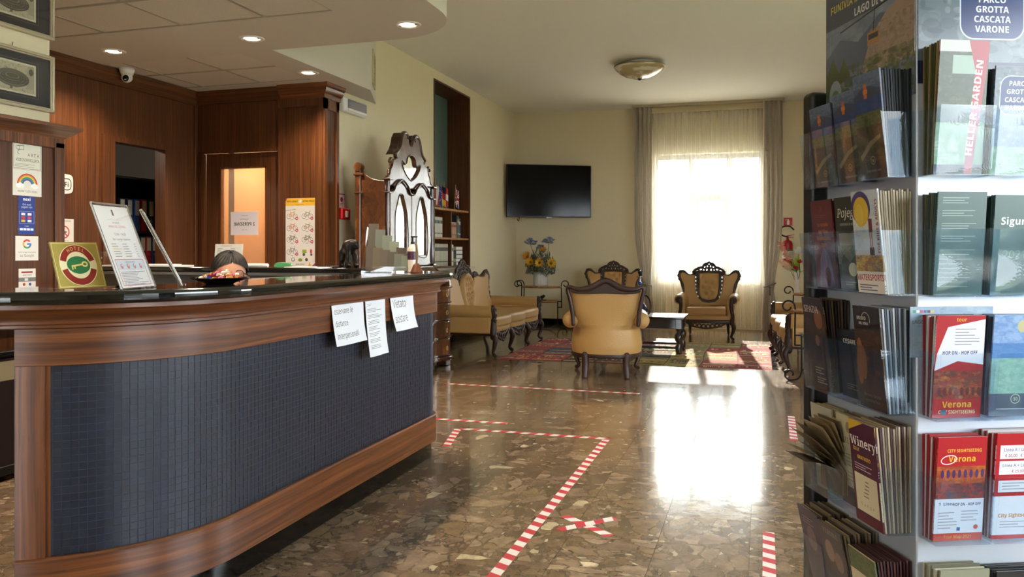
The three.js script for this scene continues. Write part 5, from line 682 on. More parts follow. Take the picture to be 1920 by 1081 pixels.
{ // secretary cabinet
  const c = thing('secretary_cabinet', 'tall glossy walnut secretary cabinet with mirrored doors and scrolled pediment', 'cabinet', [-3.93, 0, -7.745], Math.PI / 2), W = M.walnut, D = phy({ color: '#3a1c0c', roughness: 0.25, clearcoat: 0.9, clearcoatRoughness: 0.1 });
  const mir = std({ color: '#dfe3e4', roughness: 0.02, metalness: 1 });
  const plan = (grow, d = 0) => { const s = new THREE.Shape(); s.moveTo(-0.57 - grow, 0); for (let i = 0; i <= 36; i++) { const x = lerp(-0.57 - grow, 0.57 + grow, i / 36); s.lineTo(x, -(0.66 + grow + d + 0.032 * Math.cos(x / 0.57 * Math.PI * 2.5) * (Math.abs(x) > 0.54 ? 0.2 : 1))); } s.lineTo(0.57 + grow, 0); return s; };
  const slab = (s, y0, y1, bev = 0.008) => new THREE.ExtrudeGeometry(s, { depth: y1 - y0 - 2 * bev, bevelEnabled: true, bevelSize: bev, bevelThickness: bev, bevelSegments: 2 }).rotateX(-Math.PI / 2).translate(0, y0 + bev, 0);
  part('chest_body', slab(plan(-0.012), 0.1, 0.85), W, c);
  [0.12, 0.31, 0.5, 0.69].forEach((y, i) => { const d = part('drawer', slab(plan(-0.006), y + 0.012, y + (i === 3 ? 0.14 : 0.18), 0.006), W, c); part('drawer_moulding', slab(plan(0.006), y - 0.004, y + 0.012, 0.005), D, d); part('pull', [-0.34, 0.34].map((x) => ring(0.022, 0.004, x, y + 0.09, 0.715)), M.gold, d); });
  part('plinth', [slab(plan(0.02), 0.07, 0.115), rbox(0.12, 0.08, 0.12, -0.52, 0.04, 0.6, 0.01), rbox(0.12, 0.08, 0.12, 0.52, 0.04, 0.6, 0.01), rbox(0.12, 0.08, 0.12, -0.52, 0.04, 0.07, 0.01), rbox(0.12, 0.08, 0.12, 0.52, 0.04, 0.07, 0.01)], D, c);
  part('chest_top', slab(plan(0.012), 0.845, 0.87), W, c);
  const cheek = () => plate(shapeOf([[0.05, 0.87], [0.66, 0.87], [0.655, 0.93], [0.6, 0.955], [0.56, 1.0], [0.5, 1.05], [0.46, 1.08], [0.05, 1.08]]), 0.03, 0.006);
  for (const s of [-1, 1]) part('desk_cheek', turned(cheek(), 0, -Math.PI / 2).translate(s * 0.555, 0, 0), W, c);
  part('fall_front', [bar([0, 0.885, 0.62], [0, 1.065, 0.47], 1.08, 0.025)], W, c); part('desk_top', rbox(1.12, 0.025, 0.46, 0, 1.075, 0.24, 0.008), W, c);
  // upper case
  part('upper_side', turned(plate(shapeOf([[0.11, 1.085], [0.42, 1.085], [0.42, 1.93], [0.36, 1.935], [0.28, 1.955], [0.22, 1.99], [0.17, 2.05], [0.11, 2.08]]), 0.02, 0.004), 0, -Math.PI / 2).translate(-0.55, 0, 0), W, c); part('upper_side', turned(plate(shapeOf([[0.11, 1.085], [0.42, 1.085], [0.42, 1.93], [0.36, 1.935], [0.28, 1.955], [0.22, 1.99], [0.17, 2.05], [0.11, 2.08]]), 0.02, 0.004), 0, -Math.PI / 2).translate(0.55, 0, 0), W, c);
  part('upper_back', [span(-0.55, 0.55, 1.085, 1.95, 0.11, 0.13)], W, c); part('upper_roof', [span(-0.55, 0.55, 1.9, 1.92, 0.13, 0.42)], W, c);
  for (const s of [-1, 1]) {
    part('rear_pilaster', [rbox(0.05, 0.98, 0.06, s * 0.565, 1.57, 0.14, 0.012), turned(cyl(0.042, 0.042, 0.07, 0, 0, 0, 20), 0, 0, Math.PI / 2).translate(s * 0.565, 2.075, 0.145), rbox(0.08, 0.02, 0.1, s * 0.565, 2.0, 0.15, 0.006), rbox(0.07, 0.015, 0.09, s * 0.565, 1.82, 0.15, 0.005)], W, c);
    part('front_pilaster', [tube([[s * 0.55, 1.09, 0.45], [s * 0.55, 1.2, 0.455], [s * 0.55, 1.55, 0.445], [s * 0.55, 1.93, 0.45]], (t) => 0.022 + 0.009 * Math.sin(t * 13) * (t < 0.5 ? 1 : 0.5), 40, 10), rbox(0.085, 0.018, 0.085, s * 0.55, 1.95, 0.45, 0.006), rbox(0.07, 0.014, 0.07, s * 0.55, 1.82, 0.45, 0.005), rbox(0.08, 0.02, 0.08, s * 0.55, 1.1, 0.45, 0.006)], D, c);
    // doors with arched mirrors
    const x0 = s > 0 ? 0.01 : -0.5, x1 = s > 0 ? 0.5 : -0.01, cx = (x0 + x1) / 2, arch = (w, y0, ys, yt) => [[cx - w, y0], [cx + w, y0], [cx + w, ys], [cx + w * 0.86, ys + (yt - ys) * 0.25], [cx + w * 0.5, ys + (yt - ys) * 0.72], [cx + w * 0.26, yt - 0.004], [cx, yt], [cx - w * 0.26, yt - 0.004], [cx - w * 0.5, ys + (yt - ys) * 0.72], [cx - w * 0.86, ys + (yt - ys) * 0.25], [cx - w, ys]];
    const sh = shapeOf([[x0, 1.1], [x1, 1.1], [x1, 1.84], [cx + 0.1, 1.9], [cx, 1.93], [cx - 0.1, 1.9], [x0, 1.84]]); sh.holes.push(new THREE.Path(arch(0.135, 1.2, 1.62, 1.82).map(([x, y]) => V2(x, y))));
    const d = part('door', plate(sh, 0.02, 0.005).translate(0, 0, 0.44), W, c); part('mirror', plate(shapeOf(arch(0.134, 1.2, 1.62, 1.82)), 0.004, 0).translate(0, 0, 0.437), mir, d);
    const bead = arch(0.138, 1.197, 1.62, 1.824).map(([x, y]) => [x, y, 0.456]); part('bead', tube([...bead, bead[0]], 0.006, 70, 6), D, d);
    part('arch_moulding', tube([[x0 - 0.01 * s * 0, 1.83, 0.465], [cx - 0.2, 1.84, 0.465], [cx - 0.15, 1.9, 0.467], [cx - 0.07, 1.945, 0.468], [cx, 1.965, 0.468], [cx + 0.07, 1.945, 0.468], [cx + 0.15, 1.9, 0.467], [cx + 0.2, 1.84, 0.465], [x1, 1.83, 0.465]], 0.012, 50, 7), D, d);
  }
  const half = [[0.56, 1.9], [0.56, 1.965], [0.5, 1.975], [0.5, 2.03], [0.45, 2.08], [0.46, 2.14], [0.4, 2.15], [0.34, 2.17], [0.36, 2.21], [0.29, 2.26], [0.25, 2.32], [0.23, 2.39], [0.19, 2.435], [0.12, 2.45], [0.075, 2.43], [0.07, 2.395], [0.05, 2.35], [0.03, 2.33], [0, 2.325]];
  const ps = shapeOf([...half, ...half.slice(0, -1).reverse().map(([x, y]) => [-x, y])]); const cart = [[0, 1.975], [0.06, 1.995], [0.12, 2.025], [0.17, 2.065], [0.215, 2.11], [0.225, 2.16], [0.185, 2.15], [0.145, 2.135], [0.115, 2.155], [0.1, 2.2], [0.05, 2.235], [0, 2.245]], full = [...cart, ...cart.slice(1, -1).reverse().map(([x, y]) => [-x, y])]; ps.holes.push(new THREE.Path(full.map(([x, y]) => V2(x, y))));
  const pd = part('pediment', plate(ps, 0.024, 0.006).translate(0, 0, 0.432), W, c); part('cartouche_mirror', plate(shapeOf(full), 0.004, 0).translate(0, 0, 0.43), mir, pd); part('cartouche_bead', tube([...full, full[0]].map(([x, y]) => [x, y, 0.452]), 0.007, 60, 6), D, pd);
  for (const s of [-1, 1]) part('scroll_moulding', [tube([[s * 0.33, 2.19, 0.43], [s * 0.36, 2.22, 0.44], [s * 0.29, 2.27, 0.44], [s * 0.25, 2.33, 0.44], [s * 0.225, 2.4, 0.44], [s * 0.18, 2.445, 0.44], [s * 0.12, 2.455, 0.44], [s * 0.08, 2.43, 0.44], [s * 0.1, 2.4, 0.44]], (t) => 0.026 - 0.006 * t, 40, 8), tube([[s * 0.55, 1.98, 0.44], [s * 0.51, 2.0, 0.44], [s * 0.49, 2.05, 0.44], [s * 0.45, 2.09, 0.44], [s * 0.44, 2.14, 0.44], [s * 0.47, 2.16, 0.44], [s * 0.5, 2.13, 0.44]], 0.017, 30, 8), plate(shapeOf([[s * 0.36, 2.215], [s * 0.29, 2.275], [s * 0.25, 2.335], [s * 0.225, 2.405], [s * 0.18, 2.45], [s * 0.12, 2.46], [s * 0.12, 2.42], [s * 0.17, 2.41], [s * 0.2, 2.37], [s * 0.24, 2.29], [s * 0.3, 2.23]].slice()[s > 0 ? 'slice' : 'reverse']()), 0.1, 0.004).translate(0, 0, 0.385)], D, pd);
}
// books and flags in the recess
{
  const X = LX - 0.05, r = rng(404), B = (z, y, w, h, col, band, label, lean = 0) => { const b = thing('book', label, 'book', [X, y, z], Math.PI / 2, 'books in the wall recess'); b.rotation.order = 'YXZ'; b.rotation.z = lean; part('cover', rbox(w, h, 0.2, 0, h / 2, -0.1, 0.004), flat(col, 0.5), b); part('spine_band', box(w * 0.98, h * 0.16, 0.002, 0, h * 0.76, 0.0), flat(band, 0.5), b); part('spine_line', box(w * 0.98, h * 0.05, 0.002, 0, h * 0.2, 0), flat(band, 0.5), b); return w; };
  const run = (z, zEnd, y, list) => { for (const [w, h, c, band, label, lean] of list) { B(z - w / 2, y, w - 0.006, h, c, band, label, lean); z -= w; } };
  run(-9.745, 0, 1.43, [[0.05, 0.31, '#7f938c', '#c9c4b0', 'tall grey green book at the near end of the upper shelf'], ...['second', 'third', 'fourth', 'fifth', 'sixth', 'seventh'].map((k, i) => [0.058, 0.27, '#c8c3b2', i % 2 ? '#3a3f3a' : '#6d7a70', `cream spined volume, ${k} book on the upper shelf`])]);
  run(-10.41, 0, 1.43, [[0.05, 0.3, '#d9d4c4', '#8a5a4a', 'cream book just past the upper shelf divider'], ...['first', 'second', 'third', 'fourth'].map((k) => [0.052, 0.22, '#b58a72', '#8a4436', `short reddish volume, ${k} of four on the upper shelf`]), [0.05, 0.32, '#23242a', '#55565c', 'tall black book on the upper shelf'], [0.045, 0.31, '#4c7a2a', '#d2c23a', 'green and yellow book on the upper shelf'], [0.06, 0.28, '#24408a', '#c8c8c8', 'blue book at the far end of the upper shelf']]);
  run(-9.745, 0, 1.045, Array.from({ length: 13 }, (_, i) => [0.046, 0.3, '#b9b29a', '#4a4638', `beige encyclopaedia volume on the lower shelf, number ${i + 1} from the cabinet side`]));
  run(-10.41, 0, 1.045, [[0.046, 0.3, '#b9b29a', '#4a4638', 'beige volume just past the lower shelf divider'], [0.045, 0.3, '#cfcaba', '#4a4638', 'pale volume beside a leaning book on the lower shelf'], [0.05, 0.29, '#e0dccd', '#777', 'white book standing last on the lower shelf']]);
  [['#8a8068', 0.05], ['#cfc6a6', 0.045], ['#6b6a5c', 0.06], ['#5d6258', 0.06], ['#bdb28c', 0.05]].reduce((y, [c, h], i) => { const b = thing('lying_book', `book lying flat in the lower shelf pile, ${['bottom', 'second', 'third', 'fourth', 'top'][i]} one`, 'book', [LX - 0.16, y, -10.8], 0, 'books in the wall recess'); part('cover', rbox(0.2, h - 0.002, 0.26, 0, h / 2, 0, 0.004), flat(c, 0.6), b); part('pages', box(0.004, h - 0.016, 0.24, 0.1, h / 2, 0), M.paper, b); return y + h; }, 1.045);
  const flags = [['red', -9.9, (g) => fill(g, '#c02a2a', 0, 0, 128, 96)], ['green white and red', -10.03, (g) => ['#2a7a44', '#e4e0d8', '#b52a2e'].forEach((c, i) => fill(g, c, i * 43, 0, 43, 96))], ['blue starred', -10.14, (g) => { fill(g, '#25408f', 0, 0, 128, 96); for (let i = 0; i < 12; i++) disc(g, '#e3c63a', 64 + 26 * Math.cos(i * 0.524), 48 + 26 * Math.sin(i * 0.524), 4); }], ['black red and gold', -10.25, (g) => ['#1c1a1a', '#b52a2e', '#d8b03a'].forEach((c, i) => fill(g, c, 0, i * 32, 128, 32))], ['red and white', -10.35, (g) => ['#b52a2e', '#e4e0d8', '#b52a2e'].forEach((c, i) => fill(g, c, 0, i * 32, 128, 32))], ['British', -10.78, (g) => { fill(g, '#24357a', 0, 0, 128, 96); g.strokeStyle = '#e8e4dc'; g.lineWidth = 18; g.beginPath(); g.moveTo(0, 0); g.lineTo(128, 96); g.moveTo(128, 0); g.lineTo(0, 96); g.stroke(); g.strokeStyle = '#b52a2e'; g.lineWidth = 7; g.stroke(); fill(g, '#e8e4dc', 50, 0, 28, 96); fill(g, '#e8e4dc', 0, 34, 128, 28); fill(g, '#b52a2e', 56, 0, 16, 96); fill(g, '#b52a2e', 0, 40, 128, 16); }]];
  flags.forEach(([n, z, draw], i) => { const f = thing('table_flag', `small ${n} table flag hanging from its stick on the top shelf`, 'flag', [LX - 0.13, 1.825, z], Math.PI / 2 - 0.5 + 0.12 * (i % 3), 'table flags'); part('base', lathe([[0.001, 0], [0.04, 0], [0.04, 0.01], [0.012, 0.025], [0.001, 0.026]], 18), M.gold, f); part('pole', tube([[0, 0.02, 0], [0.02, 0.36, 0.012]], 0.004, 6, 6), M.gold, f); part('cloth', sheetOf((u, v) => [0.018 + 0.09 * u - 0.02 * (1 - v), 0.33 - 0.24 * (1 - v) - 0.08 * u, 0.012 + 0.014 * Math.sin(u * 9 + v * 2)], 14, 10), std({ map: canvasTex(128, 96, draw), roughness: 0.8, side: THREE.DoubleSide }), f, { keepUV: true }); });
}
{ // television
  const t = thing('television', 'large black flat television hung across the corner', 'television', [-3.35, 2.237, -12.975], 0.501);
  part('bezel', [rbox(1.437, 0.865, 0.05, 0, 0, -0.03, 0.01)], flat('#15161a', 0.35), t); part('screen', box(1.415, 0.838, 0.003, 0, 0.005, -0.004), phy({ color: '#05060a', roughness: 0.12, specularIntensity: 0.35 }), t); part('silver_edge', [rbox(1.44, 0.006, 0.02, 0, 0.434, -0.012, 0.002), rbox(0.006, 0.86, 0.02, 0.719, 0, -0.012, 0.002)], flat('#8f9094', 0.3, 0.6), t); part('logo_tab', rbox(0.1, 0.014, 0.02, 0, -0.437, -0.015, 0.004), flat('#b9babd', 0.3, 0.5), t); part('wall_arm', [bar([-0.1, 0, -0.05], [-0.25, 0, -0.32], 0.06, 0.08), rbox(0.3, 0.3, 0.02, 0, 0, -0.06)], M.black, t); part('cable', tube([[-0.5, -0.43, -0.04], [-0.51, -0.5, -0.05], [-0.53, -0.46, -0.06]], 0.005, 10, 6), M.black, t);
}
{ // fire extinguisher and its sign
  const e = thing('fire_extinguisher', 'red fire extinguisher with black hose hung on the back wall', 'fire extinguisher', [0.385, 1.0, BZ + 0.09]);
  part('cylinder', lathe([[0.001, 0], [0.07, 0], [0.078, 0.012], [0.078, 0.36], [0.06, 0.4], [0.022, 0.42], [0.022, 0.44], [0.001, 0.44]], 26), M.red, e); part('label', new THREE.CylinderGeometry(0.079, 0.079, 0.14, 26, 1, true).translate(0, 0.2, 0), printed(canvasTex(256, 128, (g) => { fill(g, '#d7dfd0', 0, 0, 256, 128); fill(g, '#3f8a4a', 0, 0, 256, 22); rows(g, 10, 34, 220, 8, 11, '#555', 4); }), 0.5), e, { keepUV: true }); part('valve', [cyl(0.018, 0.018, 0.04, 0, 0.455, 0, 12), bar([-0.02, 0.48, 0], [0.1, 0.5, 0.01], 0.02, 0.012), bar([0, 0.46, 0.0], [0.09, 0.455, 0.01], 0.018, 0.01)], M.red, e); part('hose', tube([[0, 0.465, 0.02], [-0.09, 0.5, 0.03], [-0.11, 0.58, 0.03], [-0.05, 0.63, 0.02], [0.03, 0.63, 0.02], [0.09, 0.58, 0.03]], 0.012, 28, 8), M.black, e); part('bracket', rbox(0.05, 0.3, 0.03, 0, 0.24, -0.075, 0.004), M.black, e);
  single('extinguisher_sign', box(0.145, 0.14, 0.004), printed(canvasTex(200, 200, (g) => { fill(g, '#b8222a', 0, 0, 200, 200); g.strokeStyle = '#efe2de'; g.lineWidth = 8; g.strokeRect(8, 8, 184, 184); g.fillStyle = '#efe2de'; g.beginPath(); g.roundRect(78, 74, 52, 94, 14); g.fill(); fill(g, '#efe2de', 92, 44, 24, 30); g.beginPath(); g.arc(84, 78, 34, Math.PI, 4.9); g.stroke(); }), 0.5), 'red fire extinguisher sign high on the back wall', 'sign', undefined, { keepUV: true, at: [0.395, 1.706, BZ + 0.003] });
}
{ // ceiling bowl lamp, unlit
  const l = thing('ceiling_lamp', 'unlit marbled glass bowl lamp on the lounge ceiling', 'lamp', [-1.461, H0, -10.168]);
  const t = tex(128, 128, (u, v) => { const a = fbm(u, v, 6, 6, 33, 4); return mix3(hex('#b7a678'), hex('#e4decb'), smooth(0.35, 0.65, a)); }, { rep: [2, 2] });
  part('glass_bowl', lathe([[0.001, -0.2], [0.09, -0.192], [0.18, -0.165], [0.25, -0.125], [0.3, -0.08], [0.318, -0.05], [0.31, -0.048], [0.24, -0.11], [0.1, -0.175], [0.001, -0.185]], 48), phy({ map: t, roughness: 0.25, clearcoat: 0.5 }), l, { keepUV: true }); part('rim', new THREE.TorusGeometry(0.316, 0.006, 8, 48).rotateX(Math.PI / 2).translate(0, -0.05, 0), flat('#8a7a5a', 0.4, 0.6), l); part('ceiling_plate', cyl(0.2, 0.2, 0.02, 0, -0.01, 0, 32), M.white, l); part('finial', [cyl(0.012, 0.03, 0.02, 0, -0.208, 0, 14), cyl(0.008, 0.008, 0.19, 0, -0.1, 0, 8)], M.black, l);
}
// rug
{
  const t = canvasTex(2048, 1580, (g, w, h) => {
    const r = rng(12), reds = ['#8e2f30', '#a33b38', '#9a3434'], ol = ['#8f8448', '#9c8f55', '#a39a62'], bl = ['#2c3c5c', '#364a6a'], dk = ['#4a3a30', '#5a4636'];
    const cols = [[reds], [reds, bl], [bl, dk], [dk, reds], [dk, ol], [ol, ol], [ol, reds], [reds, reds]], nC = 8, nR = 4;
    for (let i = 0; i < nC; i++) for (let j = 0; j < nR; j++) {
      const x = i * w / nC, y = j * h / nR, W = w / nC, Hh = h / nR, set = cols[i][(j + i) % cols[i].length], base = set[Math.floor(r() * set.length)]; fill(g, base, x, y, W, Hh);
      const alt = ['#c9b890', '#d8c9a0', '#7c2a2c', '#2e3d5c', '#c58a3a', '#5f7a68', '#3a2c26', '#b0503a']; const n = 7 + Math.floor(r() * 5);
      for (let k = 0; k < n; k++) { const yy = y + Hh * (0.08 + 0.84 * r()), c = alt[Math.floor(r() * 8)], mode = r(); g.fillStyle = c; if (mode < 0.35) g.fillRect(x + 12, yy, W - 24, 10 + r() * 18); else if (mode < 0.65) { const m = 6 + Math.floor(r() * 8), hh = 26 + r() * 44; for (let q = 0; q < m; q++) { g.fillStyle = alt[Math.floor(r() * 8)]; g.fillRect(x + 30 + q * (W - 60) / m, yy - hh / 2, (W - 60) / m * 0.62, hh); } } else { g.strokeStyle = c; g.lineWidth = 11; g.beginPath(); for (let q = 0; q <= 8; q++) g[q ? 'lineTo' : 'moveTo'](x + 16 + q * (W - 32) / 8, yy + (q % 2 ? -18 : 18)); g.stroke(); } }
      g.strokeStyle = '#3a2a24'; g.lineWidth = 5; g.strokeRect(x, y, W, Hh);
    }
    const id = g.getImageData(0, 0, w, h), d = id.data; for (let p = 0; p < d.length; p += 4) { const q = 0.86 + 0.28 * hash((p >> 2) % w >> 1, Math.floor((p >> 2) / w) >> 1, 5); d[p] *= q; d[p + 1] *= q; d[p + 2] *= q; } g.putImageData(id, 0, 0);
  });
  const rug = thing('patchwork_rug', 'red, blue and olive patchwork kilim rug under the lounge furniture', 'rug', [-1.41, 0, -10.11]);
  part('weave', sheetOf((u, v) => { const x = (u - 0.5) * 3.05, z = (0.5 - v) * 2.38, e = Math.min(u, 1 - u, v, 1 - v); return [x + 0.012 * Math.sin(v * 9), e < 0.001 ? 0.0005 : 0.009 + 0.0025 * Math.sin(x * 3.1 + z * 2), z + 0.01 * Math.sin(u * 11)]; }, 60, 48), std({ map: t, roughness: 0.95, side: THREE.DoubleSide }), rug, { keepUV: true });
  const r = rng(66), fr = []; for (let i = 0; i < 46; i++) { const z = -1.17 + i * 0.052; fr.push(tube([[1.52, 0.006, z], [1.54, 0.008, z + (r() - 0.5) * 0.03], [1.56 + r() * 0.02, 0.004, z + (r() - 0.5) * 0.06]], 0.004, 5, 5)); }
  part('fringe', fr, flat('#2a2220', 0.9), rug, { kind: 'stuff' });
}
{ // coffee table and hookah
  const y = 0.458, t = thing('coffee_table', 'low dark wooden coffee table with turned legs on the rug', 'table', [-1.45, 0.0118, -10.12]);
  part('table_top', rbox(1.14, 0.03, 0.6, 0, y - 0.025, 0, 0.008), M.darkTable, t); part('apron', [rbox(1.0, 0.11, 0.02, 0, y - 0.1, 0.24, 0.004), rbox(1.0, 0.11, 0.02, 0, y - 0.1, -0.24, 0.004), rbox(0.02, 0.11, 0.46, 0.5, y - 0.1, 0, 0.004), rbox(0.02, 0.11, 0.46, -0.5, y - 0.1, 0, 0.004)], M.darkTable, t);
  for (const sx of [-1, 1]) for (const sz of [-1, 1]) part('leg', [lathe([[0.001, 0], [0.036, 0], [0.04, 0.03], [0.04, 0.1], [0.026, 0.115], [0.03, 0.135], [0.046, 0.17], [0.05, 0.2], [0.042, 0.235], [0.024, 0.255], [0.022, 0.27], [0.034, 0.285], [0.036, 0.3], [0.001, 0.3]], 18).translate(sx * 0.5, 0, sz * 0.235), rbox(0.078, 0.13, 0.078, sx * 0.5, 0.365, sz * 0.235, 0.006)], M.darkTable, t);
  part('stretcher', [rbox(1.0, 0.03, 0.03, 0, 0.075, 0.235, 0.004), rbox(1.0, 0.03, 0.03, 0, 0.075, -0.235, 0.004), rbox(0.03, 0.03, 0.46, 0.5, 0.075, 0, 0.004), rbox(0.03, 0.03, 0.46, -0.5, 0.075, 0, 0.004)], M.darkTable, t);
  const k = thing('hookah', 'tall blue glass and chrome hookah rising behind the chair seen from behind', 'hookah', [-1.43, y + 0.0022, -10.0]); const blue = phy({ color: '#1546c0', roughness: 0.08, clearcoat: 1 });
  part('water_vase', lathe([[0.001, 0], [0.07, 0], [0.09, 0.02], [0.095, 0.06], [0.07, 0.12], [0.03, 0.17], [0.022, 0.2], [0.001, 0.2]], 26), phy({ color: '#1c2f52', roughness: 0.1, clearcoat: 1 }), k); part('stem', [cyl(0.008, 0.008, 0.36, 0, 0.37, 0, 10), cyl(0.018, 0.018, 0.02, 0, 0.22, 0, 14), cyl(0.015, 0.015, 0.012, 0, 0.35, 0, 12), cyl(0.014, 0.014, 0.012, 0, 0.43, 0, 12)], M.chrome, k); part('glass_bead', ball(0.024, 0, 0.32, 0, 16), blue, k); part('glass_bead', ball(0.022, 0, 0.39, 0, 16), blue, k); part('glass_bead', ball(0.024, 0, 0.26, 0, 16), blue, k); part('tray', lathe([[0.001, 0.47], [0.04, 0.468], [0.055, 0.475], [0.04, 0.472], [0.001, 0.476]], 24), M.chrome, k); part('bowl', lathe([[0.001, 0.48], [0.012, 0.48], [0.026, 0.52], [0.028, 0.545], [0.02, 0.545], [0.001, 0.52]], 16), M.black, k); part('hose', tube([[0.02, 0.22, 0], [0.08, 0.24, 0.02], [0.13, 0.16, 0.04], [0.12, 0.03, 0.06], [0.06, 0.008, 0.08], [0.0, 0.008, 0.12]], 0.009, 30, 7), M.black, k);
}
// iron and wood side tables
function makeSideTable(label) {
  const t = thing('scroll_side_table', label, 'side table', [0, 0, 0], 0, 'wrought iron side tables');
  for (const [y, w] of [[0.675, 0.64], [0.445, 0.5]]) part('shelf', plate(curveShape([[-w / 2, 0], [-w / 2 + 0.03, 0.13], [-w / 4, 0.165], [w / 4, 0.165], [w / 2 - 0.03, 0.13], [w / 2, 0], [w / 2 - 0.03, -0.13], [w / 4, -0.165], [-w / 4, -0.165], [-w / 2 + 0.03, -0.13]]), 0.012, 0.004).rotateX(-Math.PI / 2).translate(0, y, 0), M.oak, t);
  part('shelf_rim', [0.66, 0.43].flatMap((y, i) => [tube(Array.from({ length: 24 }, (_, k) => { const a = k / 24 * Math.PI * 2; return [(i ? 0.245 : 0.315) * Math.cos(a), y, 0.162 * Math.sin(a)]; }), 0.006, 40, 6, true)]), M.iron, t);
  for (const [s, z] of [[-1, -0.12], [-1, 0.12], [1, 0]]) {
    const sp = []; for (let k = 0; k <= 14; k++) { const a = Math.PI - k / 14 * Math.PI * 1.9, r = 0.065 - 0.036 * k / 14; sp.push([s * (0.315 + 0.065 + r * Math.cos(a)), 0.715 + r * Math.sin(a), z]); }
    const ft = []; for (let k = 0; k <= 12; k++) { const a = -Math.PI / 2 + k / 12 * Math.PI * 1.6, r = 0.055 - 0.028 * k / 12; ft.push([s * (0.36 + r * Math.cos(a)), 0.064 + r * Math.sin(a), z]); }
    part('leg', [tube([[s * 0.315, 0.345, z], [s * 0.315, 0.5, z], ...sp], 0.0085, 46, 7), bar([s * 0.315, 0.345, z], [s * 0.255, 0.345, z], 0.014, 0.014), bar([s * 0.315, 0.44, z], [s * 0.255, 0.44, z], 0.014, 0.014), tube([[s * 0.255, 0.445, z], [s * 0.255, 0.2, z], [s * 0.257, 0.08, z], [s * 0.285, 0.025, z], ...ft], 0.0085, 50, 7)], M.iron, t);
  }
  part('cross_scroll', [tube([[-0.255, 0.12, 0], [-0.15, 0.04, 0], [0, 0.02, 0], [0.15, 0.04, 0], [0.255, 0.12, 0]], 0.008, 24, 6), bar([-0.255, 0.12, -0.12], [-0.255, 0.12, 0.12], 0.012, 0.012), ], M.iron, t);
  return t;
}
const tabA = makeSideTable('wrought iron side table with two wooden shelves in the corner under the television'); tabA.position.set(-3.38, 0, -12.62); tabA.rotation.y = 0.12;
copyOf(tabA, [0.62, 0, -8.28], Math.PI + 0.1, 'wrought iron side table nearest the leaflet stand beside the sunlit sofa');
copyOf(tabA, [0.72, 0, -11.5], Math.PI - 0.1, 'wrought iron side table on the far right below the fire extinguisher');
{ // bird figurine on the lower shelf
  const b = thing('bird_figurine', 'small brown bird figurine on the lower shelf of the corner side table', 'figurine', [-3.38, 0.4555, -12.6]); part('body', figure([[0, 0.05, 0, 0.028, 0.03, 0.06, 0, 0.02], [0.03, 0.075, 0, 0.016, 0.05, 0.072, 0, 0.008], [-0.02, 0.04, 0, 0.016, -0.08, 0.03, 0, 0.006], [0, 0.03, 0, 0.012, 0, 0.012, 0, 0.01]], 0.006, 0.006), M.bronze, b); part('perch', [rbox(0.16, 0.012, 0.06, 0, 0.006, 0, 0.004)], M.bronze, b);
}
// flower arrangements
const petalG = (l, w) => sheetOf((u, v) => [(u - 0.5) * w * Math.sin(Math.PI * Math.min(1, 0.15 + v * 0.85)), 0.25 * l * v * v, l * v], 4, 5);
const two = (c, rough = 0.7) => std({ color: c, roughness: rough, side: THREE.DoubleSide });
function stemTo(f, base, head, bend = 0.02) { part('stem', tube([base, [lerp(base[0], head[0], 0.5) + bend, lerp(base[1], head[1], 0.55), lerp(base[2], head[2], 0.5)], head], 0.004, 12, 6), M.stem, f); }
function sunflower(org, base, head, size, label, tilt, color = '#d9a416') {
  const f = thing('sunflower', label, 'flower', org, 0, 'flowers in the corner vase'); stemTo(f, base, head); const h = new THREE.Group(); h.name = 'flower_head'; h.position.set(...head); h.rotation.set(...tilt); f.add(h); const ps = []; for (let k = 0; k < 18; k++) ps.push(turned(petalG(size, size * 0.42), -0.25 - 0.3 * (k % 2), 0).rotateY(k / 18 * Math.PI * 2)); part('petals', ps, two(color), h); part('disc', ell(size * 0.4, size * 0.16, size * 0.4, 0, size * 0.05, 0), flat('#7a5212', 0.9), h);
}
function umbel(org, base, head, size, label, color) {
  const f = thing('agapanthus', label, 'flower', org, 0, 'flowers in the corner vase'); stemTo(f, base, head); const r = rng(Math.floor(head[0] * 1000) + 40), fl = [], pe = []; for (let k = 0; k < 34; k++) { const a = r() * 6.28, b = r() * 1.7, d = size * (0.75 + 0.35 * r()), p = [head[0] + d * Math.sin(b) * Math.cos(a), head[1] + d * Math.cos(b) * 0.8, head[2] + d * Math.sin(b) * Math.sin(a)]; pe.push(tube([head, p], 0.0016, 2, 4)); for (let q = 0; q < 5; q++) fl.push(turned(petalG(0.036, 0.018), -0.5, 0).rotateY(q * 1.256 + a).translate(...p)); } part('pedicels', pe, M.stem, f); part('florets', fl, two(color), f);
}
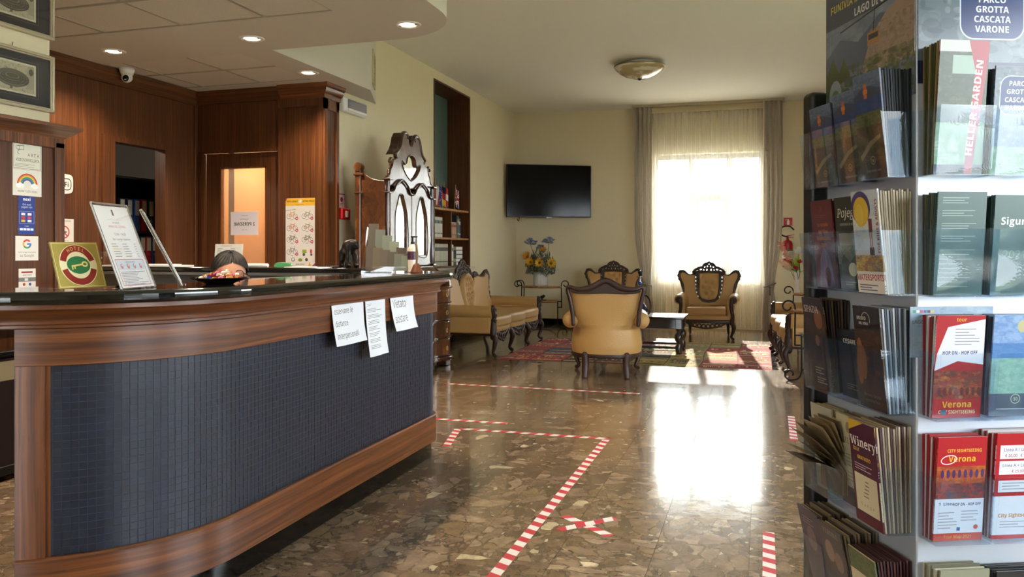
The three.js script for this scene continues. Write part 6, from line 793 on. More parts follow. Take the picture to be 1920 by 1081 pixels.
{
  const org = [-3.4, 0.686, -12.6], v = thing('glass_vase', 'ribbed white glass vase on the corner side table', 'vase', org); part('vase_wall', lathe([[0.001, 0], [0.1, 0], [0.114, 0.012], [0.118, 0.04], [0.114, 0.2], [0.11, 0.225], [0.104, 0.225], [0.106, 0.04], [0.001, 0.016]], 40), phy({ color: '#e8e4da', roughness: 0.2, transmission: 0.35, thickness: 0, clearcoat: 0.6, bumpMap: tex(64, 4, (u) => { const s = 0.5 + 0.5 * Math.sin(u * 6.283 * 8); return [s, s, s]; }, { srgb: false, rep: [6, 1] }), bumpScale: 0.004 }), v, { keepUV: true });
  const lay = [[[-0.16, 0.67, 0.02], 0.1], [[0.14, 0.69, 0], 0.1], [[-0.02, 0.6, -0.08], 0.06]];
  lay.forEach(([h, s], i) => umbel(org, [h[0] * 0.2, 0.04, 0], h, s, ['tall blue agapanthus on the left of the corner vase', 'tall blue agapanthus on the right of the corner vase', 'smaller blue agapanthus between the two tall ones'][i], ['#7484b2', '#7c8cb4', '#8090ba'][i]));
  [[[-0.2, 0.47, 0.05], 0.095, [1.0, 0, 0.5], 'orange sunflower highest on the left of the corner vase', '#d68a12'], [[-0.13, 0.38, 0.12], 0.09, [1.2, 0, 0.2], 'yellow sunflower low on the left of the corner vase'], [[0.03, 0.37, 0.16], 0.09, [1.35, 0, 0], 'yellow sunflower in the middle of the corner vase'], [[0.2, 0.36, 0.12], 0.1, [1.2, 0, -0.5], 'yellow sunflower on the right of the corner vase'], [[0.05, 0.56, 0.04], 0.085, [0.3, 0, -0.1], 'orange sunflower at the top centre of the corner vase', '#d68a12']].forEach(([h, s, t, l, c]) => sunflower(org, [h[0] * 0.2, 0.04, h[2] * 0.2], h, s, l, t, c));
  const fo = thing('filler_foliage', 'grey green foliage and small white blooms filling the corner vase', 'foliage', org); fo.userData.kind = 'stuff'; const r = rng(91), lf = [], wh = []; for (let k = 0; k < 1000; k++) { const a = r() * 6.28, d = 0.25 * Math.sqrt(r()), y = 0.18 + 0.4 * r() * (1.25 - d * 3); (k % 6 ? lf : wh).push(turned(petalG(k % 6 ? 0.075 : 0.028, k % 6 ? 0.02 : 0.024), -1.2 + r() * 1.6, 0).rotateY(a).translate(d * Math.cos(a), y, d * Math.sin(a) * 0.8)); } for (let k = 0; k < 40; k++) { const a = r() * 6.28; wh.push(ball(0.01, 0.2 * Math.cos(a) * r(), 0.3 + 0.15 * r(), 0.16 * Math.sin(a), 6)); } wh.push(...[0, 1, 2, 3].map((k) => ball(0.016, 0.3 + 0.008 * k, 0.27 + 0.012 * (k % 2), 0.05, 6)), tube([[0, 0.1, 0], [0.15, 0.25, 0.03], [0.3, 0.27, 0.05]], 0.003, 8, 5)); part('leaves', lf, two('#68735f'), fo, { kind: 'stuff' }); part('white_blooms', wh, two('#d9d6c8'), fo, { kind: 'stuff' });
}
{ // far right arrangement
  const o = [0.45, 0.686, -11.42], v = thing('white_vase', 'slim white vase of mixed flowers on the far right side table', 'vase', o); part('vase_wall', lathe([[0.001, 0], [0.04, 0], [0.045, 0.02], [0.03, 0.1], [0.035, 0.28], [0.03, 0.28], [0.026, 0.1], [0.001, 0.02]], 24), phy({ color: '#e9e6df', roughness: 0.15 }), v);
  const F = (name, label, cat) => thing(name, label, cat, o, 0, 'flowers in the slim white vase');
  const pl = (h, c, name, label) => { const f = F(name, label, 'plume'), ls = [], r = rng(3 + Math.floor(h[1] * 99)); for (let k = 0; k < 120; k++) { const t = 0.45 + 0.55 * k / 120, p = [h[0] * t, lerp(0.25, h[1], t), h[2] * t]; ls.push(turned(petalG(0.05, 0.011), -0.6 - r(), r() * 6).translate(...p)); } part('stem', tube([[0, 0.1, 0], [h[0] * 0.5, lerp(0.25, h[1], 0.5), 0], h], 0.003, 10, 5), M.stem, f); part('plume', ls, two(c), f); };
  pl([-0.22, 0.68, 0.02], '#c98f78', 'pampas_plume', 'upper pink pampas plume arching left by the extinguisher'); pl([-0.2, 0.42, 0.05], '#d8b79a', 'pampas_plume', 'lower pale pampas plume arching left by the extinguisher');
  const w = F('white_bloom', 'large white bloom in the slim white vase', 'flower'); part('petals', Array.from({ length: 26 }, (_, k) => turned(petalG(0.1, 0.06), -0.2 - 0.05 * k, 0).rotateY(k * 2.4)).map((g) => g.translate(0.02, 0.52, 0.03)), two('#ebe7dd'), w); stemTo(w, [0, 0.1, 0], [0.02, 0.52, 0.03]);
  [[0.03, 0.4, 0.06], [-0.02, 0.32, 0.08]].forEach((h, i) => { const q = F('red_bloom', ['upper', 'lower'][i] + ' crimson bloom above the slim white vase', 'flower'); part('petals', Array.from({ length: 16 }, (_, k) => turned(petalG(0.06, 0.04), -0.3 - 0.06 * k, 0).rotateY(k * 2.4).translate(...h)), two('#b5173f'), q); stemTo(q, [0, 0.1, 0], h); });
  const lv = F('green_leaves', 'bright green pointed leaves above the slim white vase', 'foliage'); for (let k = 0; k < 12; k++) part('leaf', turned(petalG(0.19, 0.045), 0.1 - 0.5 * (k % 3), 0).rotateY(-1.57 + (k - 6) * 0.35).translate(0, 0.28 + 0.02 * (k % 4), 0.02), two('#93b52a', 0.5), lv);
  // basket and goblet on the near table
  const bk = thing('wicker_basket', 'dark wicker basket of dried flowers on the nearest side table', 'basket', [0.64, 0.686, -8.28]), hoops = []; for (let k = 0; k < 9; k++) hoops.push(new THREE.TorusGeometry(0.1 + 0.004 * k, 0.007, 6, 26).rotateX(Math.PI / 2).translate(0, 0.008 + k * 0.013, 0)); part('weave', [...hoops, cyl(0.09, 0.1, 0.01, 0, 0.005, 0, 24)], flat('#4a3826', 0.8), bk); part('handle', tube([[-0.13, 0.1, 0], [-0.12, 0.25, 0], [0, 0.34, 0], [0.12, 0.25, 0], [0.13, 0.1, 0]], 0.009, 24, 7), flat('#6a5030', 0.8), bk); const r = rng(7), dr = []; for (let k = 0; k < 70; k++) dr.push(turned(petalG(0.06, 0.02), -r() * 1.5, 0).rotateY(r() * 6.28).translate((r() - 0.5) * 0.16, 0.12 + r() * 0.06, (r() - 0.5) * 0.16)); part('dried_flowers', dr, two('#7c4a44'), bk, { kind: 'stuff' });
  const gb = thing('glass_goblet', 'clear glass goblet beside the wicker basket', 'goblet', [0.47, 0.686, -8.2]); part('goblet', lathe([[0.001, 0], [0.03, 0], [0.028, 0.004], [0.005, 0.012], [0.005, 0.05], [0.02, 0.06], [0.032, 0.09], [0.03, 0.12], [0.028, 0.12], [0.029, 0.09], [0.001, 0.058]], 24), M.glass, gb);
}
// floor marking tape
{
  const st = tex(128, 64, (u, v) => ((u + v * 0.22) % 1 < 0.5 ? hex('#b5303a') : hex('#d9d4cf')), { rep: [1, 1] }), tm = std({ map: st, roughness: 0.5 });
  const strip = (a, b, label, w = 0.05, lift = 0) => { const L = Math.hypot(b[0] - a[0], b[1] - a[1]), g = ready(new THREE.BoxGeometry(L, 0.0006, w)), p = g.attributes.position, u = g.attributes.uv; for (let i = 0; i < p.count; i++) u.setXY(i, (p.getX(i) + L / 2) / 0.104, (p.getZ(i) + w / 2) / w); single('tape_strip', g, tm, label, 'tape', 'red and white floor tape', { keepUV: true, at: [(a[0] + b[0]) / 2, 0.0005 + lift, (a[1] + b[1]) / 2], rot: [0, -Math.atan2(b[1] - a[1], b[0] - a[0]), 0] }); };
  strip([-0.985, -1.9], [-0.985, -5.36], 'long red and white tape strip running towards the viewer'); strip([-2.03, -5.34], [-0.97, -5.34], 'red and white tape strip closing the far side of the marked area', 0.05, 0.0006); strip([-1.93, -4.84], [-2.04, -5.33], 'short red and white tape strip at the counter end'); strip([-2.32, -5.605], [-1.76, -5.605], 'short red and white tape strip just beyond the marked area'); strip([-2.85, -7.115], [-1.02, -7.115], 'red and white tape strip nearest the chair seen from behind');
  strip([-0.89, -3.73], [-0.635, -3.525], 'tape strip of the floor cross running away to the right'); strip([-0.87, -3.535], [-0.655, -3.765], 'tape strip of the floor cross lying under the other', 0.048, 0.0006); strip([0.027, -2.9], [0.03, -3.782], 'red and white tape strip on the floor near the leaflet stand'); strip([0.204, -5.66], [0.214, -6.48], 'red and white tape strip on the floor beyond the leaflet stand');
}
// ================================================================== LEAFLET STAND
{
  const RX = 0.387, RZ = -2.0, PHI = 0.4033, W = 0.36, cs = Math.cos(PHI), sn = Math.sin(PHI);
  const k = thing('leaflet_stand', 'tall white metal leaflet stand with clear pockets close to the viewer on the right', 'leaflet stand', [RX, 0, RZ], PHI);
  const panel = phy({ color: '#c6cbd3', roughness: 0.45, metalness: 0.4 });
  part('column', [rbox(W, 1.98, W, 0, 1.06, 0, 0.004)], panel, k);
  part('base', [rbox(0.5, 0.05, 0.5, 0, 0.045, 0, 0.012), ...[[-1, -1], [1, -1], [-1, 1], [1, 1]].map(([a, b]) => ball(0.022, a * 0.22, 0.022, b * 0.22, 10))], M.black, k);
  part('corner_post', [rbox(0.05, 1.55, 0.05, -0.195, 0.86, -0.205, 0.014), rbox(0.05, 1.55, 0.05, 0.205, 0.86, -0.205, 0.014)], M.black, k);
  const pocketMat = phy({ color: '#f6fbff', roughness: 0.05, transmission: 1, thickness: 0, ior: 1.36, bumpMap: noiseTex(256, 4, 44, 1, [2.6, 2.6]), bumpScale: 0.022 });
  const Y = [1.395, 1.161, 0.924, 0.687, 0.45, 0.21], C = [-0.12, 0, 0.12];
  // one pocket, local: +z points away from the column
  const pocket = (dep) => merge([box(0.112, 0.132, 0.0015).rotateX(0.12).translate(0, 0.066, dep + 0.008), box(0.112, 0.0015, dep + 0.002, 0, 0.001, dep / 2), plateSide(-0.056, dep), plateSide(0.056, dep)]);
  function plateSide(x, dep) { return plate(shapeOf([[0, 0], [dep, 0], [dep + 0.016, 0.13], [0, 0.13]]), 0.0012, 0).rotateY(-Math.PI / 2).translate(x, 0, 0); }
  const toWorld = (side, c, y, z) => { // side 0: front face, 1: left face; returns world point for pocket coordinates
    const [lx, lz] = side ? [-W / 2 - z, c] : [c, W / 2 + z]; return [RX + lx * cs + lz * sn, y, RZ - lx * sn + lz * cs]; };
  const turnOf = (side) => PHI - (side ? Math.PI / 2 : 0);
  for (let s = 0; s < 2; s++) for (const y of Y) for (const c of C) part('pocket', pocket(0.056), pocketMat, k, { keepUV: false, at: s ? [-W / 2, y, c] : [c, y, W / 2], rot: [0, s ? -Math.PI / 2 : 0, 0] });
  const leafG = {}; const leaf = (w, h, t) => leafG[[w, h, t]] ??= new THREE.BoxGeometry(w, h, t).translate(0, h / 2, 0);
  const edge = {}; const em = (c) => edge[c] ??= flat(c, 0.55);
  // a stack: front leaflet carries the cover, the ones behind are plain folded leaflets
  const nth = (k) => ['', 'first', 'second', 'third', 'fourth', 'fifth', 'sixth', 'seventh', 'eighth', 'ninth', 'tenth', 'eleventh', 'twelfth', 'thirteenth', 'fourteenth', 'fifteenth'][k];
  function stack(side, row, col, what, cover, { n = 6, w = 0.1, h = 0.21, t = 0.0042, tones = ['#d8d2c6', '#8f8a84'], lift = 0.003, tilt = 0.09, slump = 0, back = 0.004, dx = 0 } = {}) {
    const c = C[side ? 2 - col : col], y = Y[row] + lift, r = rng(side * 100 + row * 10 + col + 1);
    const group = `${what} leaflets in one pocket`;
    for (let i = 0; i <= n; i++) {
      const front = i === n, m = new THREE.Mesh(leaf(w, h - (front ? 0 : r() * 0.006), t * 0.86), front ? printed(cover, 0.3) : em(tones[i % tones.length]));
      m.name = numbered('leaflet'); m.castShadow = m.receiveShadow = true; m.position.set(...toWorld(side, c, y, back + t * (i + 0.5))); m.rotation.order = 'YXZ'; m.rotation.y = turnOf(side); m.rotation.x = (front ? tilt : tilt * (i / n)) - slump * (1 - i / n) * 0; m.rotation.z = dx + (r() - 0.5) * 0.012;
      scene.add(m); tag(m, front ? `${what} leaflet at the front of its pocket` : `${what} leaflet, ${nth(n - i)} one tucked behind the front one`, 'leaflet', group);
    }
  }
  const cv = (draw) => canvasTex(256, 540, draw);
  const photo = (g, cols, y0, y1, seed) => { fill(g, cols[0], 0, y0, 256, y1 - y0); blobs(g, cols, 0, y0, 256, y1 - y0, 90, 10, 44, seed); };
  // left face, near column = 0 ... far = 2
  const lake = cv((g) => { fill(g, '#4a5c78', 0, 0, 256, 540); photo(g, ['#5a6a80', '#74808c', '#46586e'], 0, 70, 1); poly(g, '#3a4658', [[0, 110], [60, 80], [150, 70], [256, 96], [256, 130], [0, 130]]); fill(g, '#b0622c', 96, 56, 30, 74); fill(g, '#c2763a', 90, 84, 42, 22); photo(g, ['#2c4470', '#34527e', '#284066'], 130, 200, 2); photo(g, ['#4c5a30', '#5f6a38', '#3a4626', '#7a7048'], 200, 270, 3); photo(g, ['#3c3a26', '#54482c', '#6a5a38', '#2e3420'], 270, 470, 4); poly(g, '#8d7c5c', [[20, 420], [120, 350], [220, 320], [226, 338], [130, 376], [30, 446]]); fill(g, '#2c2a2a', 0, 452, 256, 88); g.strokeStyle = '#b8a878'; g.lineWidth = 3; g.beginPath(); g.arc(136, 448, 20, 0, 7); g.stroke(); txt(g, '30', 136, 449, 20, '#cbbf90'); txt(g, 'COMUNE DEL LAGO', 136, 500, 15, '#b9ae96'); });
  const dk = ['#1c2026', '#30363e', '#232a33'];
  stack(1, 0, 0, 'lake castle photo', lake, { n: 11, tones: dk, h: 0.215 }); stack(1, 0, 1, 'lake castle photo, middle pocket,', lake, { n: 7, tones: dk, h: 0.2 }); stack(1, 0, 2, 'lake castle photo, far pocket,', lake, { n: 6, tones: dk, h: 0.19 });
  stack(1, 1, 0, 'yellow parasol watersports', cv((g) => { fill(g, '#b9bfc4', 0, 0, 256, 540); photo(g, ['#c3c8cc', '#a9b6c2', '#d6cdb8'], 0, 330, 8); disc(g, '#3c3468', 86, 90, 92, 88); disc(g, '#d2a930', 86, 110, 74, 78); disc(g, '#d8b84a', 70, 130, 40, 60); fill(g, '#6a2430', 150, 150, 34, 70); fill(g, '#a06a50', 152, 220, 10, 90); fill(g, '#a06a50', 170, 220, 10, 90); fill(g, '#3a2a24', 144, 300, 44, 40); photo(g, ['#c79a34', '#8a3a2c', '#4c6aa0', '#d9b23a', '#7a4a30'], 340, 430, 9); fill(g, '#dfd3c2', 0, 426, 256, 114); txt(g, 'WATERSPORTS', 128, 458, 46, '#a02a30', { bold: true, sx: 0.8 }); rows(g, 20, 496, 210, 3, 13, '#4a4a6a', 5); txt(g, 'FOR KIDS & ADULTS', 232, 190, 30, '#8a2432', { bold: true, turn: -Math.PI / 2 }); }), { n: 12, tones: ['#b7a98e', '#8f8268', '#a3957a'] });
  stack(1, 1, 1, 'dark green garden villa', cv((g) => { fill(g, '#23281d', 0, 0, 256, 540); txt(g, 'Pojega', 130, 92, 72, '#d8cfae', { style: 'italic', font: 'serif' }); txt(g, 'GIARDINO DI VILLA', 130, 158, 19, '#b9b095'); fill(g, '#8d8878', 24, 210, 208, 260); photo(g, ['#6a7058', '#7d8068', '#585e46'], 280, 390, 3); poly(g, '#3e4430', [[24, 390], [60, 330], [128, 380], [190, 330], [232, 390], [232, 470], [24, 470]]); disc(g, '#cfc4a0', 150, 420, 46, 40); rows(g, 60, 492, 140, 2, 14, '#9a927a', 4); }), { n: 6, tones: dk, h: 0.205 });
  stack(1, 1, 2, 'maroon wine road', cv((g) => { fill(g, '#5a1c22', 0, 0, 256, 540); txt(g, '3', 120, 52, 46, '#8c4a48'); rows(g, 40, 92, 170, 2, 12, '#8c4a48', 3); ['La strada', 'del Vino', 'Valpolicella', '2021'].forEach((s, i) => txt(g, s, 130, 150 + i * 42, 30, '#b8742e', { bold: true })); poly(g, '#6e5a74', [[40, 540], [70, 360], [120, 280], [190, 360], [230, 540]]); disc(g, '#4c1820', 150, 470, 34, 60); }), { n: 5, tones: ['#3c1418', '#6a2a2c'], h: 0.205 });
  stack(1, 2, 0, 'dark cellar tour', cv((g) => { fill(g, '#20140e', 0, 0, 256, 540); g.strokeStyle = '#c9bda8'; g.lineWidth = 4; g.beginPath(); g.arc(120, 70, 40, 3.4, 6.6); g.stroke(); txt(g, 'MUSEO', 78, 62, 26, '#d6cbb6', { bold: true }); txt(g, 'DEL VINO', 96, 88, 20, '#d6cbb6', { bold: true }); photo(g, ['#3a2414', '#553418', '#6e4620', '#2a1a10'], 120, 430, 4); [[40, 260], [70, 300], [30, 330]].forEach(([x, y]) => disc(g, '#8a5628', x, y, 30, 90)); fill(g, '#2a1410', 128, 240, 40, 120); poly(g, '#4a2a20', [[120, 360], [180, 360], [256, 470], [40, 470]]); txt(g, 'Percorsi Cantina', 128, 470, 22, '#9c8c78'); txt(g, 'and Wine Tour', 128, 496, 20, '#9c8c78'); }), { n: 11, tones: ['#7c8796', '#2c3038', '#b9c0c9', '#3a3e46'] });
  stack(1, 2, 1, 'short black cellars', cv((g) => { fill(g, '#15161a', 0, 0, 256, 540); txt(g, 'CESARI', 120, 90, 50, '#d2ccc0', { bold: true, sx: 0.8 }); photo(g, ['#20202a', '#2c2620', '#3a2c20'], 200, 400, 6); rows(g, 60, 430, 140, 3, 18, '#b09a7a', 4); }), { n: 5, tones: dk, h: 0.15 });
  stack(1, 2, 2, 'brown wine estate', cv((g) => { fill(g, '#2e1c12', 0, 0, 256, 540); photo(g, ['#3a2416', '#4a2e1a', '#2a180e', '#5c3a20'], 120, 420, 7); disc(g, '#7a4a24', 180, 120, 50, 60); txt(g, 'SPADA', 104, 66, 54, '#d3c6b4', { font: 'serif' }); txt(g, '♥', 120, 122, 50, '#c8b8a0'); disc(g, '#9a5a30', 140, 250, 24, 34); fill(g, '#1c140e', 110, 280, 70, 90); rows(g, 70, 410, 130, 3, 16, '#c0a890', 5); rows(g, 80, 470, 140, 3, 14, '#c0a890', 5, 6); }), { n: 8, tones: ['#3a2a1e', '#1e1612', '#55402c'], h: 0.215, tilt: 0.13 });
  stack(1, 3, 0, 'purple and cream winery', cv((g) => { fill(g, '#4a1a30', 0, 0, 256, 540); poly(g, '#c9a02c', [[0, 0], [150, 0], [0, 60]]); txt(g, 'Winery', 128, 108, 66, '#e0d8cc', { bold: true, font: 'serif' }); txt(g, 'tour', 60, 148, 34, '#d8b84a'); txt(g, 'GRATUITO', 128, 190, 26, '#d8b030', { bold: true }); rows(g, 30, 226, 200, 3, 13, '#c8b0bc', 4); fill(g, '#cdbf9e', 20, 280, 216, 200); [...'GARDA'].forEach((s, i) => txt(g, s, 70 + i * 28, 440 + 4 * (i % 2), 22, '#6a5a48')); for (let i = 0; i < 5; i++) rows(g, 120 - i * 6, 310 + i * 20, 50, 1, 5, '#6a5a48', 6, i); fill(g, '#5a1a28', 0, 492, 256, 48); }), { n: 13, tones: ['#bfae8c', '#6e5a50', '#9c8c70', '#4a2a38'], h: 0.212, tilt: 0.1 });
  stack(1, 3, 1, 'beige wine merchant', cv((g) => { fill(g, '#b9ab88', 0, 0, 256, 540); disc(g, '#8a7c5e', 128, 70, 26, 34); txt(g, 'ZENI', 128, 150, 46, '#6a5a42', { font: 'serif' }); rows(g, 80, 230, 100, 4, 22, '#6a5a42', 4); rows(g, 80, 340, 100, 3, 22, '#6a5a42', 4, 4); photo(g, ['#3c3a3a', '#4c463c', '#2c2c30'], 430, 540, 3); }), { n: 5, tones: ['#8a7a5a', '#5a4a38'], h: 0.2 });
  stack(1, 3, 2, 'pale vineyard', cv((g) => { fill(g, '#a8a08a', 0, 0, 256, 540); poly(g, '#7a6c58', [[80, 240], [120, 110], [170, 240]]); photo(g, ['#5c6650', '#485a4c', '#6e7460'], 400, 540, 2); }), { n: 5, tones: ['#8a7a5a', '#b0a284'], h: 0.2 });
  stack(1, 4, 0, 'thick maroon booklet', cv((g) => { fill(g, '#7c7460', 0, 0, 256, 540); photo(g, ['#55603a', '#6a6e44', '#3e4830'], 0, 130, 3); fill(g, '#c4b494', 0, 130, 256, 410); txt(g, 'Vino', 110, 200, 50, '#6a2030'); }), { n: 11, tones: ['#33161a', '#46201f'], h: 0.185, tilt: 0.16 });
  stack(1, 4, 1, 'grey portrait guide', cv((g) => { fill(g, '#4a4444', 0, 0, 256, 540); disc(g, '#8a7262', 90, 160, 50, 66); disc(g, '#7c6658', 180, 200, 46, 60); txt(g, 'VERONA', 128, 40, 40, '#9c8c7c', { font: 'serif' }); }), { n: 10, tones: ['#7c6a52', '#3c3430', '#9a8466'], h: 0.2, tilt: 0.2 });
  stack(1, 4, 2, 'plum coloured guide', cv((g) => { fill(g, '#463848', 0, 0, 256, 540); disc(g, '#77605c', 120, 190, 56, 80); rows(g, 40, 60, 170, 3, 18, '#8a7a80', 6); }), { n: 7, tones: ['#7c6a52', '#3c3430'], h: 0.2, tilt: 0.22 });
  { // fanned paper leaflets flopping out of the far pocket of the fourth row
    const c = C[0] - 0.01; for (let i = 0; i < 16; i++) { const t = i / 15, g = sheetOf((u, v) => { const bend = lerp(0.1, 2.0, t * t * t), s = Math.max(0, v - 0.5) * 0.21, a = bend * (0.5 + 0.5 * v); return [(u - 0.5) * 0.1, v * 0.105 * Math.min(1, v * 2) + (v > 0.5 ? 0 : 0) + s * Math.cos(a) * 0.6 + 0.02, 0.008 + 0.036 * t + s * Math.sin(a) * 0.9]; }, 3, 10); const m = part(numbered('leaflet'), g, std({ color: ['#9a835c', '#7c6848', '#b29a70', '#5c4c38'][i % 4], roughness: 0.6, side: THREE.DoubleSide }), scene, { keepUV: true, at: toWorld(1, C[0] + 0.05, Y[3], 0.002), rot: [0, turnOf(1), 0] }); tag(m, i === 15 ? 'outermost tan leaflet bent right over the edge of the stand' : `tan leaflet fanning out of the full pocket, ${nth(i + 1)} from the stand`, 'leaflet', i === 15 ? undefined : 'fanned tan leaflets'); }
  }
  // front face, columns left to right
  stack(0, 0, 0, 'green garden with red title', cv((g) => { photo(g, ['#2c3a1c', '#3c4a22', '#4e5a2c', '#232e18'], 0, 330, 2); fill(g, '#8fa89a', 70, 60, 130, 74); photo(g, ['#6c8a5c', '#8aa07a', '#b0b8a0'], 330, 500, 6); fill(g, '#b9bdb8', 0, 0, 256, 46); poly(g, '#a01f2c', [[150, 0], [256, 0], [256, 60], [200, 540], [160, 540], [190, 120]]); txt(g, 'HELLER GARDEN', 196, 270, 50, '#e6e0da', { bold: true, turn: -Math.PI / 2 + 0.09 }); }), { n: 7, tones: ['#9a7c54', '#4a4a24', '#3c4420'], h: 0.255 });
  stack(0, 0, 1, 'blue waterfall cave', cv((g) => { photo(g, ['#5c6a78', '#7c8894', '#3c4652', '#9aa4ae'], 0, 540, 5); g.fillStyle = '#24366e'; g.beginPath(); g.roundRect(30, 50, 196, 190, 50); g.fill(); g.strokeStyle = '#c8d0e6'; g.lineWidth = 5; g.stroke(); ['PARCO', 'GROTTA', 'CASCATA', 'VARONE'].forEach((s, i) => txt(g, s, 128, 86 + i * 40, 34, '#dfe4f2', { bold: true })); photo(g, ['#6c8a5c', '#9aa8a0'], 400, 540, 7); }), { n: 6, tones: ['#26344c', '#3a4a5c'], h: 0.21 });
  stack(0, 1, 0, 'teal park information', cv((g) => { fill(g, '#3e5d5a', 0, 0, 256, 540); for (let i = 0; i < 4; i++) rows(g, 26, 30 + i * 66, 205, 3, 13, '#a9bab4', 3, i); for (let i = 0; i < 9; i++) rows(g, 26, 300 + i * 24, 205, 1, 8, '#9cb0aa', 3, i + 20); }), { n: 7, tones: ['#28403c', '#6c5a3c', '#38544f'], h: 0.2 });
  stack(0, 1, 1, 'teal park with white star flower', cv((g) => { fill(g, '#3e5d5a', 0, 0, 256, 540); txt(g, '✳', 128, 62, 70, '#e2e6e2'); txt(g, 'Sigurtà', 128, 140, 54, '#e2e6e2', { bold: true }); txt(g, '2021', 120, 320, 60, '#7c9490'); poly(g, '#5a7a3c', [[256, 240], [190, 420], [256, 540]]); }), { n: 6, tones: ['#28403c', '#38544f'], h: 0.195 });
  stack(0, 2, 0, 'red and white city bus', cv((g) => { fill(g, '#a81f28', 0, 0, 256, 540); poly(g, '#d9d8dc', [[60, 60], [256, 20], [256, 260], [120, 240], [0, 290], [10, 200]]); txt(g, 'tour', 130, 22, 26, '#d8b23a', { bold: true }); rows(g, 100, 70, 130, 6, 16, '#8a8a96', 4); txt(g, 'HOP ON - HOP OFF', 130, 196, 26, '#2c3470', { bold: true, sx: 0.8 }); photo(g, ['#8c2a26', '#a8402c', '#3a2a30', '#5c3a2c', '#c08a3a'], 290, 440, 8); for (let i = 0; i < 8; i++) disc(g, '#5a1c24', 30 + i * 30, 400, 9, 22); txt(g, 'Verona', 130, 470, 46, '#d8b23a', { bold: true }); txt(g, 'CITY SIGHTSEEING', 130, 510, 26, '#e4d6a8', { bold: true, sx: 0.85 }); disc(g, '#2c6a80', 60, 510, 15); }), { n: 6, tones: ['#a02028', '#6c3a2c', '#cfcbc8'], h: 0.2 });
  stack(0, 2, 1, 'pale blue lake view', cv((g) => { const a = ['#6d8fc0', '#86a6cc', '#9ab4d2']; photo(g, a, 0, 150, 2); photo(g, ['#4c78b0', '#5a86b8'], 150, 230, 4); photo(g, ['#8ab0a0', '#9ac0a6', '#7aa08c', '#a8c8b0'], 230, 420, 6); fill(g, '#4a5866', 0, 420, 256, 120); disc(g, '#b8b48a', 150, 60, 24, 32); g.strokeStyle = '#c8c29a'; g.lineWidth = 4; g.beginPath(); g.arc(140, 448, 24, 0, 7); g.stroke(); txt(g, '30', 140, 449, 24, '#d8d4b0'); rows(g, 40, 500, 190, 1, 8, '#c8ccd0', 4); }), { n: 5, tones: ['#2c3648', '#4a566a'], h: 0.2 });
  stack(0, 3, 0, 'red city bus with white lower half', cv((g) => { fill(g, '#b01f28', 0, 0, 256, 540); txt(g, 'CITY SIGHTSEEING', 140, 70, 24, '#d8b23a', { bold: true, sx: 0.85 }); txt(g, 'Verona', 130, 112, 42, '#e0b63a', { bold: true }); g.strokeStyle = '#e0dcd6'; g.lineWidth = 5; g.beginPath(); g.ellipse(60, 116, 40, 22, -0.2, 0, 7); g.stroke(); photo(g, ['#8c3a26', '#a8502c', '#c0702c'], 150, 240, 3); for (let i = 0; i < 8; i++) disc(g, '#4a2c5c', 30 + i * 30, 190, 9, 22); photo(g, ['#8c2a26', '#3a3040', '#c03a2c', '#2c4a6a'], 240, 320, 5); fill(g, '#d8d8de', 0, 320, 256, 180); txt(g, '1  Linea', 60, 346, 22, '#2c4a8a', { bold: true }); txt(g, 'HOP ON - HOP OFF', 168, 350, 22, '#2c2c60', { bold: true, sx: 0.75 }); rows(g, 20, 390, 100, 6, 16, '#8a8a96', 4); rows(g, 140, 384, 100, 4, 16, '#8a8a96', 4, 5); disc(g, '#c04a3a', 220, 470, 12); fill(g, '#3a6aa8', 120, 470, 18, 18); fill(g, '#b8321e', 0, 500, 256, 40); txt(g, 'Tour Map 2021', 128, 520, 22, '#e0b23a'); }), { n: 7, tones: ['#a81c26', '#cfc6c4', '#8a1820'], h: 0.205 });
  stack(0, 3, 1, 'red bus price list', cv((g) => { fill(g, '#b01f28', 0, 0, 256, 540); fill(g, '#dcdce0', 20, 60, 216, 70); fill(g, '#dcdce0', 20, 140, 216, 70); txt(g, 'Linea A / Linea B', 120, 84, 22, '#44446a'); txt(g, '€ 20,00   € 17,50', 120, 112, 20, '#8a2a30'); txt(g, 'Linea A + Linea B', 120, 164, 22, '#44446a'); txt(g, '€ 25,00', 120, 192, 20, '#8a2a30'); fill(g, '#dcdce0', 20, 240, 216, 60); rows(g, 40, 252, 170, 3, 15, '#8a8a96', 4); fill(g, '#dcdce0', 0, 320, 256, 200); txt(g, 'City Sightseeing', 128, 420, 26, '#b8702a', { bold: true }); rows(g, 40, 450, 180, 3, 14, '#9a9aa4', 4); }), { n: 7, tones: ['#a81c26', '#cfc6c4'], h: 0.21 });
  stack(0, 4, 0, 'olive cream booklet', cv((g) => { fill(g, '#8a8a72', 0, 0, 256, 540); rows(g, 40, 80, 170, 5, 22, '#5a5a48', 6); }), { n: 8, tones: ['#c9c2a8', '#6a6a54', '#a8a288'], h: 0.19, tilt: 0.1 });
  stack(0, 4, 1, 'black booklet', cv((g) => { fill(g, '#1c1a18', 0, 0, 256, 540); rows(g, 40, 80, 170, 3, 22, '#8a8478', 6); }), { n: 7, tones: ['#2a2622', '#15130f'], h: 0.18 });
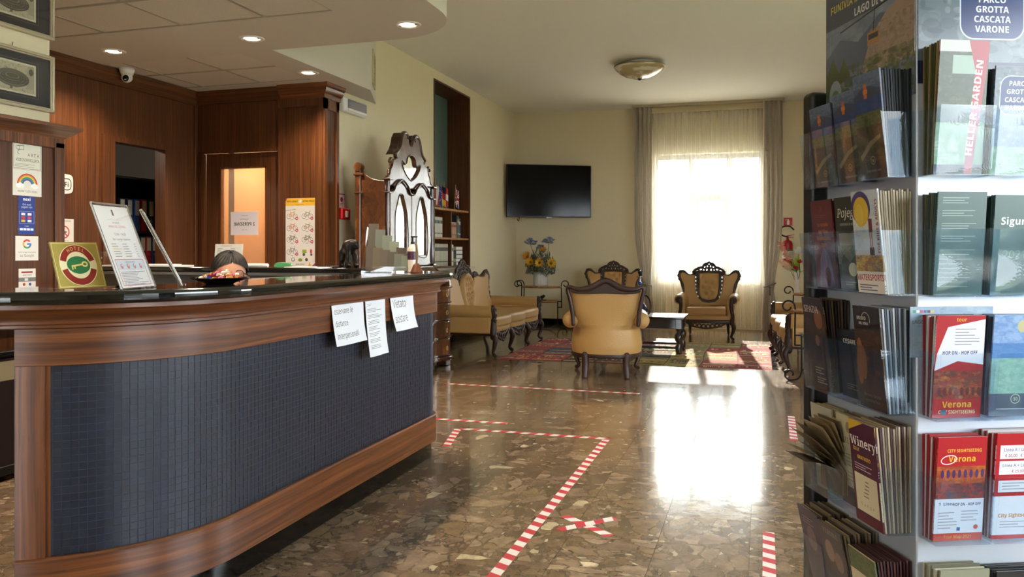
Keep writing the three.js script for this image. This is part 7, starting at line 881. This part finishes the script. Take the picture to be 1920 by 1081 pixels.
  // tall view card standing behind the third row
  const card = part(numbered('view_card'), box(0.175, 0.1, 0.002), printed(canvasTex(512, 300, (g) => { fill(g, '#8fa6c0', 0, 0, 512, 300); blobs(g, ['#9ab0c6', '#7c9ab4', '#a8b8c0', '#6c90a0'], 0, 0, 512, 300, 60, 20, 70, 4); ['#2a8a44', '#d8d8d8', '#b02a30', '#24367a', '#1c1a1a', '#d8b03a'].forEach((c, i) => fill(g, c, 16 + i * 22, 20, 18, 16)); poly(g, '#7c8c98', [[260, 120], [330, 40], [420, 120]]); txt(g, 'LAGO DI GARDA', 120, 90, 30, '#44546a'); }), 0.35), scene, { keepUV: true, at: toWorld(0, C[0] + 0.012, 1.09, 0.003), rot: [0, turnOf(0), 0] }); tag(card, 'wide pale blue lake view card standing behind the red bus leaflets', 'card');
  // header posters of the stand
  part('header_poster', box(W - 0.004, 0.46, 0.003, 0, 1.81, W / 2 + 0.0015), printed(canvasTex(640, 820, (g) => { photo2(g, ['#5c6a74', '#7c8890', '#454f58', '#98a2a8'], 640, 820, 5); g.fillStyle = '#24366e'; g.beginPath(); g.roundRect(159, 476, 244, 182, 50); g.fill(); g.strokeStyle = '#d2d8ea'; g.lineWidth = 5; g.stroke(); ['PARCO', 'GROTTA', 'CASCATA', 'VARONE'].forEach((s, i) => txt(g, s, 281, 517 + i * 35, 33, '#e4e8f4', { bold: true })); fill(g, '#202a48', 0, 740, 640, 80); }), 0.18), k, { keepUV: true, label: 'blue and grey waterfall park poster' });
  part('header_poster', new THREE.BoxGeometry(W - 0.004, 0.46, 0.003).rotateY(-Math.PI / 2).translate(-W / 2 - 0.0015, 1.79, 0), printed(canvasTex(640, 820, (g) => { const s = g.createLinearGradient(0, 0, 0, 1); fill(g, '#4a5058', 0, 0, 640, 820); fill(g, '#6b7480', 0, 440, 640, 380); blobs(g, ['#7c8692', '#66707c', '#8a929a'], 0, 440, 640, 180, 60, 20, 90, 6); poly(g, '#566070', [[0, 560], [120, 500], [260, 540], [420, 470], [640, 520], [640, 640], [0, 640]]); poly(g, '#9a8470', [[300, 640], [360, 540], [470, 470], [640, 430], [640, 680], [300, 680]]); blobs(g, ['#8a7462', '#a89280', '#786450'], 340, 500, 300, 170, 60, 10, 40, 9); blobs(g, ['#3f4a2c', '#55603a', '#343e24', '#6a6c44'], 0, 620, 640, 200, 160, 10, 50, 3); poly(g, '#4a5434', [[0, 640], [60, 560], [110, 640], [150, 580], [200, 660], [0, 720]]); fill(g, '#a0764c', 330, 525, 84, 52); fill(g, '#3c3a3c', 338, 535, 68, 20); g.strokeStyle = '#2e2c2c'; g.lineWidth = 5; g.beginPath(); g.moveTo(372, 525); g.lineTo(384, 440); g.moveTo(120, 470); g.lineTo(640, 420); g.stroke(); txt(g, 'FUNIVIA MONTE BALDO', 40, 360, 44, '#c2ae5a', { bold: true, align: 'left' }); txt(g, 'LAGO DI GARDA', 230, 416, 44, '#cfcdc6', { bold: true, align: 'left' }); disc(g, '#8a9096', 80, 720, 50, 60); disc(g, '#5f7a4c', 80, 730, 30); }), 0.16), k, { keepUV: true, label: 'dark cable car poster' });
  function photo2(g, cols, w, h, seed) { fill(g, cols[0], 0, 0, w, h); blobs(g, cols, 0, 0, w, h, 160, 20, 90, seed); }
}
renderer.render(scene, camera);
